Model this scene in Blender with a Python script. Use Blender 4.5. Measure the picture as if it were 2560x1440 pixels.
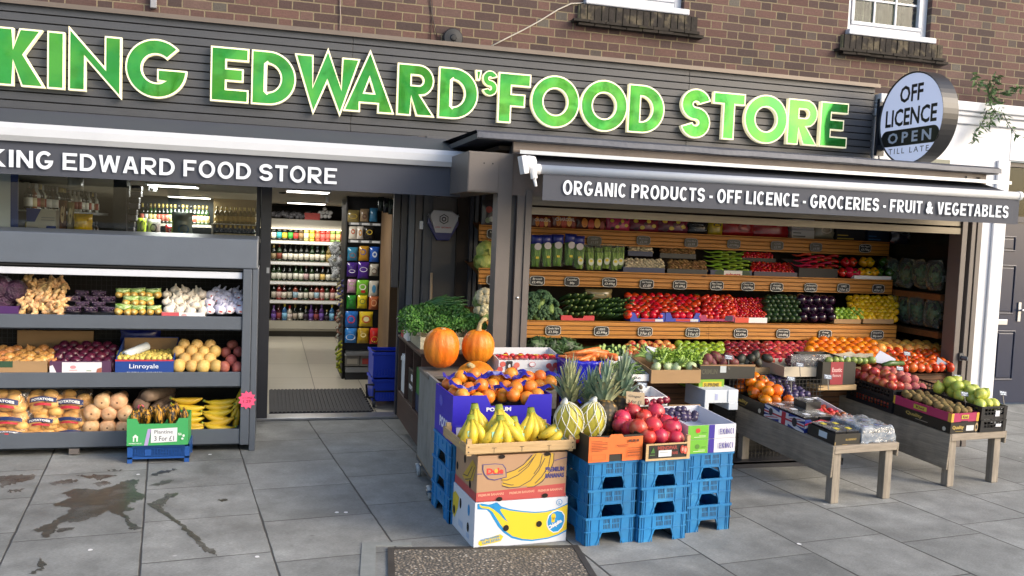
import bpy, math, random
from mathutils import Vector, Matrix, noise
from mathutils.geometry import tessellate_polygon
for _o in list(bpy.data.objects): bpy.data.objects.remove(_o)
random.seed(7)
R = math.radians
PI = math.pi
SC = bpy.context.scene
COL = SC.collection
U = random.uniform

# ------------------------------------------------------------------ camera, world, sun, exposure
F, CH = 2200.0, 1.62
yaw, pitch, roll = R(15.55), R(3.76), R(2.37)
fw = Vector((math.sin(yaw)*math.cos(pitch), math.cos(yaw)*math.cos(pitch), -math.sin(pitch)))
rt = Vector((math.cos(yaw), -math.sin(yaw), 0))
up = rt.cross(fw)
rr = math.cos(roll)*rt + math.sin(roll)*up
uu = -math.sin(roll)*rt + math.cos(roll)*up
cd = bpy.data.cameras.new('camera'); cam = bpy.data.objects.new('camera', cd); COL.objects.link(cam)
cd.sensor_width = 36; cd.lens = F/2560*36; cd.clip_end = 2000; cd.clip_start = .05
mw = Matrix((rr, uu, -fw)).transposed().to_4x4(); mw.translation = (0, 0, CH); cam.matrix_world = mw
SC.camera = cam
W = bpy.data.worlds.new('World'); SC.world = W; W.use_nodes = True
_n = W.node_tree.nodes; _sky = _n.new('ShaderNodeTexSky'); _sky.sky_type = 'NISHITA'; _sky.sun_disc = False
SUN_EL, SUN_AZ = R(28), R(132)      # azimuth clockwise from +Y
_sky.sun_elevation = SUN_EL; _sky.sun_rotation = SUN_AZ; _sky.air_density = 1.0; _sky.dust_density = 3.0; _sky.ozone_density = .9
W.node_tree.links.new(_sky.outputs[0], _n['Background'].inputs[0]); _n['Background'].inputs[1].default_value = .15
sl = bpy.data.lights.new('sun', 'SUN'); sun = bpy.data.objects.new('sun', sl); COL.objects.link(sun)
sl.energy = .7; sl.angle = R(22); sl.color = (1, .89, .74)
_sd = Vector((math.sin(SUN_AZ)*math.cos(SUN_EL), math.cos(SUN_AZ)*math.cos(SUN_EL), math.sin(SUN_EL)))
sun.rotation_euler = _sd.to_track_quat('Z', 'Y').to_euler()
SC.view_settings.view_transform = 'Standard'; SC.view_settings.look = 'None'; SC.view_settings.gamma = 1
SC.view_settings.exposure = 1.18
SC.cycles.max_bounces = 8; SC.cycles.transparent_max_bounces = 12
SC.cycles.use_denoising = True

def at(px, py, Y):
    v = (px-1280)/F*rr - (py-720)/F*uu + fw
    return Vector((0, 0, CH)) + v*(Y/v.y)
def rect(px0, py0, px1, py1, Y):
    mx, my = (px0+px1)/2, (py0+py1)/2
    return at(px0, my, Y).x, at(px1, my, Y).x, at(mx, py1, Y).z, at(mx, py0, Y).z
def ground(px, py, z=0):
    v = (px-1280)/F*rr - (py-720)/F*uu + fw
    return Vector((0, 0, CH)) + v*((z-CH)/v.z)

# ------------------------------------------------------------------ materials
def lin(v): return v/12.92 if v <= .04045 else ((v+.055)/1.055)**2.4
def hx(s): return tuple(lin(int(s[i:i+2], 16)/255) for i in (0, 2, 4))+(1,)
MATS = {}
class NT:
    def __init__(s, name):
        s.m = bpy.data.materials.new(name); s.m.use_nodes = True; s.t = s.m.node_tree
        s.b = s.t.nodes['Principled BSDF']; s.o = s.t.nodes['Material Output']
    def n(s, ty, **kw):
        x = s.t.nodes.new('ShaderNode'+ty)
        for k, v in kw.items():
            setattr(x, k, v)
        return x
    def l(s, a, b): s.t.links.new(a, b)
    def val(s, sock, v):
        if hasattr(v, 'is_output'): s.l(v, sock)
        elif v is not None: sock.default_value = v
    def math(s, op, a, b=None, c=None):
        x = s.n('Math', operation=op)
        for i, v in enumerate((a, b, c)):
            if v is not None: s.val(x.inputs[i], v)
        return x.outputs[0]
    def mix(s, f, a, b, mode='MIX'):
        x = s.n('Mix', data_type='RGBA', blend_type=mode)
        s.val(x.inputs[0], f); s.val(x.inputs[6], a); s.val(x.inputs[7], b)
        return x.outputs[2]
    def coord(s, which='Object'):
        return s.n('TexCoord').outputs[which]
    def noise(s, vec, scale, detail=3, rough=.55):
        x = s.n('TexNoise'); s.l(vec, x.inputs['Vector']); x.inputs['Scale'].default_value = scale
        x.inputs['Detail'].default_value = detail; x.inputs['Roughness'].default_value = rough
        return x.outputs[0]
    def ramp(s, f, stops):
        x = s.n('ValToRGB'); s.l(f, x.inputs[0]); e = x.color_ramp.elements
        while len(e) < len(stops): e.new(.5)
        for i, (p, c) in enumerate(stops):
            e[i].position = p; e[i].color = c
        return x.outputs[0]
    def rng(s, f, a, b, c=0., d=1.):
        x = s.n('MapRange'); s.l(f, x.inputs[0])
        for i, v in enumerate((a, b, c, d)): x.inputs[i+1].default_value = v
        return x.outputs[0]
    def bump(s, h, dist=.002, st=1.):
        x = s.n('Bump'); s.l(h, x.inputs['Height']); x.inputs['Distance'].default_value = dist; x.inputs['Strength'].default_value = st
        s.l(x.outputs[0], s.b.inputs['Normal'])
    def hsv(s, col, h, v, sat=1.):
        x = s.n('HueSaturation'); s.val(x.inputs['Color'], col); s.val(x.inputs['Hue'], h); s.val(x.inputs['Value'], v); s.val(x.inputs['Saturation'], sat)
        return x.outputs[0]
    def scale(s, vec, v):
        x = s.n('Mapping'); s.l(vec, x.inputs[0]); x.inputs['Scale'].default_value = v
        return x.outputs[0]

def mat(name, col, rough=.5, metal=0., var=.0, vs=6., bump=0., bs=60., ov=0., oh=0., coat=0., spec=.5, col2=None, mixs=3., mixlo=.4, mixhi=.6, stretch=None, sss=0., dirt=0.):
    """general surface: noise mottling, a second colour in patches, per-object variation, fine bump"""
    if name in MATS: return MATS[name]
    t = NT(name)
    c = hx(col) if isinstance(col, str) else tuple(col)+(1,)
    oc = t.coord(); base = None
    v = t.scale(oc, stretch) if stretch else oc
    if ov or oh or col2:
        oi = t.n('ObjectInfo')
        add = t.n('VectorMath', operation='ADD'); t.l(v, add.inputs[0])
        sc = t.n('VectorMath', operation='SCALE'); t.l(oi.outputs['Random'], sc.inputs[3]); sc.inputs[0].default_value = (37, 51, 23)
        t.l(sc.outputs[0], add.inputs[1]); v = add.outputs[0]
    base = c
    if col2:
        base = t.mix(t.rng(t.noise(v, mixs, 4), mixlo, mixhi), c, hx(col2))
    if var:
        nz = t.rng(t.noise(v, vs, 5, .65), .25, .75, 1-var, 1+var)
        base = t.hsv(base, .5, nz)
    if ov or oh:
        r1 = t.rng(oi.outputs['Random'], 0, 1, 1-ov, 1+ov)
        r2 = t.rng(t.math('FRACT', t.math('MULTIPLY', oi.outputs['Random'], 7.31)), 0, 1, .5-oh, .5+oh)
        base = t.hsv(base, r2, r1)
    if dirt:
        base = t.mix(t.rng(t.noise(oc, 2.3, 8, .7), .5, .75, 0, dirt), base, (.05, .045, .04, 1))
    t.val(t.b.inputs['Base Color'], base)
    t.b.inputs['Roughness'].default_value = rough; t.b.inputs['Metallic'].default_value = metal
    t.b.inputs['Coat Weight'].default_value = coat; t.b.inputs['Coat Roughness'].default_value = .1
    t.b.inputs['Specular IOR Level'].default_value = spec
    if sss:
        t.b.inputs['Subsurface Weight'].default_value = sss; t.b.inputs['Subsurface Radius'].default_value = (.01, .006, .003); t.b.inputs['Subsurface Scale'].default_value = .5
    if bump:
        t.bump(t.noise(v, bs, 4), bump)
    MATS[name] = t.m
    return t.m

def emis(name, col, st):
    if name in MATS: return MATS[name]
    t = NT(name); t.b.inputs['Base Color'].default_value = hx(col); t.b.inputs['Emission Color'].default_value = hx(col); t.b.inputs['Emission Strength'].default_value = st
    MATS[name] = t.m; return t.m

def glass(name, tint=(.93, .96, .95), refl=1., rough=.0, ior=1.5, milky=0., milkcol=(.8, .85, .9)):
    if name in MATS: return MATS[name]
    t = NT(name); t.t.nodes.remove(t.b)
    tr = t.n('BsdfTransparent'); tr.inputs[0].default_value = tuple(tint)+(1,)
    gl = t.n('BsdfGlossy'); gl.inputs['Roughness'].default_value = rough
    lw = t.n('LayerWeight'); fz = t.math('MULTIPLY_ADD', t.math('POWER', lw.outputs['Facing'], 5.), .97, .028)
    mx = t.n('MixShader'); t.l(t.math('MULTIPLY', fz, refl), mx.inputs[0]); t.l(tr.outputs[0], mx.inputs[1]); t.l(gl.outputs[0], mx.inputs[2])
    out = mx.outputs[0]
    if milky:
        df = t.n('BsdfDiffuse'); df.inputs[0].default_value = tuple(milkcol)+(1,)
        m2 = t.n('MixShader')
        nz = t.rng(t.noise(t.coord(), 14, 4), .35, .7, milky*.25, milky*1.7)
        t.l(nz, m2.inputs[0]); t.l(out, m2.inputs[1]); t.l(df.outputs[0], m2.inputs[2]); out = m2.outputs[0]
        b = t.n('Bump'); b.inputs['Distance'].default_value = .02; t.l(t.noise(t.coord(), 22, 3), b.inputs['Height']); t.l(b.outputs[0], gl.inputs['Normal'])
    t.l(out, t.o.inputs[0]); MATS[name] = t.m; return t.m

def brick_mat():
    t = NT('brick'); oc = t.coord(); sp = t.n('SeparateXYZ')
    nzv = t.n('TexNoise'); t.l(oc, nzv.inputs['Vector']); nzv.inputs['Scale'].default_value = 14
    wob = t.n('VectorMath', operation='MULTIPLY_ADD'); t.l(nzv.outputs['Color'], wob.inputs[0]); wob.inputs[1].default_value = (.008, .0, .006); t.l(oc, wob.inputs[2])
    t.l(wob.outputs[0], sp.inputs[0])
    L, H = .331, .0735
    zr = t.math('DIVIDE', sp.outputs[2], H); row = t.math('FLOOR', zr); fz = t.math('FRACT', zr)
    par = t.math('MULTIPLY', t.math('FLOORED_MODULO', row, 2.), .5)
    xr = t.math('ADD', t.math('DIVIDE', t.math('ADD', sp.outputs[0], 50.), L), par)
    iu = t.math('FLOOR', xr); fu = t.math('FRACT', xr)
    hd = t.math('GREATER_THAN', fu, .667)
    dx = t.math('MULTIPLY', t.math('MINIMUM', t.math('MINIMUM', fu, t.math('SUBTRACT', 1., fu)), t.math('ABSOLUTE', t.math('SUBTRACT', fu, .667))), L)
    dz = t.math('MULTIPLY', t.math('MINIMUM', fz, t.math('SUBTRACT', 1., fz)), H)
    d = t.math('MINIMUM', dx, dz)
    m = t.rng(d, .0042, .0064)          # 0 mortar, 1 brick
    idn = t.n('CombineXYZ'); t.l(t.math('ADD', t.math('MULTIPLY', iu, 2.), hd), idn.inputs[0]); t.l(row, idn.inputs[1])
    wn = t.n('TexWhiteNoise'); t.l(idn.outputs[0], wn.inputs['Vector'])
    rv = wn.outputs['Value']
    idc = t.math('ADD', t.math('MULTIPLY', rv, .85), t.math('MULTIPLY', hd, .13))
    col = t.ramp(idc, [(0., hx('5a3a33')), (.25, hx('68463d')), (.5, hx('523a36')), (.68, hx('463634')), (.8, hx('6d4e45')), (.92, hx('4c4742')), (1., hx('6a635a'))])
    st = t.noise(t.scale(oc, (18, 18, 260)), 1., 3)      # drag lines of wire-cut faces
    gr = t.noise(oc, 60, 5, .7)
    col = t.hsv(col, .5, t.math('MULTIPLY', t.rng(gr, .25, .75, .75, 1.2), t.rng(st, .3, .7, .82, 1.15)))
    big = t.noise(oc, .8, 4)
    mc = t.mix(big, hx('786f60'), hx('8a7d60'))
    mc = t.hsv(mc, .5, t.rng(t.noise(oc, 90, 4), .3, .7, .75, 1.15))
    col = t.hsv(col, .5, .92, .8)
    fin = t.mix(m, mc, col)
    soot = t.rng(t.noise(oc, 1.7, 6, .7), .52, .8, 0., .45)
    fin = t.mix(soot, fin, hx('3a3230'))
    t.l(fin, t.b.inputs['Base Color']); t.b.inputs['Roughness'].default_value = .9
    hgt = t.math('ADD', t.math('MULTIPLY', m, 1.), t.math('MULTIPLY', gr, .35))
    t.bump(hgt, .006, .8); MATS['brick'] = t.m; return t.m

def paving_mat():
    t = NT('paving'); oc = t.coord(); ro = t.n('VectorRotate', rotation_type='Z_AXIS'); t.l(oc, ro.inputs[0]); ro.inputs['Angle'].default_value = R(-6)
    wb = t.n('TexNoise'); t.l(oc, wb.inputs['Vector']); wb.inputs['Scale'].default_value = 9
    wob = t.n('VectorMath', operation='MULTIPLY_ADD'); t.l(wb.outputs['Color'], wob.inputs[0]); wob.inputs[1].default_value = (.006, .006, 0); t.l(ro.outputs[0], wob.inputs[2])
    sp = t.n('SeparateXYZ'); t.l(wob.outputs[0], sp.inputs[0])
    S = .595
    u0 = t.math('ADD', sp.outputs[0], t.math('MULTIPLY', t.math('GREATER_THAN', sp.outputs[0], 1.697), .3))
    ur = t.math('DIVIDE', t.math('ADD', u0, .683+S*200), S); iu = t.math('FLOOR', ur); fu = t.math('FRACT', ur)
    off = t.math('MULTIPLY', t.math('FLOORED_MODULO', iu, 2.), .145)
    vr = t.math('DIVIDE', t.math('SUBTRACT', t.math('ADD', sp.outputs[1], S*200-4.787), off), S); iv = t.math('FLOOR', vr); fv = t.math('FRACT', vr)
    du = t.math('MULTIPLY', t.math('MINIMUM', fu, t.math('SUBTRACT', 1., fu)), S)
    dv = t.math('MULTIPLY', t.math('MINIMUM', fv, t.math('SUBTRACT', 1., fv)), S)
    jw = t.rng(t.noise(oc, 1.6, 3), .35, .65, .6, 1.25)
    d = t.math('MINIMUM', du, t.math('MULTIPLY', dv, 1.6))
    m = t.rng(t.math('DIVIDE', d, jw), .0028, .0075)
    idn = t.n('CombineXYZ'); t.l(iu, idn.inputs[0]); t.l(iv, idn.inputs[1])
    wn = t.n('TexWhiteNoise'); t.l(idn.outputs[0], wn.inputs['Vector'])
    base = t.ramp(wn.outputs['Value'], [(0., (.222, .230, .221, 1)), (.5, (.25, .257, .247, 1)), (1., (.278, .285, .273, 1))])
    gr = t.noise(t.scale(ro.outputs[0], (60, 200, 60)), 1., 5, .75)
    md = t.noise(oc, 5, 6, .7); bg = t.noise(oc, .9, 5, .6)
    base = t.hsv(base, .5, t.math('MULTIPLY', t.math('MULTIPLY', t.rng(gr, .3, .7, .68, 1.28), t.rng(md, .3, .7, .68, 1.24)), t.rng(bg, .3, .7, .68, 1.18)))
    # chewing-gum spots and small dark stains
    vo = t.n('TexVoronoi'); t.l(oc, vo.inputs['Vector']); vo.inputs['Scale'].default_value = 3.4; vo.inputs['Randomness'].default_value = 1
    keep = t.math('GREATER_THAN', t.n('SeparateColor').outputs[0], .5)
    sc = t.n('SeparateColor'); t.l(vo.outputs['Color'], sc.inputs[0])
    spot = t.math('MULTIPLY', t.rng(vo.outputs['Distance'], .025, .05, 1., 0.), t.math('GREATER_THAN', sc.outputs[0], .38))
    base = t.mix(t.math('MULTIPLY', spot, .55), base, t.mix(t.math('GREATER_THAN', sc.outputs[1], .65), (.11, .105, .1, 1), (.55, .55, .55, 1)))
    base = t.mix(t.rng(t.noise(oc, 3.3, 6, .72), .56, .72, 0, .5), base, (.13, .13, .122, 1))
    fin = t.mix(m, (.05, .048, .045, 1), base)
    t.l(fin, t.b.inputs['Base Color']); t.l(t.rng(md, .3, .7, .62, .85), t.b.inputs['Roughness'])
    t.bump(t.math('ADD', m, t.math('MULTIPLY', gr, .25)), .004, .8); MATS['paving'] = t.m; return t.m

def wood_mat(name, col, col2, axis='X', knots=.0, rough=.6, groove=0., stain=0.):
    """sawn timber with grain along an axis; groove = pitch of routed lines across Z"""
    if name in MATS: return MATS[name]
    t = NT(name); oc = t.coord(); oi = t.n('ObjectInfo')
    add = t.n('VectorMath', operation='ADD'); sc = t.n('VectorMath', operation='SCALE'); t.l(oi.outputs['Random'], sc.inputs[3]); sc.inputs[0].default_value = (17, 31, 13)
    t.l(oc, add.inputs[0]); t.l(sc.outputs[0], add.inputs[1]); v = add.outputs[0]
    s = {'X': (2.2, 40, 40), 'Y': (40, 2.2, 40), 'Z': (40, 40, 2.2)}[axis]
    g = t.noise(t.scale(v, s), 1., 5, .65); g2 = t.noise(t.scale(v, tuple(x*3.5 for x in s)), 1., 3)
    c = t.mix(t.rng(g, .3, .7), hx(col), hx(col2))
    c = t.hsv(c, .5, t.rng(g2, .3, .7, .82, 1.15))
    h = t.math('MULTIPLY', g, .5)
    if knots:
        vo = t.n('TexVoronoi'); ks = {'X': (1., 1, 2.6), 'Y': (1, 1., 2.6), 'Z': (2.6, 2.6, 1.)}[axis]
        t.l(t.scale(v, ks), vo.inputs['Vector']); vo.inputs['Scale'].default_value = 3.2
        c = t.mix(t.rng(vo.outputs['Distance'], .03, .1, knots, 0.), c, hx('4a2610'))
    if groove:
        sp = t.n('SeparateXYZ'); t.l(oc, sp.inputs[0])
        fz = t.math('FRACT', t.math('DIVIDE', sp.outputs[2], groove)); dd = t.math('MINIMUM', fz, t.math('SUBTRACT', 1., fz))
        gm = t.rng(dd, .03, .16); c = t.mix(gm, t.hsv(c, .5, .32), c); h = t.math('ADD', h, t.math('MULTIPLY', gm, 2.))
    if stain:
        c = t.mix(t.rng(t.noise(oc, 4, 6, .7), .45, .75, 0, stain), c, (.05, .045, .04, 1))
    t.l(c, t.b.inputs['Base Color']); t.b.inputs['Roughness'].default_value = rough
    t.bump(h, .003, .7); MATS[name] = t.m; return t.m

# ------------------------------------------------------------------ mesh building
class M:
    def __init__(s): s.v = []; s.f = []; s.mi = []
    def add(s, vs, fs, mi=0, xf=None):
        k = len(s.v)
        s.v += [tuple(xf @ Vector(p)) for p in vs] if xf is not None else [tuple(p) for p in vs]
        s.f += [tuple(i+k for i in f) for f in fs]; s.mi += [mi]*len(fs)
        return s
    def box(s, x0, x1, y0, y1, z0, z1, mi=0, xf=None):
        vs = [(x0, y0, z0), (x1, y0, z0), (x1, y1, z0), (x0, y1, z0), (x0, y0, z1), (x1, y0, z1), (x1, y1, z1), (x0, y1, z1)]
        return s.add(vs, [(0, 3, 2, 1), (4, 5, 6, 7), (0, 1, 5, 4), (1, 2, 6, 5), (2, 3, 7, 6), (3, 0, 4, 7)], mi, xf)
    def quad(s, a, b, c, d, mi=0): return s.add([a, b, c, d], [(0, 1, 2, 3)], mi)
    def tube(s, path, rad, seg=8, mi=0, cap=True, xf=None, flat=1.):
        path = [Vector(p) for p in path]; n = len(path)
        if not hasattr(rad, '__len__'): rad = [rad]*n
        vs, fs = [], []; prev = None
        for i, p in enumerate(path):
            d = (path[min(i+1, n-1)]-path[max(i-1, 0)]).normalized()
            if prev is None:
                a = Vector((0, 0, 1)) if abs(d.z) < .9 else Vector((1, 0, 0)); x = d.cross(a).normalized()
            else:
                x = (prev-d*prev.dot(d)).normalized()
            prev = x; y = d.cross(x)
            for k in range(seg):
                a = 2*PI*k/seg; vs.append(p+(x*math.cos(a)+y*math.sin(a)*flat)*rad[i])
        for i in range(n-1):
            for k in range(seg):
                k2 = (k+1) % seg; fs.append((i*seg+k, i*seg+k2, (i+1)*seg+k2, (i+1)*seg+k))
        if cap: fs += [tuple(range(seg))[::-1], tuple(range((n-1)*seg, n*seg))]
        return s.add(vs, fs, mi, xf)
    def lathe(s, prof, seg=16, mi=0, xf=None, fn=None, cap=True):
        """prof: (r, z) pairs, first and last may have r=0; fn(angle, z, r) -> r"""
        vs, fs, ring = [], [], []
        for (r, z) in prof:
            if r < 1e-6: ring.append([len(vs)]); vs.append((0, 0, z))
            else:
                ids = []
                for k in range(seg):
                    a = 2*PI*k/seg; q = fn(a, z, r) if fn else r
                    ids.append(len(vs)); vs.append((q*math.cos(a), q*math.sin(a), z))
                ring.append(ids)
        for A, B in zip(ring, ring[1:]):
            for k in range(seg):
                k2 = (k+1) % seg
                if len(A) == 1 and len(B) == 1: continue
                if len(A) == 1: fs.append((A[0], B[k2], B[k]))
                elif len(B) == 1: fs.append((A[k], A[k2], B[0]))
                else: fs.append((A[k], A[k2], B[k2], B[k]))
        if cap and len(ring[0]) > 1: fs.append(tuple(ring[0][::-1]))
        if cap and len(ring[-1]) > 1: fs.append(tuple(ring[-1]))
        return s.add(vs, fs, mi, xf)
    def prism(s, loops, d, mi=0, xf=None, back=True):
        """2D loops (outer + holes) in XZ, extruded from y=0 to y=d (front at 0)"""
        pts = [p for L in loops for p in L]; n = len(pts)
        tri = tessellate_polygon([[Vector((p[0], p[1], 0)) for p in L] for L in loops])
        vs = [(p[0], 0, p[1]) for p in pts]; fs = []
        def area(t): a, b, c = (pts[i] for i in t); return (b[0]-a[0])*(c[1]-a[1])-(b[1]-a[1])*(c[0]-a[0])
        for tr in tri: fs.append(tuple(tr) if area(tr) > 0 else tuple(tr[::-1]))
        if d:
            vs += [(p[0], d, p[1]) for p in pts]
            if back: fs += [tuple(i+n for i in f[::-1]) for f in list(fs)]
            k = 0
            for L in loops:
                m = len(L)
                for i in range(m):
                    a, b = k+i, k+(i+1) % m; fs.append((a, a+n, b+n, b))
                k += m
        return s.add(vs, fs, mi, xf)
    def mesh(s, name, mats, smooth=False):
        me = bpy.data.meshes.new(name); me.from_pydata(s.v, [], s.f)
        for m in (mats if isinstance(mats, (list, tuple)) else [mats]): me.materials.append(m)
        if any(s.mi): me.polygons.foreach_set('material_index', s.mi)
        if smooth: me.polygons.foreach_set('use_smooth', [True]*len(s.f))
        me.update(); return me

def link(name, me, parent=None, loc=(0, 0, 0), rot=(0, 0, 0), sc=None):
    o = bpy.data.objects.new(name, me); COL.objects.link(o); o.location = loc; o.rotation_euler = rot
    if sc is not None: o.scale = (sc, sc, sc) if not hasattr(sc, '__len__') else sc
    if parent: o.parent = parent
    return o
def part(name, m, mats, parent, smooth=False, label=None, bevel=0.):
    o = link(name, m.mesh(name, mats, smooth), parent)
    if label: o['label'] = label
    if bevel: bev(o, bevel)
    return o
def bev(o, w, seg=2):
    b = o.modifiers.new('bevel', 'BEVEL'); b.width = w; b.segments = seg; b.limit_method = 'ANGLE'; b.angle_limit = R(40)
def tag(o, label, cat, group=None):
    o['label'] = label; o['category'] = cat
    if group: o['group'] = group
    return o
def thing(name, label, cat, loc=(0, 0, 0), rotz=0., group=None):
    return tag(link(name, None, None, loc, (0, 0, rotz)), label, cat, group)
def solo(name, m, mats, label, cat, group=None, smooth=False, bevel=0., loc=(0, 0, 0), rot=(0, 0, 0)):
    o = link(name, m.mesh(name, mats, smooth), None, loc, rot)
    if bevel: bev(o, bevel)
    return tag(o, label, cat, group)
def struct(name, m, mats, smooth=False):
    o = link(name, m.mesh(name, mats, smooth)); o['kind'] = 'structure'; return o

# ------------------------------------------------------------------ lettering
_TX = {}
def text_raw(s, bold=0., sp=1.):
    k = (s, bold, sp)
    if k not in _TX:
        cu = bpy.data.curves.new('text', 'FONT'); cu.body = s; cu.size = 1; cu.offset = bold; cu.space_character = sp; cu.resolution_u = 2
        o = bpy.data.objects.new('text', cu); COL.objects.link(o)
        dg = bpy.context.evaluated_depsgraph_get(); dg.update()
        me = bpy.data.meshes.new_from_object(o.evaluated_get(dg), depsgraph=dg)
        vs = [(v.co.x, v.co.y) for v in me.vertices]; fs = [tuple(p.vertices) for p in me.polygons]
        bpy.data.objects.remove(o); bpy.data.curves.remove(cu); bpy.data.meshes.remove(me)
        x0 = min(p[0] for p in vs); x1 = max(p[0] for p in vs); y0 = min(p[1] for p in vs); y1 = max(p[1] for p in vs)
        _TX[k] = ([((p[0]-x0)/(x1-x0), (p[1]-y0)/(y1-y0)) for p in vs], fs, (x1-x0)/(y1-y0))
    return _TX[k]
def text(m, s, o, ux, uz, w, h=None, mi=0, bold=.02, sp=1., shear=0.):
    """write s into mesh m: o = lower left corner, ux / uz unit axes; w wide, h tall (h None keeps the font's proportions)"""
    vs, fs, asp = text_raw(s, bold, sp)
    if h is None: h = w/asp
    if w is None: w = h*asp
    o, ux, uz = Vector(o), Vector(ux), Vector(uz)
    m.add([o+ux*(p[0]*w+p[1]*h*shear)+uz*(p[1]*h) for p in vs], fs, mi); return m
def patch(m, o, ux, uz, pts, mi=0):
    """flat printed shape given in panel coordinates"""
    o, ux, uz = Vector(o), Vector(ux), Vector(uz)
    tri = tessellate_polygon([[Vector((p[0], p[1], 0)) for p in pts]]); n = ux.cross(uz)
    m.add([o+ux*p[0]+uz*p[1] for p in pts], [tuple(t) for t in tri], mi); return m
def ell(cx, cy, rx, ry, n=20, a0=0., a1=2*PI): return [(cx+rx*math.cos(a0+(a1-a0)*i/n), cy+ry*math.sin(a0+(a1-a0)*i/n)) for i in range(n)]
def rc(x0, y0, x1, y1): return [(x0, y0), (x1, y0), (x1, y1), (x0, y1)]
def band(pts, w):
    """closed outline of a stroke of width w along pts (w may be a list)"""
    n = len(pts); L, Rr = [], []
    for i, p in enumerate(pts):
        a, b = pts[max(i-1, 0)], pts[min(i+1, n-1)]; dx, dy = b[0]-a[0], b[1]-a[1]; d = math.hypot(dx, dy) or 1
        q = (w[i] if hasattr(w, '__len__') else w)/2
        L.append((p[0]-dy/d*q, p[1]+dx/d*q)); Rr.append((p[0]+dy/d*q, p[1]-dx/d*q))
    return Rr+L[::-1]
X3, Y3, Z3 = Vector((1, 0, 0)), Vector((0, 1, 0)), Vector((0, 0, 1))
# ------------------------------------------------------------------ shared materials
GREY = mat('slate_paint', '45474c', .42, var=.10, vs=3, bump=.0008, bs=70, dirt=.3)
GREYL = mat('warm_grey_paint', '635d5a', .45, var=.07, vs=4, bump=.0006, bs=80, dirt=.15)
BLUEG = mat('blue_grey_paint', '535a64', .4, var=.06, vs=5, bump=.0005, bs=60, dirt=.12)
DARKG = mat('dark_frame_paint', '30323a', .35, var=.08, vs=6)
BLACK = mat('black_plastic', '0f1013', .45)
VDARK = mat('near_black', '060708', .7)
WHITE = mat('white_paint', 'd8dade', .5, var=.04, vs=4, dirt=.08)
WHITEP = mat('white_plastic', 'dfe1e4', .3, var=.02)
ALU = mat('aluminium', 'b4b8be', .32, .8, var=.05)
CHROME = mat('chrome', 'c8c8c8', .15, 1.)
PAPER = mat('white_print', 'dcdcdc', .6)
INK = mat('black_print', '14141a', .6)
GREYPRINT = mat('grey_print', '8a8a90', .6)
BRICK = brick_mat(); PAVING = paving_mat()
GLASS = glass('window_glass'); GLASSD = glass('bay_glass', (.8, .84, .84), .6)

# ------------------------------------------------------------------ ground
g = M(); g.quad((-150, -150, 0), (150, -150, 0), (150, 150, 0), (-150, 150, 0)); struct('pavement', g, PAVING)
def puddle(pts, z, mt, nm):
    # photo outline laid on the ground, roughened along its edge
    P = []
    for a, b in zip(pts, pts[1:]+pts[:1]):
        for k in range(6):
            t = k/6; q = (a[0]+(b[0]-a[0])*t, a[1]+(b[1]-a[1])*t)
            w = ground(q[0]+U(-5, 5), q[1]+U(-2.6, 2.6)); P.append((w.x, w.y))
    tri = tessellate_polygon([[Vector((p[0], p[1], 0)) for p in P]])
    m = M(); m.add([(p[0], p[1], z) for p in P], [tuple(t) if True else t for t in tri])
    me = m.mesh(nm, mt)
    o = link(nm, me); o['kind'] = 'structure'
    return o
def damp(name, col, rough, lo, hi):
    t = NT(name); oc = t.coord(); t.b.inputs['Base Color'].default_value = hx(col); t.b.inputs['Roughness'].default_value = rough
    tr = t.n('BsdfTransparent'); mx = t.n('MixShader'); t.l(t.rng(t.noise(oc, 7, 5), .35, .62, lo, hi), mx.inputs[0]); t.l(tr.outputs[0], mx.inputs[1]); t.l(t.b.outputs[0], mx.inputs[2]); t.l(mx.outputs[0], t.o.inputs[0]); return t.m
WET = damp('wet_stain', '43433c', .3, .45, .85); WETB = damp('muddy_stain', '54453a', .5, .3, .7)
zc = lambda L: [(x/2.844, 1080+y/2.844) for x, y in L]
puddle(zc([(380, 520), (520, 470), (420, 440), (560, 405), (720, 408), (800, 385), (880, 345), (1000, 340), (960, 380), (985, 430), (1040, 462), (1030, 480), (940, 500), (900, 530), (960, 540), (885, 575), (930, 640), (1015, 685), (925, 700), (905, 650), (860, 590), (770, 565), (690, 600), (560, 640), (450, 640), (400, 690), (330, 755), (295, 750), (310, 715), (215, 700), (290, 680), (370, 650), (430, 600), (490, 575), (500, 540)]), .002, WET, 'puddle')
puddle(zc([(1048, 515), (1130, 490), (1180, 440), (1270, 430), (1190, 500), (1140, 540), (1250, 620), (1340, 690), (1420, 765), (1500, 830), (1545, 860), (1530, 882), (1470, 855), (1390, 790), (1320, 720), (1240, 640), (1160, 590)]), .002, WET, 'puddle')
for L in ([(0, 320), (120, 305), (290, 310), (200, 345), (90, 375), (0, 400)], [(55, 420), (170, 405), (150, 425), (60, 428)], [(350, 370), (440, 340), (560, 345), (480, 370), (370, 380)], [(540, 315), (640, 305), (830, 308), (720, 345), (640, 330)], [(660, 365), (760, 350), (800, 375), (700, 388)]):
    puddle(zc(L), .0022, WETB, 'muddy_stain')
for L in ([(1060, 310), (1140, 280), (1250, 262), (1200, 290), (1100, 312)], [(1060, 385), (1160, 350), (1240, 345), (1150, 375)], [(1545, 490), (1580, 475), (1620, 480), (1590, 496)], [(380, 700), (530, 680), (520, 700), (420, 712)],
          [(770, 270), (880, 268), (850, 280), (780, 278)], [(260, 935), (290, 890), (330, 940), (300, 985), (200, 1020), (280, 970)]):
    puddle(zc(L), .0024, WET, 'wet_mark')
m = M(); GRAVEL = None
t = NT('pebble_concrete'); oc = t.coord(); vo = t.n('TexVoronoi'); t.l(oc, vo.inputs['Vector']); vo.inputs['Scale'].default_value = 70
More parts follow.
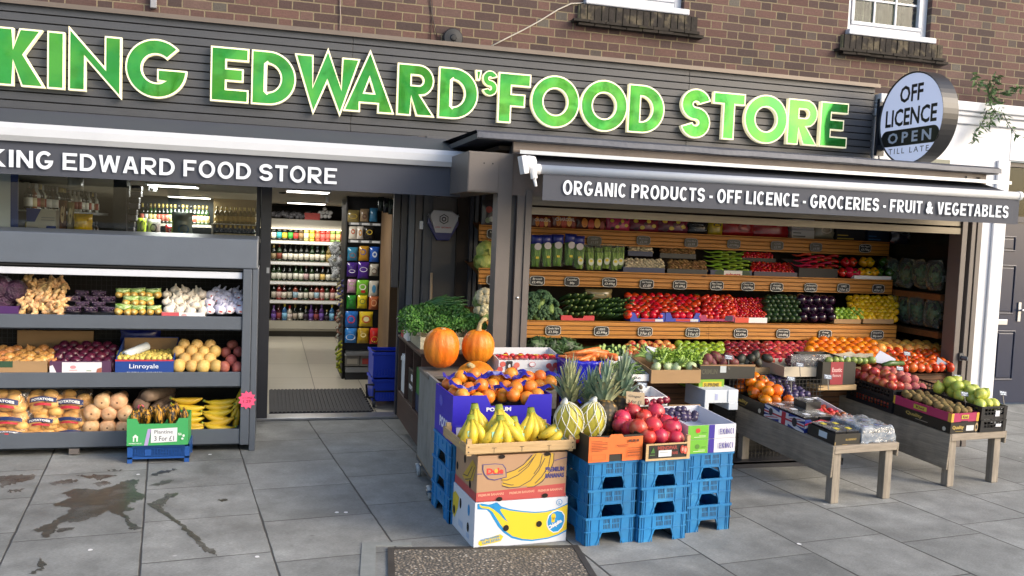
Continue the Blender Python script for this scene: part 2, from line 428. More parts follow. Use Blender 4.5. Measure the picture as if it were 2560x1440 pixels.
cr = t.ramp(t.n('SeparateColor').outputs[0], [(0, (0, 0, 0, 1)), (1, (1, 1, 1, 1))]); sc_ = t.n('SeparateColor'); t.l(vo.outputs['Color'], sc_.inputs[0])
cc = t.ramp(sc_.outputs[0], [(0., hx('5d5851')), (.4, hx('7d7466')), (.7, hx('958672')), (.9, hx('b3a898')), (1., hx('d0cabe'))])
cc = t.mix(t.rng(vo.outputs['Distance'], .25, .55), cc, hx('56524c')); t.l(cc, t.b.inputs['Base Color']); t.b.inputs['Roughness'].default_value = .85
t.bump(vo.outputs['Distance'], .006); GRAVEL = t.m
cvr = thing('inspection_cover', 'square pebbled concrete inspection cover with dark steel rim in the pavement', 'cover', ground(1210, 1440))
iv = cvr.matrix_basis.inverted() if False else Matrix.Translation(-cvr.location)
a, b_, c_, d_ = ground(975, 1374), ground(1440, 1368), ground(1490, 1440), ground(1000, 1440)
ux = (b_-a).normalized(); uy = Vector((-ux.y, ux.x, 0)); ln = (b_-a).length
xf = Matrix.Translation(a-cvr.location) @ Matrix((ux, uy, Z3)).transposed().to_4x4()
m = M(); m.box(.02, ln-.02, -.55, -.02, -.02, .006, 0, xf); part('infill', m, GRAVEL, cvr)
m = M()
for bx in ((-.012, ln+.012, -.02, .008), (-.012, ln+.012, -.58, -.55), (-.012, .02, -.55, -.02), (ln-.02, ln+.012, -.55, -.02)): m.box(bx[0], bx[1], bx[2], bx[3], -.02, .009, 0, xf)
part('rim', m, mat('rusty_steel', '46423e', .6, .3, var=.3), cvr)
CEM = mat('cement_surround', '7f8381', .85, var=.15, vs=12, bump=.001)
a2 = ground(905, 1358); xf2 = Matrix.Translation(a2) @ Matrix((ux, uy, Z3)).transposed().to_4x4()
m = M(); m.box(-.0, .07, -.6, -.05, 0, .0045, 0, xf2); m.box(.0, .25, -.05, .0, 0, .0045, 0, xf2); struct('cement_strip', m, CEM)
for px, py in ((225, 1376), (643, 1393), (842, 1282), (865, 1282), (345, 1187), (525, 1137), (1998, 1361)):
    w = ground(px, py); m = M(); m.add([(w.x+.012*math.cos(k)*U(.8, 1.2), w.y+.014*math.sin(k), .003) for k in (0, .8, 1.6, 2.4, 3.2, 4, 4.8, 5.6)], [(0, 1, 2, 3, 4, 5, 6, 7)])
    solo('litter_scrap', m, PAPER, 'tiny flat white scrap of litter stuck to the paving', 'litter', 'white scraps on the paving')

# ------------------------------------------------------------------ the brick building above the shop
YB = 7.40
bld = thing('brick_building', 'red brown brick upper storey above the grocery shop, with white windows', 'building', (0, YB, 0))
m = M(); WX = ((2.62, 3.56), (5.27, 6.21)); ZW = 3.60
m.box(-6, 5.6, 0, .3, 2.3, ZW); m.box(5.6, 14, 0, .3, 2.74, ZW); xs = [-6]+[v for w in WX for v in w]+[14]
for i in range(0, len(xs), 2): m.box(xs[i], xs[i+1], 0, .3, ZW, 6.5)
for w in WX: m.box(w[0], w[1], 0, .3, 5.2, 6.5)
part('wall', m, BRICK, bld)
UPVC = mat('upvc', 'c6cad2', .3, var=.02)
SOOT = mat('sooty_brick', '2e2a27', .95, var=.5, vs=22, bump=.004, bs=40, col2='575042', mixs=9, mixlo=.5, mixhi=.62)
SOOTT = mat('sooty_tile', '29241f', .9, var=.4, vs=18, bump=.003, bs=30, col2='4c4a2c', mixs=3, mixlo=.6, mixhi=.7)
for wi, w in enumerate(WX):
    fr = M(); x0, x1 = w; fy, dp = .06, .08; fwid = .07
    fr.box(x0, x0+fwid, fy, fy+dp, ZW+.06, 5.2); fr.box(x1-fwid, x1, fy, fy+dp, ZW+.06, 5.2); fr.box(x0+fwid, x1-fwid, fy, fy+dp, ZW+.06, ZW+.06+fwid)
    fr.box(x0+fwid+.004, x1-fwid-.004, fy-.012, fy+.03, ZW+.06+fwid, ZW+.06+fwid+.035)
    fr.box(x0+fwid, x0+fwid+.035, fy-.012, fy+.03, ZW+.165+.002, 5.2); fr.box(x1-fwid-.035, x1-fwid, fy-.012, fy+.03, ZW+.165+.002, 5.2)
    wn = part('window', fr, UPVC, bld, bevel=.006)
    s = M(); s.box(x0-.02, x1+.03, -.06, .13, ZW+.005, ZW+.058); part('sub_sill', s, UPVC, wn, bevel=.01)
    s = M(); s.box(x0+fwid+.03, x1-fwid-.03, fy+.035, fy+.041, ZW+.16, 5.2); part('pane', s, GLASS, wn)
    if wi == 1:
        s = M(); n3 = (x1-x0-2*fwid-.07)/3; b0 = x0+fwid+.035
        for k in (1, 2): s.box(b0+n3*k-.009, b0+n3*k+.009, fy+.018, fy+.034, ZW+.165, 5.2)
        zt = at(2220, 4, YB+fy).z; s.box(b0+.001, x1-fwid-.036, fy+.021, fy+.033, zt-.009, zt+.009); part('glazing_bar', s, UPVC, wn)
        s = M(); n = 70; vs = []
        for k in range(n):
            x = x0+.05+(x1-x0-.1)*k/(n-1); y = .22+.018*math.sin(k*1.1)+.008*math.sin(k*2.7)
            vs += [(x, y, ZW), (x, y, 5.2)]
        s.add(vs, [(2*k, 2*k+2, 2*k+3, 2*k+1) for k in range(n-1)]); part('net_curtain', s, mat('net_curtain', '5c6150', .9, var=.5, vs=16, col2='343c22', mixs=5), wn)
    else:
        s = M(); s.box(x0+.02, x1-.02, .2, .21, ZW, 5.2); part('painted_sky', s, mat('sky_reflection_blue', '4f6f9c', .7), wn)  # blue sheet behind the pane, coloured to imitate sky mirrored in the glass
    s = M(); xx = x0-.06
    while xx < x1+.06:
        s.box(xx, xx+.058, -.05+U(-.004, .004), .06, ZW-.13+U(-.004, .004), ZW+.0, 0); xx += .066
    s.box(x0-.07, x1+.07, -.035, .05, ZW-.125, ZW-.002, 1)
    for k in range(2):
        xx = x0-.13+.05*k
        while xx < x1+.12:
            s.box(xx, xx+.143, -.085+.012*k+U(-.006, .006), -.001, ZW-.158-.026*k+U(-.003, .003), ZW-.135-.026*k, 2); xx += .15
    part('brick_sill', s, [SOOT, mat('old_mortar', '8b8263', .95, var=.3, vs=20), SOOTT], bld)
# cables and fittings on the brick
def cable(nm, pts, r, mt, label, cat='cable', Y=YB-.012):
    m = M(); m.tube([at(x, y, Y) for x, y in pts], r, 6); return solo(nm, m, mt, label, cat, smooth=True)
cable('cable', [(1475, 4), (1450, 8), (1428, 9), (1395, 24), (1350, 52), (1310, 74), (1262, 98), (1215, 122)], .006, mat('white_cable', 'bcb6aa', .6), 'pale cable sagging across the brick wall from the left window to the sign board')
cable('cable', [(850, -10), (851, 40), (849, 84)], .0045, mat('grey_cable', '8d7f78', .6), 'thin straight grey cable dropping down the brick above the letter A')
cable('cable', [(1074, -10), (1079, 30), (1086, 62), (1097, 108)], .004, mat('dark_cable', '3e3532', .6), 'dark bent cable running down the brick to the round black box')
cable('cable', [(1080, -10), (1081, 40), (1075, 104)], .0035, MATS['dark_cable'], 'dark straight cable crossing behind the bent one above the sign')
m = M(); c0 = at(1131, 97, YB-.03); xf = Matrix.Translation(c0) @ Matrix.Rotation(PI/2, 4, 'X')
m.lathe([(0, .055), (.02, .055), (.03, .045), (.075, .04), (.083, .03), (.083, -.03)], 28, 0, xf); m.box(c0.x-.006, c0.x+.006, c0.y-.06, c0.y-.05, c0.z-.012, c0.z+.01)
solo('junction_box', m, mat('black_box', '1c1e22', .5), 'round black junction box on the brick above the sign board', 'junction box', smooth=False)
c0 = at(384, 4, YB-.03); m = M(); m.box(c0.x-.022, c0.x+.022, c0.y-.02, c0.y+.02, c0.z-.05, c0.z+.4); solo('pipe_end', m, mat('pipe_grey', '8e9096', .5), 'short grey square pipe end hanging on the brick over the letter G', 'pipe', bevel=.004)

# ------------------------------------------------------------------ shop sign board with its letters
YS = 7.30
sg = thing('shop_sign', 'long slate grey slatted sign board with green letters edged in pale gold', 'sign', (0, YS, 2.36))
m = M(); z0, z1 = .0, .765; n = 12; p = (z1-z0)/n; xs = [-5, .618, 3.60, 5.55]
for k in range(n):
    for i in range(3): m.box(xs[i]+.0015, xs[i+1]-.0015, 0, .02, z0+p*k+.0045, z0+p*(k+1)-.0045)
part('cladding', m, GREY, sg, bevel=.002)
m = M(); m.box(-5, 5.55, .02, .1, -.02, .78); part('backing', m, VDARK, sg)
m = M(); m.box(-5, 5.58, -.035, .1, .766, .79); m.box(-5, 5.58, -.035, -.03, .755, .766); part('cap_trim', m, mat('bronze_trim', '6f655c', .4, .2, var=.08), sg)
m = M(); m.box(-5, 1.5, -.015, .02, -.028, 0); part('bottom_trim', m, GREY, sg)

def inset(loop, d):
    n = len(loop); out = []
    for i in range(n):
        a, b, c = loop[i-1], loop[i], loop[(i+1) % n]
        e1 = (b[0]-a[0], b[1]-a[1]); e2 = (c[0]-b[0], c[1]-b[1]); l1 = math.hypot(*e1) or 1; l2 = math.hypot(*e2) or 1
        n1 = (-e1[1]/l1, e1[0]/l1); n2 = (-e2[1]/l2, e2[0]/l2)
        bx, by = n1[0]+n2[0], n1[1]+n2[1]; q = bx*bx+by*by
        k = 2*d/max(q, .35); out.append((b[0]+bx*k, b[1]+by*k))
    return out
def glyph(ch, w, h, t):
    def oval(cx, cy, rx, ry, ccw=True, n=40):
        L = ell(cx, cy, rx, ry, n); return L if ccw else L[::-1]
    if ch == 'I': return [rc(0, 0, w, h)]
    if ch == 'E': u = t*.86; mdl = h*.5; return [[(0, 0), (w, 0), (w, u), (t, u), (t, mdl-u/2), (w*.86, mdl-u/2), (w*.86, mdl+u/2), (t, mdl+u/2), (t, h-u), (w, h-u), (w, h), (0, h)]]
    if ch == 'F': u = t*.92; mdl = h*.46; return [[(0, 0), (t, 0), (t, mdl-u/2), (w*.84, mdl-u/2), (w*.84, mdl+u/2), (t, mdl+u/2), (t, h-u), (w, h-u), (w, h), (0, h)]]
    if ch == 'T': u = t*.9; c = w/2; return [[(c-t/2, 0), (c+t/2, 0), (c+t/2, h-u), (w, h-u), (w, h), (0, h), (0, h-u), (c-t/2, h-u)]]
    if ch == 'K': return [[(0, 0), (t, 0), (t, h*.42), (w-t*1.35, 0), (w, 0), (t*1.62, h*.55), (w*.94, h), (w*.94-t*1.3, h), (t, h*.66), (t, h), (0, h)]]
    if ch == 'N': return [[(0, 0), (t, 0), (t, h*.56), (w, -.10*h), (w, h), (w-t, h), (w-t, h*.46), (0, h*1.12)]]
    if ch == 'W':
        e = .12*h; return [[(0, h), (w*.295, -e), (w*.5, h*.50), (w*.705, -e), (w, h), (w-t*1.15, h), (w*.715, h*.42), (w*.5, h*1.16), (w*.285, h*.42), (t*1.15, h)]]
    if ch == 'A':
        return [[(0, 0), (t*1.1, 0), (w*.33, h*.17), (w*.67, h*.17), (w-t*1.1, 0), (w, 0), (w*.5, h*1.2)], [(w*.5, h*.62), (w*.585, h*.38), (w*.415, h*.38)]]
    if ch == 'D':
        def dd(x0, x1, z0, z1, n=24):
            r = (z1-z0)/2; xc = max(x0, x1-r*1.0); return [(x0, z0), (xc, z0)]+[(xc+(x1-xc)*math.cos(a), z0+r+r*math.sin(a)) for a in [-PI/2+PI*k/n for k in range(1, n)]]+[(xc, z1), (x0, z1)]
        return [dd(0, w, 0, h), dd(t, w-t, t*.86, h-t*.86)[::-1]]
    if ch == 'R':
        zb = h*.38; r = (h-zb)/2; xc = w*.96-r
        o = [(0, 0), (t, 0), (t, h*.36), (w-t*1.3, 0), (w, 0), (w*.62, zb+h*.02)]+[(xc+r*math.cos(a), zb+r+r*math.sin(a)) for a in [-PI/2+.45+(PI-.45)*k/20 for k in range(21)]]+[(0, h)]
        u = t*.78; r2 = r-u; q = [(t, zb+u), (xc, zb+u)]+[(xc+r2*math.cos(a), zb+r+r2*math.sin(a)) for a in [-PI/2+PI*k/16 for k in range(1, 16)]]+[(xc, h-u), (t, h-u)]
        return [o, q[::-1]]
    if ch == 'O': return [oval(w/2, h/2, w/2, h*.53), oval(w/2, h/2, w/2-t*.95, h*.53-t*.95, False)]
    if ch == 'G':
        rx, ry, u = w/2, h*.53, t; ix, iy = rx-u, ry-u; zb = h*.5; zl = h*.5-t*.78
        a1 = math.asin((zl-h/2)/iy)
        O = [(rx+rx*math.cos(a), h/2+ry*math.sin(a)) for a in [R(44)+(2*PI-R(44))*k/44 for k in range(45)]]
        I = [(rx+ix*math.cos(a), h/2+iy*math.sin(a)) for a in [2*PI+a1+(R(44)-2*PI-a1)*k/36 for k in range(37)]]
        return [O+[(rx*1.02, zb), (rx*1.02, zl)]+I]
    if ch == 'S':
        ru = (h*1.05-t)/4; sx = (w-t)/(2*ru); c1, c2 = h*1.025-t/2-ru, -h*.025+t/2+ru
        P = [(w/2+sx*ru*math.cos(a), c1+ru*math.sin(a)) for a in [R(12)+R(258)*k/24 for k in range(25)]]+[(w/2+sx*ru*math.cos(a), c2+ru*math.sin(a)) for a in [R(90)-R(258)*k/24 for k in range(1, 25)]]
        return [band(P, t)]
    if ch == "'": return [[(w*.2, 0), (w*.75, 0), (w, h), (0, h)]]
def lime(name):
    t = NT(name); oc = t.coord('Object'); t.b.inputs['Base Color'].default_value = hx('3aa53a')
    t.l(t.mix(t.rng(t.noise(oc, 3.5, 4), .42, .62), hx('2c8f34'), hx('4a9a30')), t.b.inputs['Base Color'])
    t.b.inputs['Roughness'].default_value = .07; t.b.inputs['Metallic'].default_value = .55; t.b.inputs['Coat Weight'].default_value = .3; t.b.inputs['Coat Roughness'].default_value = .03
    t.bump(t.noise(oc, 2.6, 1), .05, .35); return t.m
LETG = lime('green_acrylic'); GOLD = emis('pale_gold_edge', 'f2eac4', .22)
LET = [('K', -12, 114), ('I', 118, 161.5), ('N', 171, 304), ('G', 313, 468), ('E', 526, 622), ('D', 628, 740), ('W', 735, 899), ('A', 858, 987), ('R', 992, 1088), ('D', 1095, 1195), ("'", 1186, 1202), ('S', 1204, 1242), ('F', 1244, 1325), ('O', 1326, 1448), ('O', 1450, 1568), ('D', 1569, 1660), ('S', 1701, 1775), ('T', 1780, 1860), ('O', 1859, 1967), ('R', 1967, 2044), ('E', 2048, 2117)]
for i, (ch, a, b) in enumerate(LET):
    xc = (a+b)/2; yc = 150+.0935*xc; x0, x1 = at(a, yc, YS-.06).x, at(b, yc, YS-.06).x; w = x1-x0
    if ch == 'A' and i == 7: x0 += .0; w += .0
    z0, h, t, d = .158, .418, .118, .016
    if ch == "'": z0, h = .49, .085
    if i == 11: z0, h, t, d = .375, .2, .055, .011
    if ch in 'WA': t = .125
    L = glyph(ch, w, h, t)
    xf = Matrix.Translation((x0, -.062, z0))
    m = M(); m.prism(L, .045, 0, xf); lo = part('letter', m, GOLD, sg)
    m = M(); m.prism([inset(q, d*.8) for q in L], .003, 0, Matrix.Translation((x0, -.0655, z0))); part('letter_face', m, LETG, lo)

# ------------------------------------------------------------------ left awning
FAB = mat('awning_fabric', '40444f', .75, var=.05, vs=2.5, bump=.0006, bs=300)
aw = thing('awning', 'dark grey shop awning with white roller bar over the doorway, lettered with the shop name', 'awning', (0, 6.46, 1.85))
m = M(); m.add([(-5, .80, .505), (1.386, .80, .505), (1.386, .03, .33), (-5, .03, .33)], [(0, 3, 2, 1)]); m.add([(-5, .80, .497), (1.386, .80, .497), (1.386, .03, .322), (-5, .03, .322)], [(0, 1, 2, 3)]); part('canopy', m, FAB, aw)
m = M(); prof = [(-.035, .215), (.03, .215), (.045, .24), (.045, .315), (.02, .335), (-.02, .335), (-.05, .30), (-.055, .25)]
m.prism([[(p[0], p[1]) for p in prof]], 6.4, 0, Matrix.Translation((1.386, 0, 0)) @ Matrix.Rotation(PI/2, 4, 'Z')); part('roller_bar', m, mat('white_bar', 'bcc0c6', .3, var=.03, vs=3, dirt=.08), aw)
def valance(x0, x1, z0, z1, y, seed):
    m = M(); n = 80; vs = []
    for k in range(n+1):
        x = x0+(x1-x0)*k/n; wv = .006*noise.noise(Vector((x*2.2, seed, 0)))
        vs += [(x, y+wv*1.8, z0), (x, y+wv*.4, z1), (x, y+.004+wv*1.8, z0), (x, y+.004+wv*.4, z1)]
    fs = []
    for k in range(n):
        a = 4*k; b = a+4; fs += [(a, b, b+1, a+1), (a+2, a+3, b+3, b+2), (a, a+2, b+2, b)]
    m.add(vs, fs); return m
part('valance', valance(-5, 1.366, 0, .216, -.01, 3.), FAB, aw)
LW = mat('awning_lettering', 'd6deea', .6)
def hg(ch, w, h, t):
    """plain heavy grotesque capitals for the awnings"""
    if ch == 'A': return [[(0, 0), (t*1.1, 0), (w*.30, h*.23), (w*.70, h*.23), (w-t*1.1, 0), (w, 0), (w*.5+t*.62, h), (w*.5-t*.62, h)], [(w*.5, h*.80), (w*.63, h*.41), (w*.37, h*.41)]]
    if ch == 'N': return [[(0, 0), (t, 0), (t, h*.66), (w-t*1.05, 0), (w, 0), (w, h), (w-t, h), (w-t, h*.34), (t*1.05, h), (0, h)]]
    if ch == 'W': return [[(w*.17, 0), (w*.17+t, 0), (w*.5, h*.62), (w*.83-t, 0), (w*.83, 0), (w, h), (w-t, h), (w*.775, h*.3), (w*.5+t*.5, h), (w*.5-t*.5, h), (w*.225, h*.3), (t, h), (0, h)]]
    if ch == 'V': return [[(w*.5-t*.6, 0), (w*.5+t*.6, 0), (w, h), (w-t*1.05, h), (w*.5, h*.25), (t*1.05, h), (0, h)]]
    if ch == 'L': return [[(0, 0), (w, 0), (w, t*.9), (t, t*.9), (t, h), (0, h)]]
    if ch == '-': return [rc(0, h*.3, w, h*.3+t*.9)]
    if ch == 'C':
        rx, ry = w/2, h*.52; A = [R(42)+R(276)*k/40 for k in range(41)]
        return [[(rx+rx*math.cos(a), h/2+ry*math.sin(a)) for a in A]+[(rx+(rx-t)*math.cos(a), h/2+(ry-t*.9)*math.sin(a)) for a in A[::-1]]]
    if ch == 'U': r = w/2-t/2; return [band([(t/2, h), (t/2, r+t/2)]+[(w/2+r*math.cos(a), r+t/2+r*math.sin(a)) for a in [PI+PI*k/14 for k in range(1, 14)]]+[(w-t/2, r+t/2), (w-t/2, h)], t)]
    if ch in 'PB':
        def bowl(z0, z1, x1, hole):
            r = (z1-z0)/2; L = [(x1-r+r*math.cos(a), z0+r+r*math.sin(a)) for a in [-PI/2+PI*k/14 for k in range(15)]]
            return [(t, z0)]+L+[(t, z1)] if hole else L
        if ch == 'P': return [[(0, 0), (t, 0), (t, h*.37)]+bowl(h*.37, h, w, 0)+[(0, h)], bowl(h*.37+t*.85, h-t*.85, w-t, 1)[::-1]]
        return [[(0, 0)]+bowl(0, h*.54, w, 0)+bowl(h*.54, h, w*.94, 0)+[(0, h)], bowl(t*.85, h*.54-t*.42, w-t, 1)[::-1], bowl(h*.54+t*.42, h-t*.85, w*.94-t, 1)[::-1]]
    return glyph(ch, w, h, t)
HW = dict(zip("ABCDEFGIKLNOPRSTUVW-", (.74, .70, .74, .74, .66, .62, .78, .2, .72, .6, .74, .8, .68, .74, .68, .64, .72, .7, 1.0, .3)))
def line(s, pa, pb, Y, zc, h, mt, parent, loc, bold, sp=1.):
    xa, xb = at(pa[0], pa[1], Y).x, at(pb[0], pb[1], Y).x
    adv = [.30 if c == ' ' else (.80 if c == '&' else HW[c])+.13 for c in s]; k = (xb-xa)/(sum(adv)-.13); x = xa-loc[0]; m = M()
    for c, a in zip(s, adv):
        o = (x, Y-loc[1]-.016, zc-h/2-loc[2])
        if c == '&': text(m, c, o, X3, Z3, k*.8, h, 0, .05)
        elif c != ' ': m.prism(hg(c, k*HW[c], h, min(.2*h, .34*k) if c != 'I' else k*.2), 0, 0, Matrix.Translation(o))
        x += k*a
    return part('lettering', m, mt, parent)
line('KING EDWARD FOOD STORE', (-24, 390), (842, 430), 6.45, 1.951, .112, LW, aw, aw.location, .045)
m = M(); m.tube([(1.33, .1, .31), (1.33, .45, .30), (1.3, .78, .44)], .02, 6); m.tube([(-2.6, .1, .31), (-2.6, .78, .44)], .02, 6); part('arm', m, ALU, aw)

# ------------------------------------------------------------------ right awning
Y2 = 5.42
aw2 = thing('awning', 'dark awning with thin white roller bar over the fruit bay, lettered organic products', 'awning', (0, Y2, 1.80))
xl, xr = at(1338, 430, Y2).x, at(2549, 490, Y2).x
m = M(); m.tube([(xl, 0, .215), (xr, 0, .235)], .03, 14); part('roller_bar', m, MATS['white_bar'], aw2, smooth=True)
m = M(); m.tube([(xl-.005, 0, .215), (xl+.03, 0, .215)], .034, 14); m.tube([(xr-.02, 0, .235), (xr+.006, 0, .235)], .034, 14); part('end_cap', m, WHITEP, aw2)
part('valance', valance(at(1356, 470, Y2).x, at(2546, 520, Y2).x, .02, .21, -.005, 9.), FAB, aw2)
m = M(); m.add([(xl+.05, .34, .335), (xr-.05, .34, .345), (xr-.03, .01, .245), (xl+.03, .01, .225)], [(0, 3, 2, 1)]); part('canopy', m, FAB, aw2)
hx0, hx1 = at(1300, 385, 5.55).x, at(2530, 450, 5.55).x
m = M(); m.add([(hx0, .13, .318), (hx1, .13, .328), (hx1, .13, .352), (hx0, .13, .342), (hx0+.04, .42, .37), (hx1-.1, .42, .38)], [(0, 1, 2, 3), (3, 2, 5, 4)]); m.add([(hx0, .134, .318), (hx1, .134, .328), (hx1-.1, .42, .36), (hx0+.04, .42, .35)], [(0, 3, 2, 1)])
part('hood', m, mat('hood_metal', 'b9c0c8', .35, .3, var=.05), aw2)
gx = at(1318, 425, Y2).x
m = M(); c = Matrix.Translation((gx, 0, .245)) @ Matrix.Rotation(R(-12), 4, 'Y'); m.box(-.045, -.012, -.05, .05, -.06, .055, 0, c); m.tube([(-.012, 0, 0), (.012, 0, 0), (.05, 0, -.005)], [.052, .052, .044], 14, 0, True, c); m.tube([(.02, -.03, -.03), (.02, -.03, -.10)], .022, 10, 0, True, c); m.tube([(.02, -.03, -.10), (.024, -.03, -.15)], [.012, .009], 8, 0, True, c)
part('gearbox', m, WHITEP, aw2, bevel=.004)
line('ORGANIC PRODUCTS - OFF LICENCE - GROCERIES - FRUIT & VEGETABLES', (1405, 477), (2518, 520), Y2, 1.909, .089, LW, aw2, aw2.location, .042)
# ------------------------------------------------------------------ round projecting sign
rs = thing('projecting_sign', 'round double sided off licence sign with black rim on a wall bracket', 'sign', (5.56, 6.79, 2.775))
m = M(); xf = Matrix.Rotation(-PI/2, 4, 'Y')
m.lathe([(.40, .012), (.413, .02), (.413, -.14), (.40, -.132)], 56, 0, xf, None, False); part('rim', m, mat('sign_rim', '26272b', .4), rs, smooth=False)
m = M(); m.lathe([(0, .01), (.402, .01)], 56, 0, xf, None, False); m.lathe([(.402, -.13), (0, -.13)], 56, 0, xf, None, False); part('face', m, emis('sign_face', 'b9c2dc', .28), rs)
m = M(); ux = Vector((0, -1, 0)); o = lambda u, v: Vector((-.0125, -u, v))
def ctext(s, u, v, w, h, mi, bold=.03, sp=1.): text(m, s, o(u-w/2, v-h/2), ux, Z3, w, h, mi, bold, sp)
ctext('OFF', -.005, .225, .30, .155, 0, .025); ctext('LICENCE', .0, .02, .66, .16, 0, .025)
pl = [(.30+.075*math.cos(a), .075*math.sin(a)) for a in [-PI/2+PI*k/12 for k in range(13)]]+[(-.30+.075*math.cos(a), .075*math.sin(a)) for a in [PI/2+PI*k/12 for k in range(13)]]
patch(m, o(0, -.165), ux, Z3, pl, 0)
m2 = m; keep = len(m.v)
def ctext2(s, u, v, w, h, mi, bold, sp): text(m, s, o(u-w/2, v-h/2)+Vector((-.001, 0, 0)), ux, Z3, w, h, mi, bold, sp)
ctext2('OPEN', 0, -.165, .56, .10, 1, .03, 1.5); ctext('TILL LATE', 0, -.285, .52, .05, 0, .0, 1.4)
part('lettering', m, [mat('sign_ink', '15181e', .5), mat('sign_white', 'c9d0e2', .5)], rs)
m = M(); m.box(.03, .09, .40, .50, .12, .17); m.box(.03, .09, .40, .50, -.25, -.2); m.box(.02, .1, .47, .51, -.3, .24); m.tube([(.06, .49, -.3), (.07, .48, -.36), (.06, .46, -.38), (.05, .49, -.40)], .006, 6); m.box(.055, .06, .41, .47, -.2, .12); part('bracket', m, DARKG, rs)

# ------------------------------------------------------------------ the fruit bay: a flat-roofed timber and metal box built out from the shop front
YF = 5.85
bay = thing('display_bay', 'flat roofed fruit display bay built out from the shop front', 'shop bay', (0, YF, 0))
def bx(m, x0, x1, y0, y1, z0, z1, mi=0): return m.box(x0, x1, y0-YF, y1-YF, z0, z1, mi)
LEAD = mat('lead_flashing', '4a4e58', .5, .3, var=.12, vs=8, bump=.003, bs=20)
m = M(); n = 60; vs = []
for k in range(n+1):
    x = 1.33+(5.64-1.33)*k/n; w = .008*noise.noise(Vector((x*3, 1, 0)))
    vs += [(x, -.05+w, 2.232+w), (x, -.045+w, 2.268+w), (x, .0, 2.285), (x, 1.45, 2.31)]
m.add(vs, [(4*k+j, 4*k+4+j, 4*k+5+j, 4*k+1+j) for k in range(n) for j in range(3)]); bx(m, 1.335, 5.63, 5.82, 7.29, 2.225, 2.262)
part('roof', m, LEAD, bay)
DIRTP = mat('bay_fascia_paint', '6d625b', .55, var=.12, vs=9, bump=.001, dirt=.5)
m = M(); bx(m, 1.60, 5.55, 5.86, 5.90, 1.86, 2.224); part('fascia', m, DIRTP, bay)
m = M(); bx(m, 1.285, 1.508, 5.85, 7.25, 1.868, 2.142); bx(m, 1.29, 1.50, 5.846, 5.852, 1.875, 2.135); part('side_shutter_box', m, GREYL, bay, bevel=.003)
m = M()
for dx in (.105, .165): m.tube([(1.29+dx, -.006, 2.065), (1.29+dx, .002, 2.064)], .005, 8)
part('screw_hole', m, VDARK, bay)
post = M(); bx(post, 1.503, 1.60, 5.85, 5.99, 0, 2.14)
bx(post, 1.60, 1.645, 5.90, 5.98, 0, 2.2, 1); bx(post, 1.645, 1.70, 5.862, 5.98, 0, 2.2); bx(post, 1.703, 1.748, 5.85, 5.98, 0, 1.9); bx(post, 1.7, 1.703, 5.89, 5.98, 0, 1.9, 1)
pp = part('corner_post', post, [GREYL, DARKG], bay, bevel=.003)
m = M(); zz = at(1299, 745, 5.85).z; m.lathe([(0, .012), (.008, .01), (.011, 0)], 10, 0, Matrix.Translation((1.672, .012, zz)) @ Matrix.Rotation(PI/2, 4, 'X')); part('lock', m, CHROME, pp)
post = M(); bx(post, 5.35, 5.40, 5.85, 5.99, 0, 2.2); bx(post, 5.40, 5.45, 5.92, 5.99, 0, 2.2, 1); bx(post, 5.45, 5.49, 5.86, 5.99, 0, 2.2); bx(post, 5.49, 5.51, 5.90, 5.98, 0, 2.2, 1); bx(post, 5.51, 5.555, 5.865, 6.0, 0, 2.2); bx(post, 5.555, 5.58, 5.93, 7.3, 0, 2.2, 1)
pp = part('corner_post', post, [GREYL, DARKG], bay, bevel=.003)
m = M(); q = at(2402, 892, 5.84); m.box(q.x-.02, q.x+.02, -.02, .01, q.z-.03, q.z+.03); m.tube([(q.x, -.02, q.z-.005), (q.x+.025, -.055, q.z-.01)], .018, 10); part('lock', m, mat('steel_grey', '55585c', .4, .5), pp)
m = M(); bx(m, 1.75, 5.35, 5.862, 5.90, 1.735, 1.785); bx(m, 1.75, 5.35, 5.868, 5.896, 1.80, 1.86); part('shutter_rail', m, mat('galvanised_rail', '7d7668', .5, .3, var=.2, vs=12, stretch=(.5, 1, 6)), bay)
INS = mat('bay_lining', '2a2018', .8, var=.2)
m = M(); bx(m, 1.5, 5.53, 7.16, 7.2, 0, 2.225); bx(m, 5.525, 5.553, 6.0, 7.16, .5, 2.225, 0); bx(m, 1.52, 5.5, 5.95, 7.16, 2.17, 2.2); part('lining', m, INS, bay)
m = M(); bx(m, 5.51, 5.514, 6.0, 7.1, .8, 2.1); part('side_glass', m, GLASSD, bay)
PINE = wood_mat('routed_pine', 'b97c2c', 'a0661f', 'X', .8, .55, .0335)
PINED = wood_mat('pine_shelf', '7a4c22', '5c3818', 'X', .0, .7)
SH = {1: (6.85, 1.525, 1.653), 2: (6.60, 1.194, 1.320), 3: (6.35, .812, .945)}
SHX = {1: (1.615, 5.47), 2: (1.565, 5.33), 3: (1.525, 5.20)}
for k, (y, z0, z1) in SH.items():
    x0, x1 = SHX[k]
    m = M(); xm = {1: (3.55,), 2: (4.12,), 3: (3.42,)}[k]; xs = [x0]+list(xm)+[x1]
    for a, b in zip(xs, xs[1:]): bx(m, a+.001, b-.001, y, y+.022, z0, z1)
    brd = part('shelf_board', m, PINE, bay)
    m = M(); m.add([(x0+.004, y+.022-YF, z1-.06), (x1-.004, y+.022-YF, z1-.06), (x1-.004, 7.16-YF, z1+.03), (x0+.004, 7.16-YF, z1+.03)], [(0, 1, 2, 3)])
    part('shelf', m, PINED, bay)
m = M()
m.add([(1.75, 5.99-YF, .62), (5.45, 5.99-YF, .62), (5.45, 7.1-YF, .80), (1.75, 7.1-YF, .80)], [(0, 1, 2, 3)])
part('bottom_tray', m, PINED, bay)
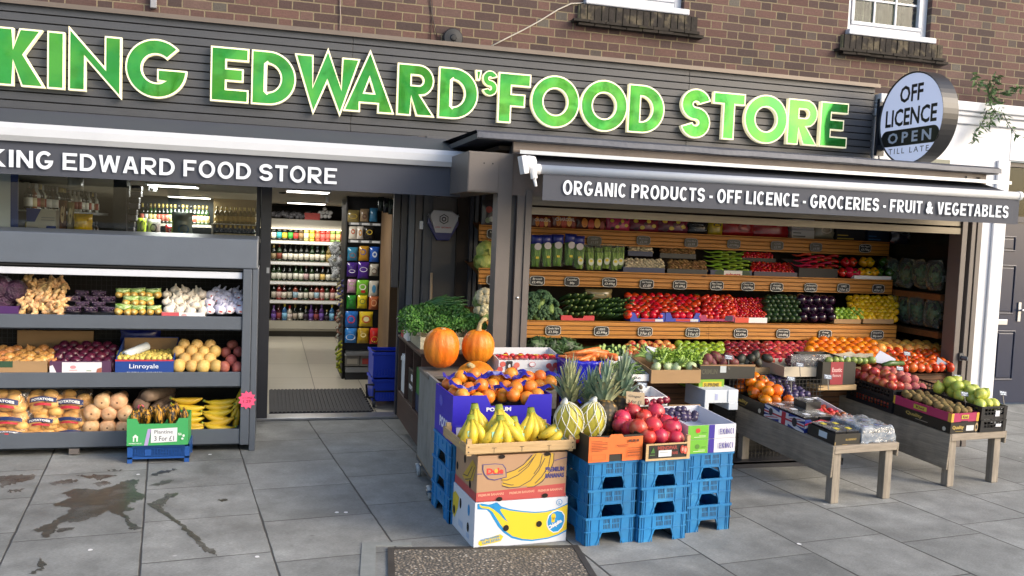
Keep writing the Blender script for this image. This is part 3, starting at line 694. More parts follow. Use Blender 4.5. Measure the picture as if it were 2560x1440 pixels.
m = M(); bx(m, 1.75, 5.35, 5.90, 5.93, .10, .60); part('front_slats', m, wood_mat('dark_slats', '6b4524', '4d2f18', 'X', .5, .65, .042), bay)
m = M(); bx(m, 1.75, 4.55, 5.86, 5.899, .60, .66); part('front_ledge', m, wood_mat('pale_ledge', 'a08a68', '8b7352', 'X', .2, .7), bay)
# side shelves along the right return
m = M()
for z in (at(2300, 735, 6.4).z, at(2300, 825, 6.4).z): m.add([(5.20, 6.05-YF, z-.03), (5.22, 7.0-YF, z-.03), (5.22, 7.0-YF, z+.03), (5.20, 6.05-YF, z+.03)], [(0, 1, 2, 3)]) if False else m.box(5.36, 5.48, 6.05-YF, 6.9-YF, z-.03, z+.02)
part('side_shelf', m, PINED, bay)

# ------------------------------------------------------------------ shop front: door frame, window, pilaster
sf = thing('shopfront', 'dark grey shop front frame with open doorway and glazed window', 'shop front', (0, 7.3, 0))
def sx(m, x0, x1, y0, y1, z0, z1, mi=0): return m.box(x0, x1, y0-7.3, y1-7.3, z0, z1, mi)
m = M(); sx(m, -.065, .018, 7.29, 7.42, 0, 2.36); sx(m, -.10, -.067, 7.36, 7.42, 0, 2.36)
dp = part('door_post', m, DARKG, sf, bevel=.004)
m = M(); q = at(670, 676, 7.285); m.box(q.x-.011, q.x+.011, -.014, -.0105, q.z-.022, q.z+.022); part('lock_plate', m, ALU, dp)
m = M(); sx(m, 1.115, 1.165, 7.28, 7.40, 0, 2.36); sx(m, 1.17, 1.225, 7.27, 7.40, 0, 2.36, 1); sx(m, 1.06, 1.112, 7.34, 7.42, 0, 2.36, 2); sx(m, 1.0, 1.055, 7.36, 7.42, 1.1, 2.36, 2); part('door_jamb', m, [BLUEG, GREYL, DARKG], sf, bevel=.003)
m = M(); sx(m, -5, 1.2, 7.33, 7.42, 2.05, 2.36); sx(m, -5, -.10, 7.345, 7.40, 0, .12); sx(m, -5, -.10, 7.335, 7.41, 1.16, 1.2); part('window_frame', m, DARKG, sf)
m = M(); sx(m, -5, -.10, 7.375, 7.381, 1.2, 2.05); part('pane', m, GLASS, sf)
m = M(); sx(m, -.09, 1.12, 7.28, 7.46, 0, .022); part('threshold', m, mat('threshold_metal', '8b8d90', .35, .6, var=.15), sf, bevel=.004)
m = M(); sx(m, 1.228, 1.62, 7.22, 7.42, 0, 2.36); sx(m, 1.30, 1.53, 7.205, 7.222, .1, 2.2, 1); part('pilaster', m, [GREY, mat('pilaster_panel', '4a4644', .45, var=.1, vs=3, dirt=.3)], sf, bevel=.003)
m = M()
for k, x in enumerate((1.60, 1.64, 1.69)): sx(m, x, x+.028, 7.12-.0*k, 7.2, 0, 2.2, k % 2)
part('side_guide_rail', m, [DARKG, GREY], sf)
# alarm box
q = at(1106, 560, 7.19)
al = thing('alarm_box', 'silver shield shaped burglar alarm box with dark blue base on the pilaster', 'alarm', q)
sh = [(-.075, .10), (-.118, .07), (-.112, .03), (-.06, -.06), (.06, -.06), (.112, .03), (.118, .07), (.075, .10)]
m = M(); m.prism([sh[::-1]], .06, 0, Matrix.Translation((0, -.06, 0))); part('cover', m, mat('silver_plastic', '9a9ca4', .35, .3), al, bevel=.012)
m = M(); m.prism([[(-.122, .05), (-.128, .0), (-.05, -.135), (.05, -.135), (.128, .0), (.122, .05), (.062, -.066), (-.062, -.066)]], .05, 0, Matrix.Translation((0, -.055, 0))); part('base', m, mat('navy_plastic', '1a2160', .3), al, bevel=.006)
m = M(); hexo = [(.042*math.cos(R(60*k+30)), .015+.042*math.sin(R(60*k+30))) for k in range(6)]; hexi = [(.034*math.cos(R(60*k+30)), .015+.034*math.sin(R(60*k+30))) for k in range(6)]
m.prism([hexo, hexi[::-1]], 0, 0, Matrix.Translation((0, -.0625, .025))); m.prism([ell(0, 0, .02, .02), ell(0, 0, .011, .011)[::-1]], 0, 0, Matrix.Translation((0, -.0625, .04)))
text(m, 'SECURITY', (-.02, -.0625, -.035), X3, Z3, .085, .013, 1, .03); text(m, 'HW', (-.07, -.0625, -.035), X3, Z3, .04, .013, 1, .03)
part('emblem', m, [INK, mat('red_print', '9c2a30', .6)], al)
q = at(1058, 563, 7.26); m = M(); m.box(-.034, .034, -.03, 0, -.034, .034); m.tube([(0, -.031, .008), (0, -.033, .008)], .009, 10, 1); m.tube([(.012, -.031, -.012), (.012, -.033, -.012)], .004, 8, 1)
solo('switch_box', m, [WHITEP, GREYPRINT], 'small square white key switch on the door jamb beside the alarm box', 'switch', bevel=.004, loc=q)
q0, q1 = at(1079, 682, 7.12), at(1076, 800, 7.12); m = M(); m.tube([q0, q1, q1+Vector((-.01, -.02, -.5))], .011, 8)
solo('broom_handle', m, mat('broom_wood', 'b99a78', .6), 'pale wooden broom handle leaning upright against the pilaster', 'broom', smooth=True)

# ------------------------------------------------------------------ neighbour: white rendered front and navy door
nb = thing('neighbouring_house', 'white rendered house front with a moulded cornice and navy blue door', 'house front', (0, 7.34, 0))
REN = mat('white_render', 'd9dbe0', .75, var=.05, vs=3, bump=.001, bs=40, dirt=.1)
zc_ = at(2470, 268, 7.3).z; zl = at(2530, 402, 7.34).z; dx0, dx1 = at(2500, 700, 7.34).x, at(2500, 700, 7.34).x+1.0
m = M(); m.box(5.6, dx0, 0, .06, 0, zc_-.18); m.box(dx0, dx1, 0, .06, zl, zc_-.18); m.box(dx1, 14, 0, .06, 0, zc_-.18)
m.box(5.58, 14, -.09, .06, zc_-.06, zc_+.03); m.box(5.58, 14, -.06, .06, zc_-.10, zc_-.06); m.box(5.58, 14, -.03, .06, zc_-.18, zc_-.10)
m.box(dx0-.16, dx0-.004, -.03, 0, 0, zl-.004); part('wall', m, REN, nb, bevel=.012)
m = M(); m.box(dx0, dx0+.05, .08, .16, 0, zl); m.box(dx1-.05, dx1, .08, .16, 0, zl); m.box(dx0+.05, dx1-.05, .08, .16, zl-.05, zl); zt = at(2530, 548, 7.45).z; m.box(dx0+.05, dx1-.05, .085, .155, zt-.03, zt+.03)
df = part('door_frame', m, mat('navy_gloss', '1d2740', .28, var=.04), nb)
m = M(); m.box(dx0+.05, dx1-.05, .115, .121, zt+.03, zl-.05); part('transom_pane', m, glass('transom_glass', (.5, .56, .55), .8), df)
m = M(); m.box(dx0, dx1, .3, .32, zt, zl); part('transom_blind', m, mat('transom_dark', '20282a', .8), df)
m = M(); m.box(dx0+.052, dx1-.052, .10, .15, .02, zt-.032); dr = part('door', m, MATS['navy_gloss'], nb)
def panel(px0, px1, y0, y1):
    a, b = at(px0, y0, 7.44).x, at(px1, y0, 7.44).x; z1_, z0_ = at(px0+15, y0, 7.44).z, at(px0+15, y1, 7.44).z
    m = M()
    for q in ((a, b, z0_, z0_+.014), (a, b, z1_-.014, z1_), (a, a+.014, z0_+.014, z1_-.014), (b-.014, b, z0_+.014, z1_-.014)): m.box(q[0], q[1], .088, .0995, q[2], q[3])
    m.box(a+.03, b-.03, .09, .0995, z0_+.03, z1_-.03)
    part('raised_panel', m, MATS['navy_gloss'], dr, bevel=.004)
for q in ((2498, 2540, 590, 628), (2494, 2540, 662, 785), (2490, 2538, 826, 950)): panel(*q)
for q in ((2578, 2630, 592, 632), (2578, 2630, 664, 788), (2576, 2630, 830, 955)): panel(*q)
m = M(); z = at(2500, 805, 7.44).z; a = at(2486, 805, 7.44).x; b = at(2516, 805, 7.44).x; m.box(a, b, .085, .0995, z-.028, z+.028); part('letter_plate', m, ALU, dr, bevel=.003)
m = M(); a = at(2550, 780, 7.42); m.box(a.x-.017, a.x+.017, .085, .0995, a.z-.1, a.z+.1); m.tube([(a.x, .085, a.z+.02), (a.x, .05, a.z+.02), (a.x+.1, .05, a.z+.02)], .011, 8); part('handle', m, ALU, dr)
m = M(); a = at(2486, 655, 7.44); text(m, '0c', (a.x, .098, a.z-.005), X3, Z3, None, .05, 0, .01); part('door_number', m, PAPER, dr)
m = M(); a0, a1 = at(2336, 385, 7.33), at(2384, 420, 7.33); m.box(a0.x-.3, a1.x, -.02, .0, a1.z-.5, a0.z+.01, 0); m.box(a0.x-.3, a1.x-.06, -.024, -.0202, a1.z-.5, a0.z-.05, 1); part('side_window', m, [WHITE, mat('dim_pane', '4d5a58', .15)], nb)
# buddleia growing out of the parapet
pb = thing('wall_plant', 'straggly green buddleia growing out of the brickwork above the white cornice', 'plant', at(2475, 225, 7.33))
SPR = [[(2475, 200), (2470, 240), (2480, 270), (2500, 300)], [(2478, 240), (2500, 265), (2520, 310), (2545, 345)], [(2475, 250), (2460, 300), (2440, 330), (2432, 355)], [(2480, 235), (2510, 232), (2540, 222), (2570, 215)], [(2470, 215), (2450, 215), (2436, 185)], [(2490, 270), (2475, 305), (2462, 318)], [(2476, 230), (2490, 205), (2486, 185)]]
st, lv = M(), M(); 
for L in SPR:
    P3 = [at(x, y, 7.30-.12*(i/len(L))-U(0, .05))-pb.location for i, (x, y) in enumerate(L)]
    st.tube(P3, [.006, .005, .004, .002][-len(P3):], 5)
    for a, b in zip(P3, P3[1:]):
        for k in range(17):
            p = a.lerp(b, (k+U(0, 1))/17)+Vector((U(-.03, .03), U(-.02, .02), U(-.02, .03))); d = Vector((U(-1, 1), U(-1, .3), U(-1.1, .2))).normalized(); ll = U(.04, .085); s_ = d.cross(Vector((U(-1, 1), U(-1, 1), U(-1, 1)))).normalized()*ll*.17
            lv.add([p, p+d*ll*.45+s_, p+d*ll, p+d*ll*.45-s_], [(0, 1, 2, 3)])
part('stem', st, mat('plant_stem', '4c5138', .8), pb); part('foliage', lv, mat('buddleia_leaf', '4f6b3c', .6, ov=.0, var=.4, vs=14), pb)
# ------------------------------------------------------------------ inside the shop
def atX(px, py, X):
    v = (px-1280)/F*rr - (py-720)/F*uu + fw
    return Vector((0, 0, CH)) + v*(X/v.x)
t = NT('floor_tiles'); oc = t.coord(); br = t.n('TexBrick'); br.offset = .0
t.l(oc, br.inputs['Vector']); br.inputs['Scale'].default_value = 1; br.inputs['Brick Width'].default_value = .46; br.inputs['Row Height'].default_value = .92; br.inputs['Mortar Size'].default_value = .004
br.inputs['Color1'].default_value = hx('b4ae9e'); br.inputs['Color2'].default_value = hx('aca698'); br.inputs['Mortar'].default_value = hx('3f3a30')
t.l(t.hsv(br.outputs[0], .5, t.rng(t.noise(t.scale(oc, (3, 40, 1)), 1., 4), .3, .7, .92, 1.06)), t.b.inputs['Base Color']); t.b.inputs['Roughness'].default_value = .28
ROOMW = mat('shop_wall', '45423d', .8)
m = M(); m.quad((-5, 7.42, .018), (1.3, 7.42, .018), (1.3, 13.6, .018), (-5, 13.6, .018)); struct('shop_floor', m, t.m)
shell = thing('shop_interior', 'dim shop interior with cream walls and pale ceiling behind the doorway and window', 'room', (0, 7.5, 0))
m = M()
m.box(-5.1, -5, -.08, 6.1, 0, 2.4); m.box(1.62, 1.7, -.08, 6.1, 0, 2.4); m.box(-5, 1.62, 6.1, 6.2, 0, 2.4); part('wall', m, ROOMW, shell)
m = M(); m.add([(-5, -.1, 1.92), (1.62, -.1, 1.92), (1.62, 6.1, 1.838), (-5, 6.1, 1.838)], [(0, 3, 2, 1)]); m.box(-5, 1.62, -.05, 6.1, 2.38, 2.42); part('ceiling', m, mat('shop_ceiling', '8f8c84', .8), shell)
# ceiling lamps (lit)
CZ = lambda Y: 1.905-.0135*(Y-8.4)
def lamp(px0, py0, px1, py1, Y, lab, dep=.35):
    x0, x1, _, _ = rect(px0, py0, px1, py1, Y); z = CZ(Y)-.012
    o = thing('ceiling_light', lab, 'ceiling light', ((x0+x1)/2, Y, z), 0, 'lit ceiling lights'); h = (x1-x0)/2
    m = M(); m.box(-h, h, -dep/2, dep/2, -.006, .0); part('diffuser', m, emis('lamp_panel', 'fff8ec', 4.), o)
    m = M(); m.box(-h-.015, h+.015, -dep/2-.015, dep/2+.015, .0, .01); part('frame', m, WHITEP, o)
    ld = bpy.data.lights.new('lamp_light', 'AREA'); ld.shape = 'RECTANGLE'; ld.size = 2*h; ld.size_y = dep; ld.energy = 11 if px0 < 600 else 6; ld.color = (1, .97, .92)
    lo = bpy.data.objects.new('lamp_light', ld); COL.objects.link(lo); lo.parent = o; lo.location = (0, 0, -.02)
lamp(375, 459, 492, 474, 8.6, 'wide lit ceiling panel nearest the window, beside the white camera')
lamp(424, 488, 524, 500, 11.4, 'smaller lit ceiling panel deeper behind the window')
lamp(718, 476, 820, 488, 8.4, 'brighter lit ceiling panel just inside the doorway')
lamp(720, 501, 812, 511, 11.6, 'dimmer lit ceiling panel at the back over the wine shelves')
for px, py, Y, mt, lab in ((381, 472, 8.6, WHITEP, 'white dome security camera under the ceiling behind the window'), (706, 479, 9.0, DARKG, 'dark dome security camera under the ceiling inside the doorway')):
    q = at(px, py, Y); o = thing('security_camera', lab, 'camera', q)
    m = M(); m.lathe([(0, .05), (.032, .05), (.04, .0), (.034, -.02), (0, -.025)], 14); m.tube([(0, 0, .05), (0, 0, max(.06, CZ(Y)-q.z))], .015, 8); part('housing', m, mt, o, True)
    m = M(); m.lathe([(0, .0), (.02, .005), (.022, .02)], 12, 0, Matrix.Translation((0, -.045, -.005)) @ Matrix.Rotation(R(-70), 4, 'X')); part('lens', m, BLACK, o, True)
q = at(818, 498, 9.6); m = M(); m.tube([(0, 0, .03), (0, 0, -.035)], [.02, .016], 10); solo('motion_sensor', m, WHITEP, 'white motion sensor hanging by the doorway ceiling panel', 'sensor', smooth=True, loc=q)

# wine cooler with bottles
YC = 12.5
cz = lambda py: at(770, py, YC).z
wc = thing('wine_shelving', 'cream open display shelving filled with wine bottles at the back of the shop', 'shelving', (0, YC, 0))
CREAM = mat('cream_enamel', 'a9a496', .4)
x0, x1 = at(640, 700, YC).x, 1.55
m = M(); m.box(x0, x1, .0, .45, cz(572), cz(549)); part('canopy', m, CREAM, wc, bevel=.01)
m = M(); m.box(x0, x1, .36, .42, .1, cz(549)); m.box(x0, x1, .05, .4, .0, .09); part('back_panel', m, mat('cooler_inside', '3c382f', .6), wc)
rows = [(603, 612), (655, 664), (704, 713), (751, 760), (803, 822)]
for a, b in rows:
    m = M(); m.box(x0, x1, -.02 if a > 800 else 0, .36, cz(b), cz(a)); sh_ = part('shelf', m, CREAM, wc)
    m = M()
    x = x0+.05
    m.box(x0+.02, x1-.02, -.003, -.0005, cz(b)+.008, cz(a)-.008)
    if a < 800: part('price_strip', m, PAPER, sh_)
m = M(); m.box(x0, x1, -.01, .02, .1, cz(824))
for k in range(5): m.box(x0, x1, -.016, -.0105, .115+.03*k, .127+.03*k)
part('plinth', m, mat('cream_plinth', '8f8a7c', .4), wc)
m = M(); m.box(x0+.02, x1-.02, -.0, .025, cz(572)-.012, cz(572)-.002); part('strip_lamp', m, emis('shelf_lamp', 'ffe9c0', 2.), wc)
ld = bpy.data.lights.new('shelf_light', 'AREA'); ld.shape = 'RECTANGLE'; ld.size = x1-x0-.1; ld.size_y = .1; ld.energy = 2.2; ld.color = (1, .92, .78)
lo = bpy.data.objects.new('shelf_light', ld); COL.objects.link(lo); lo.parent = wc; lo.location = ((x0+x1)/2, -.12, cz(572)-.02); lo.rotation_euler = (R(35), 0, 0)
def bottle_mesh(nm, glassc, lab, cap, h=.25, r=.034):
    m = M(); m.lathe([(0, 0), (r, 0), (r, h*.14)], 10, 0); m.lathe([(r+.0008, h*.13), (r+.0008, h*.46)], 10, 1); m.lathe([(r, h*.45), (r, h*.58), (r*.8, h*.66), (r*.42, h*.74), (r*.36, h*.82)], 10, 0); m.lathe([(r*.40, h*.80), (r*.42, h*1.0), (0, h*1.0)], 10, 2)
    return m.mesh(nm, [mat('bottle_'+glassc, glassc, .08, spec=.6), mat('label_'+lab, lab, .6), mat('cap_'+cap, cap, .35)], True)
BOT = {}
def bottle(gc, lc, cc, h=.25, r=.034):
    k = (gc, lc, cc, h, r)
    if k not in BOT: BOT[k] = bottle_mesh('bottle', *k)
    return BOT[k]
DK, GR, RO, WH, RD = '0d1410', '22381c', '8a2f2a', 'b9b26a', '3a0d10'
ROWS = [([(DK, 'e6dfc8', 'c9a850'), (DK, '3aa0a8', '9a9a9a'), (DK, 'd8bc3c', 'c9a850'), (DK, '3da43d', '2f8a2f'), (DK, 'c43b34', '9a2a2a'), ('4a3c28', '8a7048', '6a5838'), (WH, 'e0d8b8', '5a7a3a'), ('c9b03a', 'dccb58', 'b99a30'), ('c05a3a', 'd07858', 'a03a2a'), ('b83a34', 'd0605a', '8a2a2a'), ('b04038', 'c8584c', '8a2a2a'), ('7a9a4a', 'cfa070', '5a7a3a')], 'bright sparkling wine bottle on the top row of the wine shelving'),
        ([(DK, 'd8d2c0', '1a1a1a'), (DK, 'e0dccc', '2a2a2a'), (GR, '7a3a2a', '6a2a20'), (DK, '93a08c', '1a2a1a'), (GR, 'd8d2c0', '2a4a2a'), (DK, '8a7a5a', 'b09a5a'), (DK, 'a06a3a', '6a2a20'), ('6a5a2a', 'b09a5a', '8a7a3a'), (DK, 'dcd8c8', '6a7a8a')], 'dark wine bottle with pale label on the second wine row'),
        ([(GR, 'd8d6c8', '3a5a3a'), (DK, 'd0cec0', '1a1a1a'), (GR, 'c8c8b8', '2a4a2a'), (DK, 'b89a9a', '9a6a6a'), (DK, 'd8b868', '8a2a2a'), (GR, 'd4d2c4', '8a9a6a')], 'green glass wine bottle with white label on the third wine row'),
        ([(RD, 'd0c8b8', '8a2a2a'), ('8a4a3a', '9ab8c8', '2a2a3a'), (RO, 'c8a8a0', 'a05a5a'), (DK, 'd8d4c8', '1a1a1a'), (GR, 'd6d2c2', '5a1a1a'), (RD, '2a2a2a', '5a1a1a'), (DK, 'b8b0a0', '3a1a1a')], 'red or rose wine bottle on the fourth wine row'),
        ([(DK, 'd0ccc0', '2a2a2a'), ('4a2a6a', '6a4a9a', '7a5aaa'), (DK, '2a1a2a', '8a7a3a'), ('2a5a8a', '7ab0d0', 'c8b83a'), ('9a4a2a', 'b05a3a', 'a02a2a'), ('b8b0a0', 'c8b8b0', 'c03a3a'), (DK, 'a89a8a', '9a8a4a'), (RD, '8a3a3a', '3a1a1a')], 'small spirit or liqueur bottle on the lowest wine row')]
for (a, b), (kinds, lab) in zip(rows, ROWS):
    x = at(684, a, YC).x; i = 0
    while x < 1.12:
        gc, lc, cc = kinds[i % len(kinds)] if i < len(kinds) and a == 603 else random.choice(kinds)
        h = U(.225, .245) if a != 803 else random.choice((.16, .21, .23, .24)); h = round(h, 2)
        o = link('wine_bottle', bottle(gc, lc, cc, h), None, (x, YC+.05+U(-.01, .01), cz(a)), (0, 0, U(0, 6))); tag(o, lab, 'bottle', 'wine bottles on the back shelving')
        x += U(.068, .078); i += 1
# things on top of the cooler
zt = cz(549)
for k, (px, py) in enumerate(((803, 541), (813, 541), (823, 541), (808, 531), (818, 531), (812, 522), (826, 532), (800, 532))):
    q = at(px, py, YC+.1); m = M(); m.tube([(0, -.06, 0), (0, .1, 0)], .027, 12); solo('paper_roll', m, PAPER, 'white paper roll in the pyramid on top of the wine shelving', 'paper roll', 'paper rolls stacked on the wine shelving', True, loc=q)
x0_, x1_, _, _ = rect(762, 533, 800, 549, YC); q = Vector((x0_, YC+.02, zt)); m = M(); m.box(0, x1_-x0_, 0, .12, 0, .095); bxo = solo('carton', m, mat('red_carton', 'a83a32', .6), 'red carton lying on top of the wine shelving', 'carton', loc=q)
m = M(); text(m, 'KITCHEN', (.015, -.001, .05), X3, Z3, .15, .03, 0, .02); text(m, 'ROLLS', (.015, -.001, .012), X3, Z3, .1, .025, 0, .02) if False else None; part('lettering', m, PAPER, bxo) if False else None
m = M()
for k in range(26):
    a = k/25; m.tube([(-.25+.5*a+U(-.02, .02), U(-.03, .05), .02+U(0, .06)), (-.2+.5*a, U(0, .1), .03+U(0, .07))], U(.02, .035), 6)
solo('rolled_bags', m, mat('grey_film', '77767a', .35), 'bundle of grey plastic film lying on the wine shelving', 'packaging', smooth=True, loc=(at(722, 545, YC).x, YC+.1, zt))

# snack rack seen through the doorway
YR = 9.15
rk = thing('snack_rack', 'black metal snack rack with hanging sweet bags inside the doorway', 'rack', (at(862, 900, YR).x, YR, .018))
wR = at(975, 720, YR).x-rk.location.x; hR = at(900, 490, YR).z
m = M(); m.box(-.02, wR, .10, .14, 0, hR); part('back_panel', m, BLACK, rk)
m = M(); m.box(-.03, -.006, -.02, .55, 0, hR-.05); m.tube([(-.02, -.02, 0), (-.02, -.02, hR)], .012, 6); part('side_frame', m, mat('black_mesh', '121316', .5), rk)
rz = lambda py: at(895, py, YR).z-.018
STR = mat('shelf_grey_metal', '7d7f80', .4, .4)
for a, b in ((556, 563), (600, 607), (878, 884), (915, 927)):
    m = M(); m.box(0, wR, -.02 if a < 800 else -.10, .1, rz(b), rz(a)); s_ = part('rail', m, STR, rk)
    if a < 700:
        m = M(); 
        for k in range(5): m.box(.02+.11*k, .10+.11*k, -.023, -.0205, rz(b)+.004, rz(a)-.004)
        part('price_card', m, PAPER, s_)
m = M(); m.box(0, wR, -.08, .1, -.0, .07); part('base', m, BLACK, rk)
def pillow(w, h, d, mi=0, nx=8, nz=8, crimp=.035):
    m = M(); vs, fs = [], []
    for sgn in (-1, 1):
        k0 = len(vs)
        for j in range(nz+1):
            for i in range(nx+1):
                a, b = i/nx*2-1, j/nz*2-1
                e = max(0, (1-abs(a)**2.4))*max(0, (1-abs(b)**3)); wr = .10*d*math.sin(i*3.1+j*1.7)*(1-e)
                pinch = 1-.05*(1-b*b)*0-.06*(1-abs(b))*abs(a)
                vs.append((a*w/2*pinch, sgn*d/2*e**.6+wr, b*h/2))
        for j in range(nz):
            for i in range(nx):
                q = (k0+j*(nx+1)+i, k0+j*(nx+1)+i+1, k0+(j+1)*(nx+1)+i+1, k0+(j+1)*(nx+1)+i)
                fs.append(q if sgn < 0 else q[::-1])
    m.add(vs, fs, mi); return m
def bagmat(c): return mat('bag_'+c, c, .22, coat=.4)
PILL = {}
def packet(name, px0, py0, px1, py1, Y, col, lab, blobs=(), d=.05, cat='packet', group=None, word=None, wc='f0f0f0', rz_=0., dy=0.):
    """printed pillow packet as seen between two photo corners at depth Y; blobs: (cx, cy, rx, ry, colour) in unit coords"""
    x0, x1, z0, z1 = rect(px0, py0, px1, py1, Y); w, h = x1-x0, z1-z0
    m = pillow(w, h, d); cols = []
    o = link(name, m.mesh(name, bagmat(col), True), None, ((x0+x1)/2, Y+dy, (z0+z1)/2), (0, 0, rz_)); tag(o, lab, cat, group)
    pm = M()
    for cx, cy, rx_, ry_, c in blobs:
        if c not in cols: cols.append(c)
        P = [(p[0]*w/2, p[1]*h/2) for p in ell(cx, cy, rx_, ry_, 14)]
        vs = []
        tri = tessellate_polygon([[Vector((p[0], p[1], 0)) for p in P]])
        for p in P:
            a, b = p[0]/w*2, p[1]/h*2; e = max(0, 1-abs(a)**2.4)*max(0, 1-abs(b)**3); vs.append((p[0], -d/2*e**.6-.002, p[1]))
        pm.add(vs, [tuple(q) for q in tri], cols.index(c))
    if word:
        if wc not in cols: cols.append(wc)
        tv, tf, asp = text_raw(word, .03); ww = w*.74; hh = min(h*.2, ww/asp*1.3)
        vs = []
        for p in tv:
            X, Z = (p[0]-.5)*ww, (p[1]-.5)*hh+h*.16; a, b = X/w*2, Z/h*2; e = max(0, 1-abs(a)**2.4)*max(0, 1-abs(b)**3); vs.append((X, -d/2*e**.6-.0035, Z))
        pm.add(vs, tf, cols.index(wc))
    if cols: part('print', pm, [mat('ink_'+c, c, .4) for c in cols], o)
    return o
G_ = 'snack packets hanging on the rack'
def blob(c1, c2=None): return [(0, .1, .6, .3, c1)]+([(.1, -.4, .5, .3, c2)] if c2 else [])
PK = [(866, 525, 898, 556, '8a7a4c', [(0, 0, .7, .4, 'c8a83c')], 'round brown snack pack on the top rack shelf'), (900, 522, 922, 554, '9a8468', [(0, -.2, .5, .4, '6a4a38')], 'beige snack pouch on the top rack shelf'), (924, 520, 944, 554, '3a78a0', [], 'blue packet at the right of the top rack shelf'),
      (872, 566, 892, 598, 'd8cfc0', [(0, .2, .5, .4, 'b0522a')], 'white and orange packet on the second rack shelf'), (892, 566, 909, 598, 'd8cfc4', [(0, 0, .5, .5, 'c88a3a')], 'pale packet with amber picture on the second rack shelf'), (910, 566, 936, 598, '2a2622', [(0, .1, .6, .4, 'd0b040')], 'black and gold packet on the second rack shelf'),
      (868, 618, 894, 652, '3a7c9a', [(0, -.2, .6, .4, '8a5a48')], 'teal blue packet hanging left in the third rack row'), (897, 615, 922, 652, 'b8862c', [(-.2, .2, .6, .4, '2a4a9a')], 'amber packet with blue print in the third rack row'), (924, 617, 948, 655, '2a58b0', [(0, 0, .5, .4, 'd0d8e8')], 'royal blue packet hanging right in the third rack row'),
      (866, 656, 893, 692, '44287a', [(0, -.2, .6, .25, 'e8e0f0')], 'purple packet with white print at the left of the fourth rack row'), (894, 655, 922, 696, '4c2a86', [(0, .1, .7, .3, 'e0d8ec')], 'larger purple packet in the middle of the fourth rack row'), (924, 660, 946, 690, 'b8b0a0', [(0, -.2, .6, .5, '5a3a2a')], 'cream packet hanging right in the fourth rack row'),
      (868, 698, 890, 732, 'c89ab0', [(0, .3, .7, .3, '8ab04a')], 'pink packet hanging left in the fifth rack row'), (891, 700, 921, 738, '7ac03a', [(0, .1, .6, .4, 'f0e8d0'), (.1, -.5, .4, .2, 'd03a2a')], 'lime green packet in the middle of the fifth rack row'), (922, 702, 946, 742, 'c8c0b0', [(0, 0, .4, .5, '4a8ab0')], 'off white packet hanging right in the fifth rack row'),
      (866, 738, 890, 772, '2f8a34', [(0, 0, .6, .4, '1c5a22')], 'dark green packet hanging left in the sixth rack row'), (893, 738, 918, 771, 'd8c42a', [(0, .1, .6, .4, '6a7a2a')], 'bright yellow packet in the sixth rack row'), (922, 740, 946, 774, 'b0603a', [(0, 0, .6, .5, 'd89a6a')], 'rusty orange packet hanging right in the sixth rack row'),
      (861, 778, 894, 818, '2a70c0', [(0, 0, .6, .5, 'c03a5a')], 'sky blue packet with red print in the seventh rack row'), (898, 779, 932, 816, 'd8b82c', [(0, 0, .65, .5, 'c8402c'), (0, 0, .4, .35, 'f0e0b0')], 'yellow and red packet in the seventh rack row'),
      (861, 820, 891, 857, '3a86d0', [(0, -.2, .8, .4, 'e8f0f8')], 'light blue and white packet in the lowest rack row'), (893, 820, 922, 858, 'b89428', [(0, .1, .5, .3, 'f0dc90')], 'mustard packet in the lowest rack row'), (924, 820, 948, 860, 'c8302c', [(0, -.4, .7, .4, 'e8b83a')], 'red packet at the right of the lowest rack row')]
for a, b, c, d, col, bl, lab in PK: packet('snack_packet', a, b, c, d, YR-.02, col, lab, bl, .05, 'packet', G_)
for a, c, col, lab in ((862, 898, '8a8478', 'clear plastic tub of pale sweets on the low rack shelf'), (900, 935, '8a2f2a', 'clear tub with red label on the low rack shelf')):
    x0_, x1_, z0_, z1_ = rect(a, 888, c, 914, YR-.05); m = M(); m.box(0, x1_-x0_, 0, .14, 0, z1_-z0_, 0); m.box(-.004, x1_-x0_+.004, -.004, .144, z1_-z0_, z1_-z0_+.012, 1); m.box(.02, x1_-x0_-.02, -.002, .0, .02, z1_-z0_-.03, 2)
    solo('plastic_tub', m, [mat('tub_plastic', '6d6a62', .25), mat('tub_lid', '9a9a98', .4), mat('tub_'+col, col, .6)], lab, 'tub', 'tubs on the rack', loc=(x0_, YR-.08, z0_))
for i, (py, pxc) in enumerate(((620, 846), (650, 843), (680, 842))):
    q = at(pxc, py, YR-.1); m = M()
    for k in range(7): m.tube([(U(-.05, .02), U(-.03, .03), .05), (U(-.08, .03), U(-.04, .04), 0), (U(-.06, .03), U(-.03, .03), -.06)], U(.015, .03), 6)
    solo('clear_bag', m, glass('clear_film', (.8, .82, .82), 1., .15, 1.45, .3, (.6, .6, .6)), ('topmost', 'middle', 'lowest')[i]+' crumpled clear bag hanging on the side of the snack rack', 'bag', 'clear bags on the rack side', True, loc=q)
for col, py0, py1, lab, c2, px in (('3a3a66', 700, 765, 'hank of blue and cream rope hanging on the rack side', 'a89a6a', 851), ('6a4a3a', 775, 845, 'brown bundle hanging on the rack side below the rope', '8a8a80', 848), ('a0a02a', 852, 930, 'bunch of yellow green net hanging at the foot of the rack side', '6a7a1a', 848)):
    m = M(); a, b = at(px, py0, YR-.06), at(px-2, py1, YR-.06)
    for k in range(16):
        f0 = k/16; p = a.lerp(b, f0); e = a.lerp(b, min(1, f0+.12)); m.tube([p+Vector((U(-.03, .03), U(-.03, .03), 0)), e+Vector((U(-.04, .04), U(-.03, .03), 0))], .012, 6, k % 2)
    solo('hanging_bundle', m, [mat('bundle_'+col, col, .6), mat('bundle_'+c2, c2, .6)], lab, 'bundle', None, True)
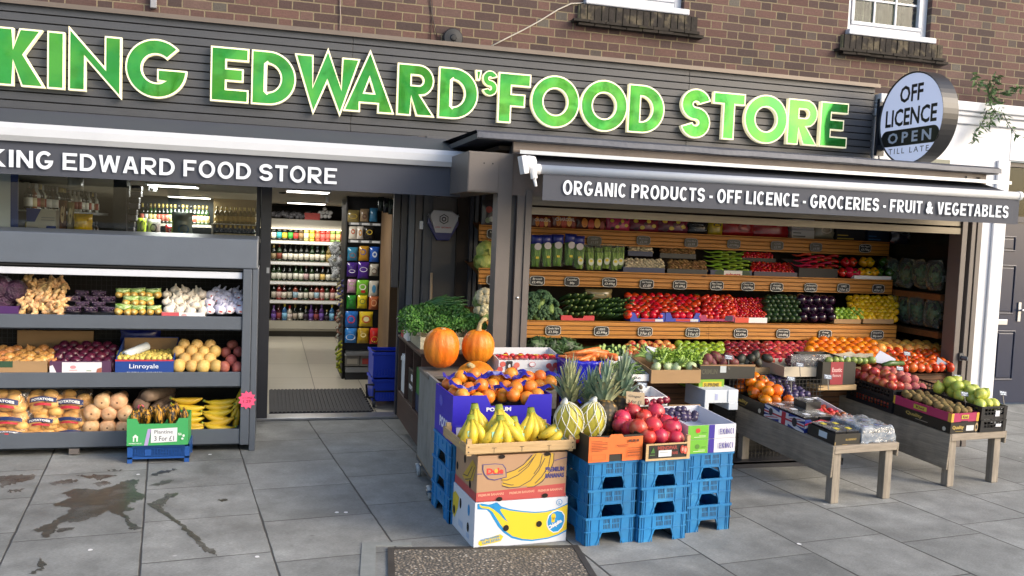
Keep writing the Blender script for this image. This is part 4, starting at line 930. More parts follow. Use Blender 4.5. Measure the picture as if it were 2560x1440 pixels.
# chipboard panel, dark packets, baskets, mat
x0_, x1_ = at(975, 700, 8.2).x, at(1014, 700, 8.2).x
m = M(); m.box(x0_, x1_+.1, 8.2, 9.0, .02, 1.80); solo('chipboard_partition', m, mat('chipboard', '6f5638', .75, var=.15, vs=4, col2='58432c', mixs=2), 'tall brown chipboard partition just inside the doorway on the right', 'partition', bevel=.003)
for i in range(5):
    packet('hanging_packet', 945+i*13, 492+i*3, 960+i*13, 528+i*4, 8.15-.02*i, ('1c2a22', '1a1c22', '26342a', '14181c', '22302a')[i], ('leftmost', 'second', 'middle', 'fourth', 'rightmost')[i]+' dark packet hanging above the chipboard partition', [(0, 0, .5, .3, '4a5a50')], .03, 'packet', 'dark packets above the partition')
BASK = mat('basket_blue', '1238b8', .35, var=.05)
bs = thing('shopping_basket_trolley', 'black wheeled basket trolley under the blue baskets', 'trolley', (at(965, 1012, 7.85).x, 7.85, .018))
m = M(); 
for sx_ in (-.13, .13): m.tube([(sx_, -.17, .04), (sx_, -.17, .16), (sx_, .2, .16), (sx_, .2, .04)], .009, 6)
m.tube([(-.13, -.17, .09), (-.19, -.17, .09), (-.2, -.17, .2), (-.13, -.17, .2)], .012, 6); m.tube([(-.13, -.17, .14), (.13, -.17, .14)], .009, 6); m.tube([(-.13, .2, .14), (.13, .2, .14)], .009, 6); part('frame', m, BLACK, bs)
for sx_, sy_ in ((-.13, -.17), (.13, -.17), (-.13, .2), (.13, .2)):
    m = M(); m.lathe([(.0, -.012), (.035, -.012), (.035, .012), (0, .012)], 14, 0, Matrix.Translation((sx_, sy_, .036)) @ Matrix.Rotation(PI/2, 4, 'Y')); part('castor', m, DARKG, bs)
def basket(z, h, lab):
    o = thing('shopping_basket', lab, 'basket', (bs.location.x, 7.87, z), 0, 'stacked blue shopping baskets')
    m = M(); w, d = .145, .19
    m.box(-w, w, -d, -d+.012, 0, h); m.box(-w, w, d-.012, d, 0, h); m.box(-w, -w+.012, -d+.012, d-.012, 0, h); m.box(w-.012, w, -d+.012, d-.012, 0, h); m.box(-w+.012, w-.012, -d+.012, d-.012, 0, .012)
    m.box(-w-.012, w+.012, -d-.012, -d, h-.02, h+.004); m.box(-w-.012, -w, -d, d, h-.02, h+.004)
    for k in range(11): m.box(-w+.02+k*.025, -w+.026+k*.025, -d-.005, -d, .02, h*.35)
    part('body', m, BASK, o, bevel=.004)
    m = M(); m.tube([(-w, -.02, h), (-w+.02, -.16, h+.012), (w-.02, -.16, h+.012), (w, -.02, h)], .007, 6); part('handle', m, BLACK, o)
zb = at(965, 1003, 7.68).z; zm = at(965, 950, 7.68).z; ztp = at(965, 880, 7.68).z
basket(zb, (zm-zb)*1.02, 'lower blue plastic basket with slotted sides on the trolley'); basket(zm+.02, ztp-zm-.03, 'upper blue plastic basket with plain tall sides')
gm = [ground(672, 1046, .018), ground(928, 1039, .018), ground(905, 980, .018), ground(690, 983, .018)]
m = M(); x0_, x1_, y0_, y1_ = .035, .88, 7.47, 8.5; m.box(x0_, x1_, y0_, y1_, .019, .027)
x = x0_+.01
while x < x1_-.02: m.box(x, x+.022, y0_+.005, y1_-.005, .027, .034); x += .033
y = y0_+.03
while y < y1_: m.box(x1_, x1_+.02, y, y+.05, .019, .03); y += .1
solo('doormat', m, mat('rubber_mat', '26272c', .7, var=.15), 'black ribbed rubber doormat inside the open doorway', 'doormat')

# things behind the left window
m = M(); a, b = at(-60, 505, 7.46), at(27, 505, 7.46); z0_, z1_ = at(10, 585, 7.46).z, at(10, 430, 7.46).z; m.box(a.x, b.x, 7.45, 7.47, z0_, z1_+.1, 0); m.box(b.x+.001, b.x+.05, 7.45, 7.47, z0_, z1_+.1, 1)
solo('window_poster', m, [mat('poster_white', 'b8bcc0', .6), mat('poster_blue', '2c3a78', .5)], 'white poster board with blue edge at the left end of the shop window', 'poster')
m = M(); a, b = at(283, 520, 8.0), at(316, 520, 8.0); m.box(a.x, b.x, 8.0, 8.2, .02, 2.0); solo('dark_column', m, mat('column_paint', '1d1c22', .5), 'dark square column standing behind the shop window', 'column')
ls = thing('spirit_shelf', 'long metal wall shelf of spirit bottles running back along the left of the shop', 'shelf', (-2.0, 8.6, 0))
XS = -2.0
za = atX(160, 482, XS); 
m = M()
SHZ = [(1.70, 8.8), (1.98, 9.2), (1.42, 8.8)]
zA = {}
for i, (py, px) in enumerate(((533, 270), (470, 270), (600, 270))):
    zA[i] = atX(px, py, XS).z
    m.box(-.25, .02, 0, 3.6, zA[i]-.015, zA[i])
    m.box(.015, .025, 0, 3.6, zA[i]-.03, zA[i])
part('shelf', m, STR, ls)
m = M(); m.box(-.3, -.26, -.3, 3.6, .0, 2.0); part('back_panel', m, mat('shelf_back', '2b2a2c', .7), ls)
for i in (0, 1, 2):
    y = 8.68
    while y < 12.0:
        gc, lc, cc = random.choice([(DK, 'd8d6cc', '1a1a1a'), ('6a3a1a', 'c8b890', '3a2a1a'), ('a8a8a0', '8a3a2a', '9a9a9a'), (DK, '7a5a3a', 'b09a5a'), ('3a2a1a', 'b8b8b0', '2a2a2a')])
        o = link('spirit_bottle', bottle(gc, lc, cc, .24, .034), None, (XS-.06+U(-.015, .015), y, zA[i]), (0, 0, U(0, 6)))
        tag(o, ('spirit bottle on the middle level of the left wall shelf', 'spirit bottle on the upper level of the left wall shelf', 'spirit bottle on the lower level of the left wall shelf')[i], 'bottle', 'spirit bottles on the left wall shelf'); y += U(.085, .12)
x0_, x1_, z0_, z1_ = rect(66, 522, 140, 582, 7.7); w, h = x1_-x0_, z1_-z0_
cb = thing('carton', 'white carton with blue corner panels standing behind the window', 'carton', (x0_, 7.7, z0_)); m = M(); m.box(0, w, 0, .2, 0, h); part('box', m, mat('carton_white', 'aeaaa4', .7), cb)
m = M(); m.add([(0, -.001, h*.45), (w*.28, -.001, h*.45), (w*.5, -.001, h), (0, -.001, h)], [(0, 1, 2, 3)]); m.add([(w*.6, -.001, 0), (w, -.001, 0), (w, -.001, h*.3), (w*.68, -.001, h*.3)], [(0, 1, 2, 3)]); m.box(w*.5, w*.95, -.0015, -.001, h*.62, h*.66, 1); m.box(w*.5, w*.95, -.0015, -.001, h*.52, h*.56, 1); m.box(w*.03, w*.4, -.0015, -.001, h*.2, h*.24, 1); m.box(w*.03, w*.4, -.0015, -.001, h*.1, h*.14, 1); part('print', m, [mat('carton_blue', '24357c', .6), GREYPRINT], cb)
packet('yellow_bag', 184, 534, 232, 586, 7.75, 'd8ac14', 'bright yellow packed bag standing behind the shop window', [(0, .3, .7, .3, 'b88a10')], .14, 'bag')
packet('hanging_packet', 148, 500, 166, 572, 7.8, '6a4a38', 'brown strip packet hanging behind the window left of the yellow bag', [(0, 0, .5, .6, 'b8a080')], .04); packet('hanging_packet', 168, 505, 186, 575, 7.8, '8a7a5a', 'tan strip packet hanging behind the window beside the yellow bag', [(0, 0, .5, .6, 'c8b890')], .04)
packet('plastic_bag', 168, 440, 210, 476, 8.2, 'a8a498', 'clear plastic bag hanging near the ceiling behind the window', [], .12, 'bag')
m = M()
for k in range(9): q = at(344-3*k+2*(k % 2), 470+15*k, 8.1); m.box(q.x-.05, q.x+.03, 8.1, 8.2, q.z-.025, q.z+.022, k % 2)
solo('packet_strip', m, [mat('strip_dark', '2a2730', .4), mat('strip_grey', '57535e', .4)], 'hanging strip of dark packets beside the dark column in the window', 'packet strip', bevel=.006)
bs2 = thing('back_shelf', 'dark back shelf of bottles far inside behind the window', 'shelf', (0, 11.6, 0))
za_, zb_ = at(440, 560, 11.6).z, at(560, 602, 11.0).z; a = at(345, 560, 11.6).x; b = at(530, 560, 11.6).x
m = M(); m.box(a, b, 0, .3, za_-.03, za_); m.box(a, b, 0, .3, za_-.35, za_-.32); part('shelf', m, CREAM, bs2); m = M(); m.box(a, b, .3, .34, .02, 1.9); part('back_panel', m, mat('teal_dark', '1d2a2c', .6), bs2)
for i in range(17):
    x = a+.04+i*(b-a-.06)/17; gc, lc, cc = random.choice([(DK, 'b05a4a', '9a8a4a'), (DK, 'c8c8c0', '1a1a1a'), (GR, 'c8b87a', '7a6a3a')]); o = link('spirit_bottle', bottle(gc, lc, cc, .24, .034), None, (x, 11.66, za_)); tag(o, 'dark bottle on the pale back shelf behind the window', 'bottle', 'bottles on the back shelf')
ws = thing('bottle_case_shelf', 'cream lit shelf unit of bottles behind the right part of the window', 'shelf', (0, 11.0, 0))
a, b = at(528, 580, 11.0).x, at(650, 580, 11.0).x; zt_ = at(590, 560, 11.0).z
m = M(); m.box(a, b, 0, .35, zb_-.05, zb_); m.box(a, b, .0, .35, zt_-.012, zt_); m.box(a, a+.02, 0, .35, zb_, zt_-.013); part('shelf', m, CREAM, ws); m = M(); m.box(a, b, .35, .38, .02, zt_+.3); part('back_panel', m, mat('warm_back', '6a5a38', .6), ws)
for i in range(9):
    x = a+.06+i*(b-a-.09)/9; o = link('wine_bottle', bottle(DK, 'd8cba8', 'c9a850', .19, .033), None, (x, 11.08, zb_)); tag(o, 'short bottle with cream label on the lit shelf unit behind the window', 'bottle', 'bottles on the lit shelf unit')
for i in range(9):
    x = a+.06+i*(b-a-.09)/9; o = link('wine_bottle', bottle('7a6a3a', 'c8a860', 'd8c070', .2, .033), None, (x, 11.1, zt_)); tag(o, 'amber bottle standing on top of the lit shelf unit behind the window', 'bottle', 'amber bottles on the lit shelf unit')
packet('counter_packet', 342, 545, 366, 600, 8.4, 'a8c03a', 'lime green and dark packet stack on the counter behind the window', [(.3, .3, .5, .5, '2a3a30')], .1); packet('counter_packet', 368, 548, 402, 592, 8.5, '8a8a84', 'grey packet on the counter behind the window', [(0, 0, .5, .5, '1c1e20')], .08)
packet('counter_packet', 413, 562, 446, 600, 8.4, 'b0262c', 'crumpled red packet on the counter behind the window', [(0, .3, .4, .3, 'd8b8b8')], .1); packet('plastic_bag', 428, 530, 482, 592, 8.3, '6f7a72', 'grey green plastic bag slumped on the counter behind the window', [(.2, -.4, .5, .4, '2a5a80')], .12, 'bag')
m = M(); m.box(-2.6, -.4, 8.3, 8.8, .02, at(400, 600, 8.35).z); solo('counter', m, mat('counter_dark', '2c2a2a', .5), 'dark sales counter standing behind the shop window', 'counter')
# ------------------------------------------------------------------ fruit and vegetables: one mesh per kind
def ball(m, r, z=1., seg=14, rings=9, mi=0, fn=None, xf=None, dim=0., top=0.):
    P = []
    for i in range(rings+1):
        a = PI*i/rings; rr_ = r*math.sin(a); zz = -r*z*math.cos(a)
        if dim: zz *= 1; zz -= math.copysign(dim*r*math.exp(-(rr_/(r*.33))**2), zz)*1.
        if top and i == rings: zz += top*r
        P.append((rr_ if 0 < i < rings else 0, zz))
    return m.lathe(P, seg, mi, xf, fn)
def lumpy(m, k=.1, s=1., seed=0.):
    m.v = [tuple(Vector(p)*(1+k*noise.noise(Vector(p)*s+Vector((seed, seed*2, 0))))) for p in m.v]; return m
def skin(name, c, c2=None, rough=.35, **kw): return mat(name, c, rough, ov=kw.pop('ov', .12), oh=kw.pop('oh', .012), col2=c2, **kw)
STEMG = mat('green_stem', '4c6a24', .6); STEMB = mat('brown_stem', '4a3520', .8)
def apple(nm, c, c2, lo=.4, hi=.6):
    m = M(); ball(m, .5, .92, 14, 10, 0, None, None, .16); m.tube([(0, 0, .3), (.02, 0, .46), (.05, 0, .56)], .018, 5, 1)
    return m.mesh(nm, [skin(nm+'_skin', c, c2, .25, mixs=2.2, mixlo=lo, mixhi=hi, var=.12, vs=9, ov=.16), STEMB], True)
def plain(nm, c, c2=None, z=1., rough=.4, bump=.0, bs=30., k=0., ks=3., **kw):
    m = M(); ball(m, .5, z, 14, 9)
    if k: lumpy(m, k, ks)
    return m.mesh(nm, skin(nm+'_skin', c, c2, rough, bump=bump, bs=bs, **kw), True)
def tomato(nm, c, z=.85):
    m = M(); ball(m, .5, z, 14, 9, 0, None, None, .1)
    for k in range(5):
        a = 2*PI*k/5; p = Vector((math.cos(a), math.sin(a), 0)); q = Vector((-p.y, p.x, 0)); zt = .5*z
        m.add([Vector((0, 0, zt-.03)), p*.14+q*.05+Vector((0, 0, zt+.02)), p*.32+Vector((0, 0, zt-.02)), p*.14-q*.05+Vector((0, 0, zt+.02))], [(0, 1, 2, 3)], 1)
    m.tube([(0, 0, zt-.05), (.02, 0, zt+.1)], .03, 5, 1)
    return m.mesh(nm, [skin(nm+'_skin', c, None, .14, ov=.18, oh=.012), STEMG], True)
def rod(nm, c, c2, L=5., taper=.6, bend=.0, rough=.35, rib=0., cap=None, n=9, **kw):
    """long vegetable lying along Y, diameter 1, its front end at -Y"""
    m = M(); P, Rr = [], []
    for i in range(n):
        t = i/(n-1); P.append((bend*(t-.5)**2*4-bend, -L/2+L*t, 0)); e = min(t, 1-t)*2; Rr.append(.5*(1-(1-min(1, e*2.6))**2*(1-taper*.4))*1. if 0 < i < n-1 else .2)
    m.tube(P, Rr, 10, 0)
    if cap: m.tube([(P[0][0], -L/2-.18, 0), (P[0][0], -L/2+.02, 0)], [.13, .2], 8, 1)
    return m.mesh(nm, [skin(nm+'_skin', c, c2, rough, **kw)]+([mat(nm+'_end', cap, .6)] if cap else []), True)
def pepper(nm, c):
    m = M(); ball(m, .5, 1.05, 20, 9, 0, lambda a, z, r: r*(1+.09*math.cos(4*a)*(1 if z > -.2 else .6)), None, .2); m.tube([(0, 0, .3), (.03, 0, .55), (.1, 0, .68)], [.09, .07, .06], 6, 1)
    return m.mesh(nm, [skin(nm+'_skin', c, None, .12, ov=.15), STEMG], True)
def chilli(nm, c, L=6., bend=1.1):
    m = M(); n = 9; P = [(bend*math.sin(i/(n-1)*1.8), -L/2+L*i/(n-1), .25*math.sin(i*.9)) for i in range(n)]; m.tube(P, [.42, .5, .48, .44, .38, .31, .24, .15, .04], 8, 0); m.tube([(P[0][0]-.2, -L/2-.9, .1), P[0]], [.1, .22], 6, 1)
    return m.mesh(nm, [skin(nm+'_skin', c, None, .16, ov=.2, oh=.02), STEMG], True)
def onion(nm, c, c2):
    m = M(); m.lathe([(0, -.44), (.12, -.43), (.3, -.36), (.46, -.18), (.5, 0), (.45, .2), (.3, .36), (.13, .45), (.06, .56), (.03, .64), (0, .65)], 14)
    return m.mesh(nm, skin(nm+'_skin', c, c2, .3, ov=.2, oh=.015, mixs=4, stretch=(3, 3, .6), var=.15, vs=7), True)
def garlic(nm):
    m = M(); m.lathe([(0, -.36), (.2, -.36), (.44, -.2), (.5, 0), (.42, .2), (.2, .36), (.09, .46), (.07, .66), (0, .68)], 20, 0, None, lambda a, z, r: r*(1+.05*math.cos(8*a)*(1 if z < .4 else 0)))
    return m.mesh(nm, skin(nm+'_skin', 'e2dacb', 'c4b39c', .5, ov=.08, mixs=3, stretch=(3, 3, .8), mixlo=.5, mixhi=.7), True)
def mushroom(nm, c):
    m = M(); m.lathe([(0, .42), (.2, .40), (.4, .26), (.5, .05), (.46, -.08), (.2, -.1)], 12, 0); m.lathe([(.16, -.1), (.18, -.4), (0, -.42)], 8, 0)
    return m.mesh(nm, skin(nm+'_skin', c, None, .6, ov=.12, var=.1, vs=5), True)
def aubergine(nm):
    m = M(); m.lathe([(0, -.62), (.25, -.58), (.45, -.36), (.5, -.1), (.44, .2), (.33, .5), (.24, .66), (0, .7)], 14, 0); m.lathe([(.34, .45), (.29, .62), (.12, .74), (.09, .95), (0, .96)], 10, 1, None, lambda a, z, r: r*(1+(.18*math.cos(5*a) if z < .5 else 0)))
    return m.mesh(nm, [skin(nm+'_skin', '1a0d1e', '2a1228', .08, ov=.2), mat('aub_cap', '3f4f2a', .6)], True)
def lemon(nm, c, c2=None):
    m = M(); m.lathe([(0, -.66), (.07, -.62), (.13, -.54), (.34, -.38), (.48, -.14), (.5, .05), (.42, .3), (.22, .48), (.1, .56), (.06, .64), (0, .66)], 14)
    return m.mesh(nm, skin(nm+'_skin', c, c2, .35, ov=.1, oh=.01, bump=.0005, bs=22), True)
def potato(nm, c, c2, z=.78, k=.16, L=1.25):
    m = M(); ball(m, .5, z, 14, 9); m.v = [(p[0]*L, p[1], p[2]) for p in m.v]; lumpy(m, k, 1.7, 3.)
    return m.mesh(nm, skin(nm+'_skin', c, c2, .55, ov=.14, oh=.008, mixs=5, mixlo=.5, mixhi=.75, var=.12, vs=14, bump=.0006, bs=14), True)
def cluster(nm, c, n, r, spread, seed, c2=None, stem=None, z=1., rough=.7, bump=.002, bs=24, up_=True, **kw):
    rs_ = random.Random(seed); m = M()
    for i in range(n):
        a, b = rs_.uniform(0, 2*PI), math.acos(1-rs_.uniform(0, 1.25)); p = Vector((math.sin(b)*math.cos(a), math.sin(b)*math.sin(a), math.cos(b)*z))*spread
        q = M(); ball(q, r*rs_.uniform(.75, 1.2), .9, 8, 6); m.add(q.v, q.f, 0, Matrix.Translation(p))
    if stem: m.tube([(0, 0, -.55), (0, 0, .1)], [.16, .2], 8, 1)
    return m.mesh(nm, [skin(nm+'_skin', c, c2, rough, bump=bump, bs=bs, mixs=6, **kw)]+([mat(nm+'_stem', stem, .6)] if stem else []), True)
def ginger(nm, seed):
    rs_ = random.Random(seed); m = M()
    q = M(); ball(q, .5, .8, 10, 7); m.add(q.v, q.f, 0, Matrix.Diagonal((1.5, .8, .7, 1)))
    for k in range(5):
        a = rs_.uniform(0, 2*PI); l = rs_.uniform(.5, .95); q = M(); ball(q, rs_.uniform(.22, .34), 1., 9, 6)
        m.add(q.v, q.f, 0, Matrix.Translation((l*math.cos(a)*1.1, l*math.sin(a)*.5, rs_.uniform(-.2, .3))) @ Matrix.Rotation(a, 4, 'Z') @ Matrix.Diagonal((1.9, .9, .9, 1)))
    return m.mesh(nm, skin('ginger_skin', 'c49a66', 'd8b884', .6, ov=.12, mixs=2.5, var=.12, vs=8, bump=.001, bs=9), True)
def leafy(nm, c, c2, n, seed, z=.8, lw=.4, ll=.7, core=None, flat=.0, thick=0.):
    rs_ = random.Random(seed); m = M()
    if core: ball(m, .33, .95, 10, 7, 1)
    for i in range(n):
        a, b = rs_.uniform(0, 2*PI), math.acos(1-2*rs_.uniform(0, 1)); d = Vector((math.sin(b)*math.cos(a), math.sin(b)*math.sin(a), math.cos(b)*z))
        s_ = d.cross(Vector((rs_.uniform(-1, 1), rs_.uniform(-1, 1), rs_.uniform(-1, 1)))).normalized(); t_ = d.cross(s_).normalized(); p = d*.36; w, l = lw*rs_.uniform(.6, 1.1)/2, ll*rs_.uniform(.6, 1.1)/2
        vs = []
        for u_, v_ in ((-1, 0), (-.5, .8), (.4, .9), (1, 0), (.4, -.9), (-.5, -.8)): vs.append(p+t_*u_*l+s_*v_*w+d*(.12-.2*(u_*u_*.5+v_*v_*.5)+rs_.uniform(-.04, .04)))
        vs.append(p+d*.16); m.add(vs, [(0, 1, 6), (1, 2, 6), (2, 3, 6), (3, 4, 6), (4, 5, 6), (5, 0, 6)], 0)
    return m.mesh(nm, [mat(nm+'_leaf', c, .5, var=.3, vs=5, col2=c2, mixs=2.5, ov=.12)]+([mat(nm+'_core', core, .6, var=.1)] if core else []), True)
def pome(nm):
    m = M(); ball(m, .5, .93, 16, 10, 0, lambda a, z, r: r*(1+.025*math.cos(6*a)))
    for k in range(6):
        a = 2*PI*k/6; p = Vector((math.cos(a), math.sin(a), 0)); q = Vector((-p.y, p.x, 0)); m.add([p*.12-q*.07+Z3*.42, p*.12+q*.07+Z3*.42, p*.17+Z3*.64], [(0, 1, 2)], 0)
    m.lathe([(.13, .42), (.12, .54)], 10, 0, None, None, False)
    return m.mesh(nm, [skin(nm+'_skin', 'c2303c', 'c8705a', .28, mixs=1.6, mixlo=.5, mixhi=.72, ov=.15, oh=.012, var=.1, vs=12)], True)
ME = {}
def K(nm, f, *a, **k):
    if nm not in ME: ME[nm] = f(nm, *a, **k)
    return ME[nm]
def put(me, name, label, cat, group, p, d, rot=None):
    o = link(name, me, None, p, rot if rot is not None else (U(0, 6.3), U(0, 6.3), U(0, 6.3)), d)
    return tag(o, label, cat, group)
def heap(me, name, label, cat, group, px0, px1, pyt, pyb, Yf, Yb, d, rot='any', jit=.10, sp=.97, rows=None, rsp=.80, xw=None, crown=0., inset_=.5):
    """a sloping pile seen between photo columns px0..px1 and rows pyt..pyb, its foot at depth Yf and its crest at depth Yb"""
    mes = me if isinstance(me, list) else [me]; pm = (px0+px1)/2; n0 = 0
    Zf = at(pm, pyb, Yf).z+d*.5; Zb = at(pm, pyt, Yb).z-d*.5
    n = rows or max(1, int(round(math.hypot(Yb-Yf, Zb-Zf)/(d*rsp)))+1)
    wx = (xw or 1.)*d
    for r in range(n):
        t_ = r/(n-1) if n > 1 else 0
        Y, Z = Yf+(Yb-Yf)*t_, Zf+(Zb-Zf)*t_; py = pyb+(pyt-pyb)*t_
        a, b = at(px0, py, Y).x+wx*inset_, at(px1, py, Y).x-wx*inset_
        nc = max(1, int(round((b-a)/(wx*sp)))+1)
        off = 0
        if r % 2 and nc > 1: nc -= 1; off = .5
        st_ = (b-a)/max(1, nc-1+2*off) if nc > 1 or off else 0
        for i in range(nc):
            x = a+st_*(i+off)+U(-jit, jit)*d if nc > 1 else (a+b)/2+U(-jit, jit)*d
            zz = Z+U(-jit, jit)*d*.7-(abs((i+.5)/nc*2-1)**2*crown*d*t_)
            if rot == 'any': ro = (U(0, 6.3), U(0, 6.3), U(0, 6.3))
            elif rot == 'up': ro = (U(-.5, .5), U(-.5, .5), U(0, 6.3))
            elif rot == 'face': ro = (R(70)+U(-.35, .35), U(-.3, .3), U(-.5, .5))
            else: ro = tuple(v+U(-.1, .1) for v in rot)
            put(random.choice(mes), name, label, cat, group, (x, Y+U(-jit, jit)*d*.5, zz), d*U(.9, 1.08), ro); n0 += 1
    return n0

# cartons and trays: open boxes with a front that may be cut down; parts carry the print
def tray(name, label, cat, x0, x1, y0, y1, z0, z1, mt, tk=.006, front=None, group=None, rz=0., inner=None, notch=None, back=None, lip=0.):
    """open box; front = height of the front wall as fraction, notch = (a, b, depth) cut out of the front's top edge"""
    w, dp, h = x1-x0, y1-y0, z1-z0; cx, cy = (x0+x1)/2, (y0+y1)/2
    o = thing(name, label, cat, (cx, cy, z0), rz, group); m = M(); W2, D2 = w/2, dp/2; fh = h*(front or 1.); bh = h*(back or 1.)
    if notch:
        a, b, dn = notch; sl_ = dn*.5
        fp = [(-W2, 0), (W2, 0), (W2, fh), (-W2+w*b+sl_, fh), (-W2+w*b, fh-dn), (-W2+w*a, fh-dn), (-W2+w*a-sl_, fh), (-W2, fh)]
        m.prism([fp], tk, 0, Matrix.Translation((0, -D2, 0)))
    else: m.box(-W2, W2, -D2, -D2+tk, 0, fh)
    m.box(-W2, W2, D2-tk, D2, 0, bh)
    for sx_ in (-1, 1):
        xa, xb = (-W2, -W2+tk) if sx_ < 0 else (W2-tk, W2)
        m.add([(xa, -D2+tk, 0), (xb, -D2+tk, 0), (xb, D2-tk, 0), (xa, D2-tk, 0), (xa, -D2+tk, fh), (xb, -D2+tk, fh), (xb, D2-tk, bh), (xa, D2-tk, bh)], [(0, 3, 2, 1), (4, 5, 6, 7), (0, 1, 5, 4), (1, 2, 6, 5), (2, 3, 7, 6), (3, 0, 4, 7)])
    m.box(-W2+tk, W2-tk, -D2+tk, D2-tk, 0, tk, 0)
    part('body', m, mt, o); o['dims'] = (w, dp, h)
    return o
def front_print(o, items, name='print', side='front', lift=.0012, tk=0):
    """items: ('t', text, u, v, w, h, col[, bold, shear]) or ('p', pts, col), u/v as fractions of the panel"""
    w, dp, h = o['dims']; m = M(); cols = []
    if side == 'front': org, ux, wd, nrm = Vector((-w/2, -dp/2, 0)), X3, w, Vector((0, -1, 0))
    elif side == 'left': org, ux, wd, nrm = Vector((-w/2, dp/2, 0)), -Y3, dp, Vector((-1, 0, 0))
    else: org, ux, wd, nrm = Vector((w/2, -dp/2, 0)), Y3, dp, Vector((1, 0, 0))
    for i, it in enumerate(items):
        c = it[6] if it[0] == 't' else it[2]
        if c not in cols: cols.append(c)
        k = cols.index(c); oo = org+nrm*(lift+.0007*i)
        if it[0] == 't': text(m, it[1], oo+ux*(it[2]*wd)+Z3*(it[3]*h), ux, Z3, it[4]*wd if it[4] else None, it[5]*h if it[5] else None, k, it[7] if len(it) > 7 else .03, 1., it[8] if len(it) > 8 else 0.)
        else: patch(m, oo, ux, Z3, [(p[0]*wd, p[1]*h) for p in it[1]], k)
    return part(name, m, [mat('ink_'+c, c, .55) for c in cols], o)
CARD = mat('brown_card', '9a7c58', .8, var=.1, vs=5, stretch=(1, 1, 4)); CARDD = mat('dark_card', '26241f', .6, var=.1)

# ------------------------------------------------------------------ left display stand
YD = 6.34
ds = thing('display_stand', 'three tier slate grey produce stand in front of the shop window', 'display stand', (0, YD, 0))
m = M(); m.add([(-3, 0, 1.278), (-.068, 0, 1.278), (-.068, .03, 1.48), (-3, .03, 1.48), (-3, .45, 1.50), (-.068, .45, 1.50), (-3, .45, 1.27), (-.068, .45, 1.27)], [(0, 1, 2, 3), (3, 2, 5, 4), (0, 6, 7, 1), (1, 7, 5, 2), (4, 5, 7, 6)]); part('hood', m, BLUEG, ds, bevel=.008)
m = M(); m.box(-3, -.17, .02, .05, 1.205, 1.25); part('lamp_strip', m, mat('strip_white', 'c5cad4', .35, dirt=.2), ds, bevel=.004)
m = M(); m.box(-3, -.165, .01, .4, 1.262, 1.272); part('hood_gap', m, VDARK, ds)
LIP = [(.846, .943), (.45, .558), (.046, .158)]
for z0, z1 in LIP:
    m = M(); m.box(-3, -.166, .0, .02, z0, z1); m.box(-3, -.166, .0, .05, z0, z0+.012); m.add([(-3, .02, z1-.03), (-.166, .02, z1-.03), (-.166, .60, z1+.03), (-3, .60, z1+.03)], [(0, 1, 2, 3)]); part('shelf', m, BLUEG, ds, bevel=.003)
m = M(); m.box(-.164, -.105, -.012, .62, .046, 1.275); m.box(-.103, -.062, .0, .62, .0, 1.275); part('end_panel', m, BLUEG, ds, bevel=.004)
m = M(); m.box(-3, -.166, .62, .64, .03, 1.27); part('back_panel', m, mat('stand_back', '201d1b', .8, var=.2), ds)
m = M()
for k in range(80): x = -2.9+.034*k; m.box(x, x+.003, .600, .603, .95, 1.2); m.box(x, x+.003, .600, .603, .56, .82)
for k in range(8): m.box(-2.9, -.17, .597, .600, .96+.034*k, .963+.034*k); m.box(-2.9, -.17, .597, .600, .57+.034*k, .573+.034*k)
part('wire_grid', m, BLACK, ds)
m = M(); m.box(-1.25, -1.19, -.01, .03, .01, .046); part('foot', m, GREYL, ds)
tg = at(618, 1000, YD-.02); m = M(); n = 11
m.prism([[((.062 if k % 2 == 0 else .045)*math.cos(2*PI*k/(2*n)), (.066 if k % 2 == 0 else .05)*math.sin(2*PI*k/(2*n))) for k in range(2*n)]], .002, 0); text(m, '£ 1.29kg', (-.032, -.001, .008), X3, Z3, .064, .012, 1, .01); text(m, '1.29', (-.025, -.001, -.02), X3, Z3, .05, .02, 1, .01)
solo('price_star', m, [mat('fluorescent_pink', 'f2567e', .6), mat('pen_red', '8c2038', .6)], 'pink star shaped price sticker on the end of the grey stand', 'price tag', loc=tg)

# top tier
T = 6.40; G = 'produce on the grey stand'
for k, (px, py, d) in enumerate(((-5, 722, .20), (38, 730, .17), (10, 755, .16))): put(K('red_cabbage', plain, '2d1a2c', '4a2c48', .95, .4, .02, 12, .06, 2.), 'red_cabbage', 'dark red cabbage in the purple box at the left end of the stand', 'cabbage', 'red cabbages', at(px, py, T+.14), d)
o = tray('carton', 'purple produce carton at the left end of the top tier', 'carton', at(-60, 775, T-.03).x, at(45, 775, T-.03).x, T-.03, T+.3, at(10, 786, T).z, at(10, 764, T).z, mat('purple_card', '44205a', .5))
gm_ = [K('ginger_%d' % s, ginger, s) for s in (1, 2, 3)]
heap(gm_, 'ginger_root', 'knobbly pale ginger root in the heap on the top tier', 'ginger', 'ginger roots', 40, 172, 692, 787, T, T+.28, .05, 'any', .2, 1.0, None, .62, 1.5)
def aubpack():
    m = M()
    for k in (-1, 0, 1): q = M(); ball(q, .5, .9, 10, 7); m.add(q.v, q.f, 0, Matrix.Translation((k*.42, 0, 0)) @ Matrix.Diagonal((.46, 1., .46, 1)))
    m.box(-.68, .68, -.5, .5, -.26, -.16, 1)
    q = pillow(1.36, .62, .9); m.add(q.v, q.f, 2, Matrix.Translation((0, 0, .0)))
    return m.mesh('aubergine_pack', [mat('aub_skin', '1d0c22', .1, ov=.2), mat('aub_tray', '180d1c', .4), glass('purple_film', (.78, .7, .8), 1.2, .06, 1.5, .12, (.45, .3, .5))], True)
heap(aubpack(), 'baby_aubergine_pack', 'film wrapped tray of dark baby aubergines stacked on the top tier', 'vegetable pack', 'aubergine packs', 166, 287, 722, 787, T, T+.18, .068, (0, 0, 0), .05, 1., 4, .8, 1.32)
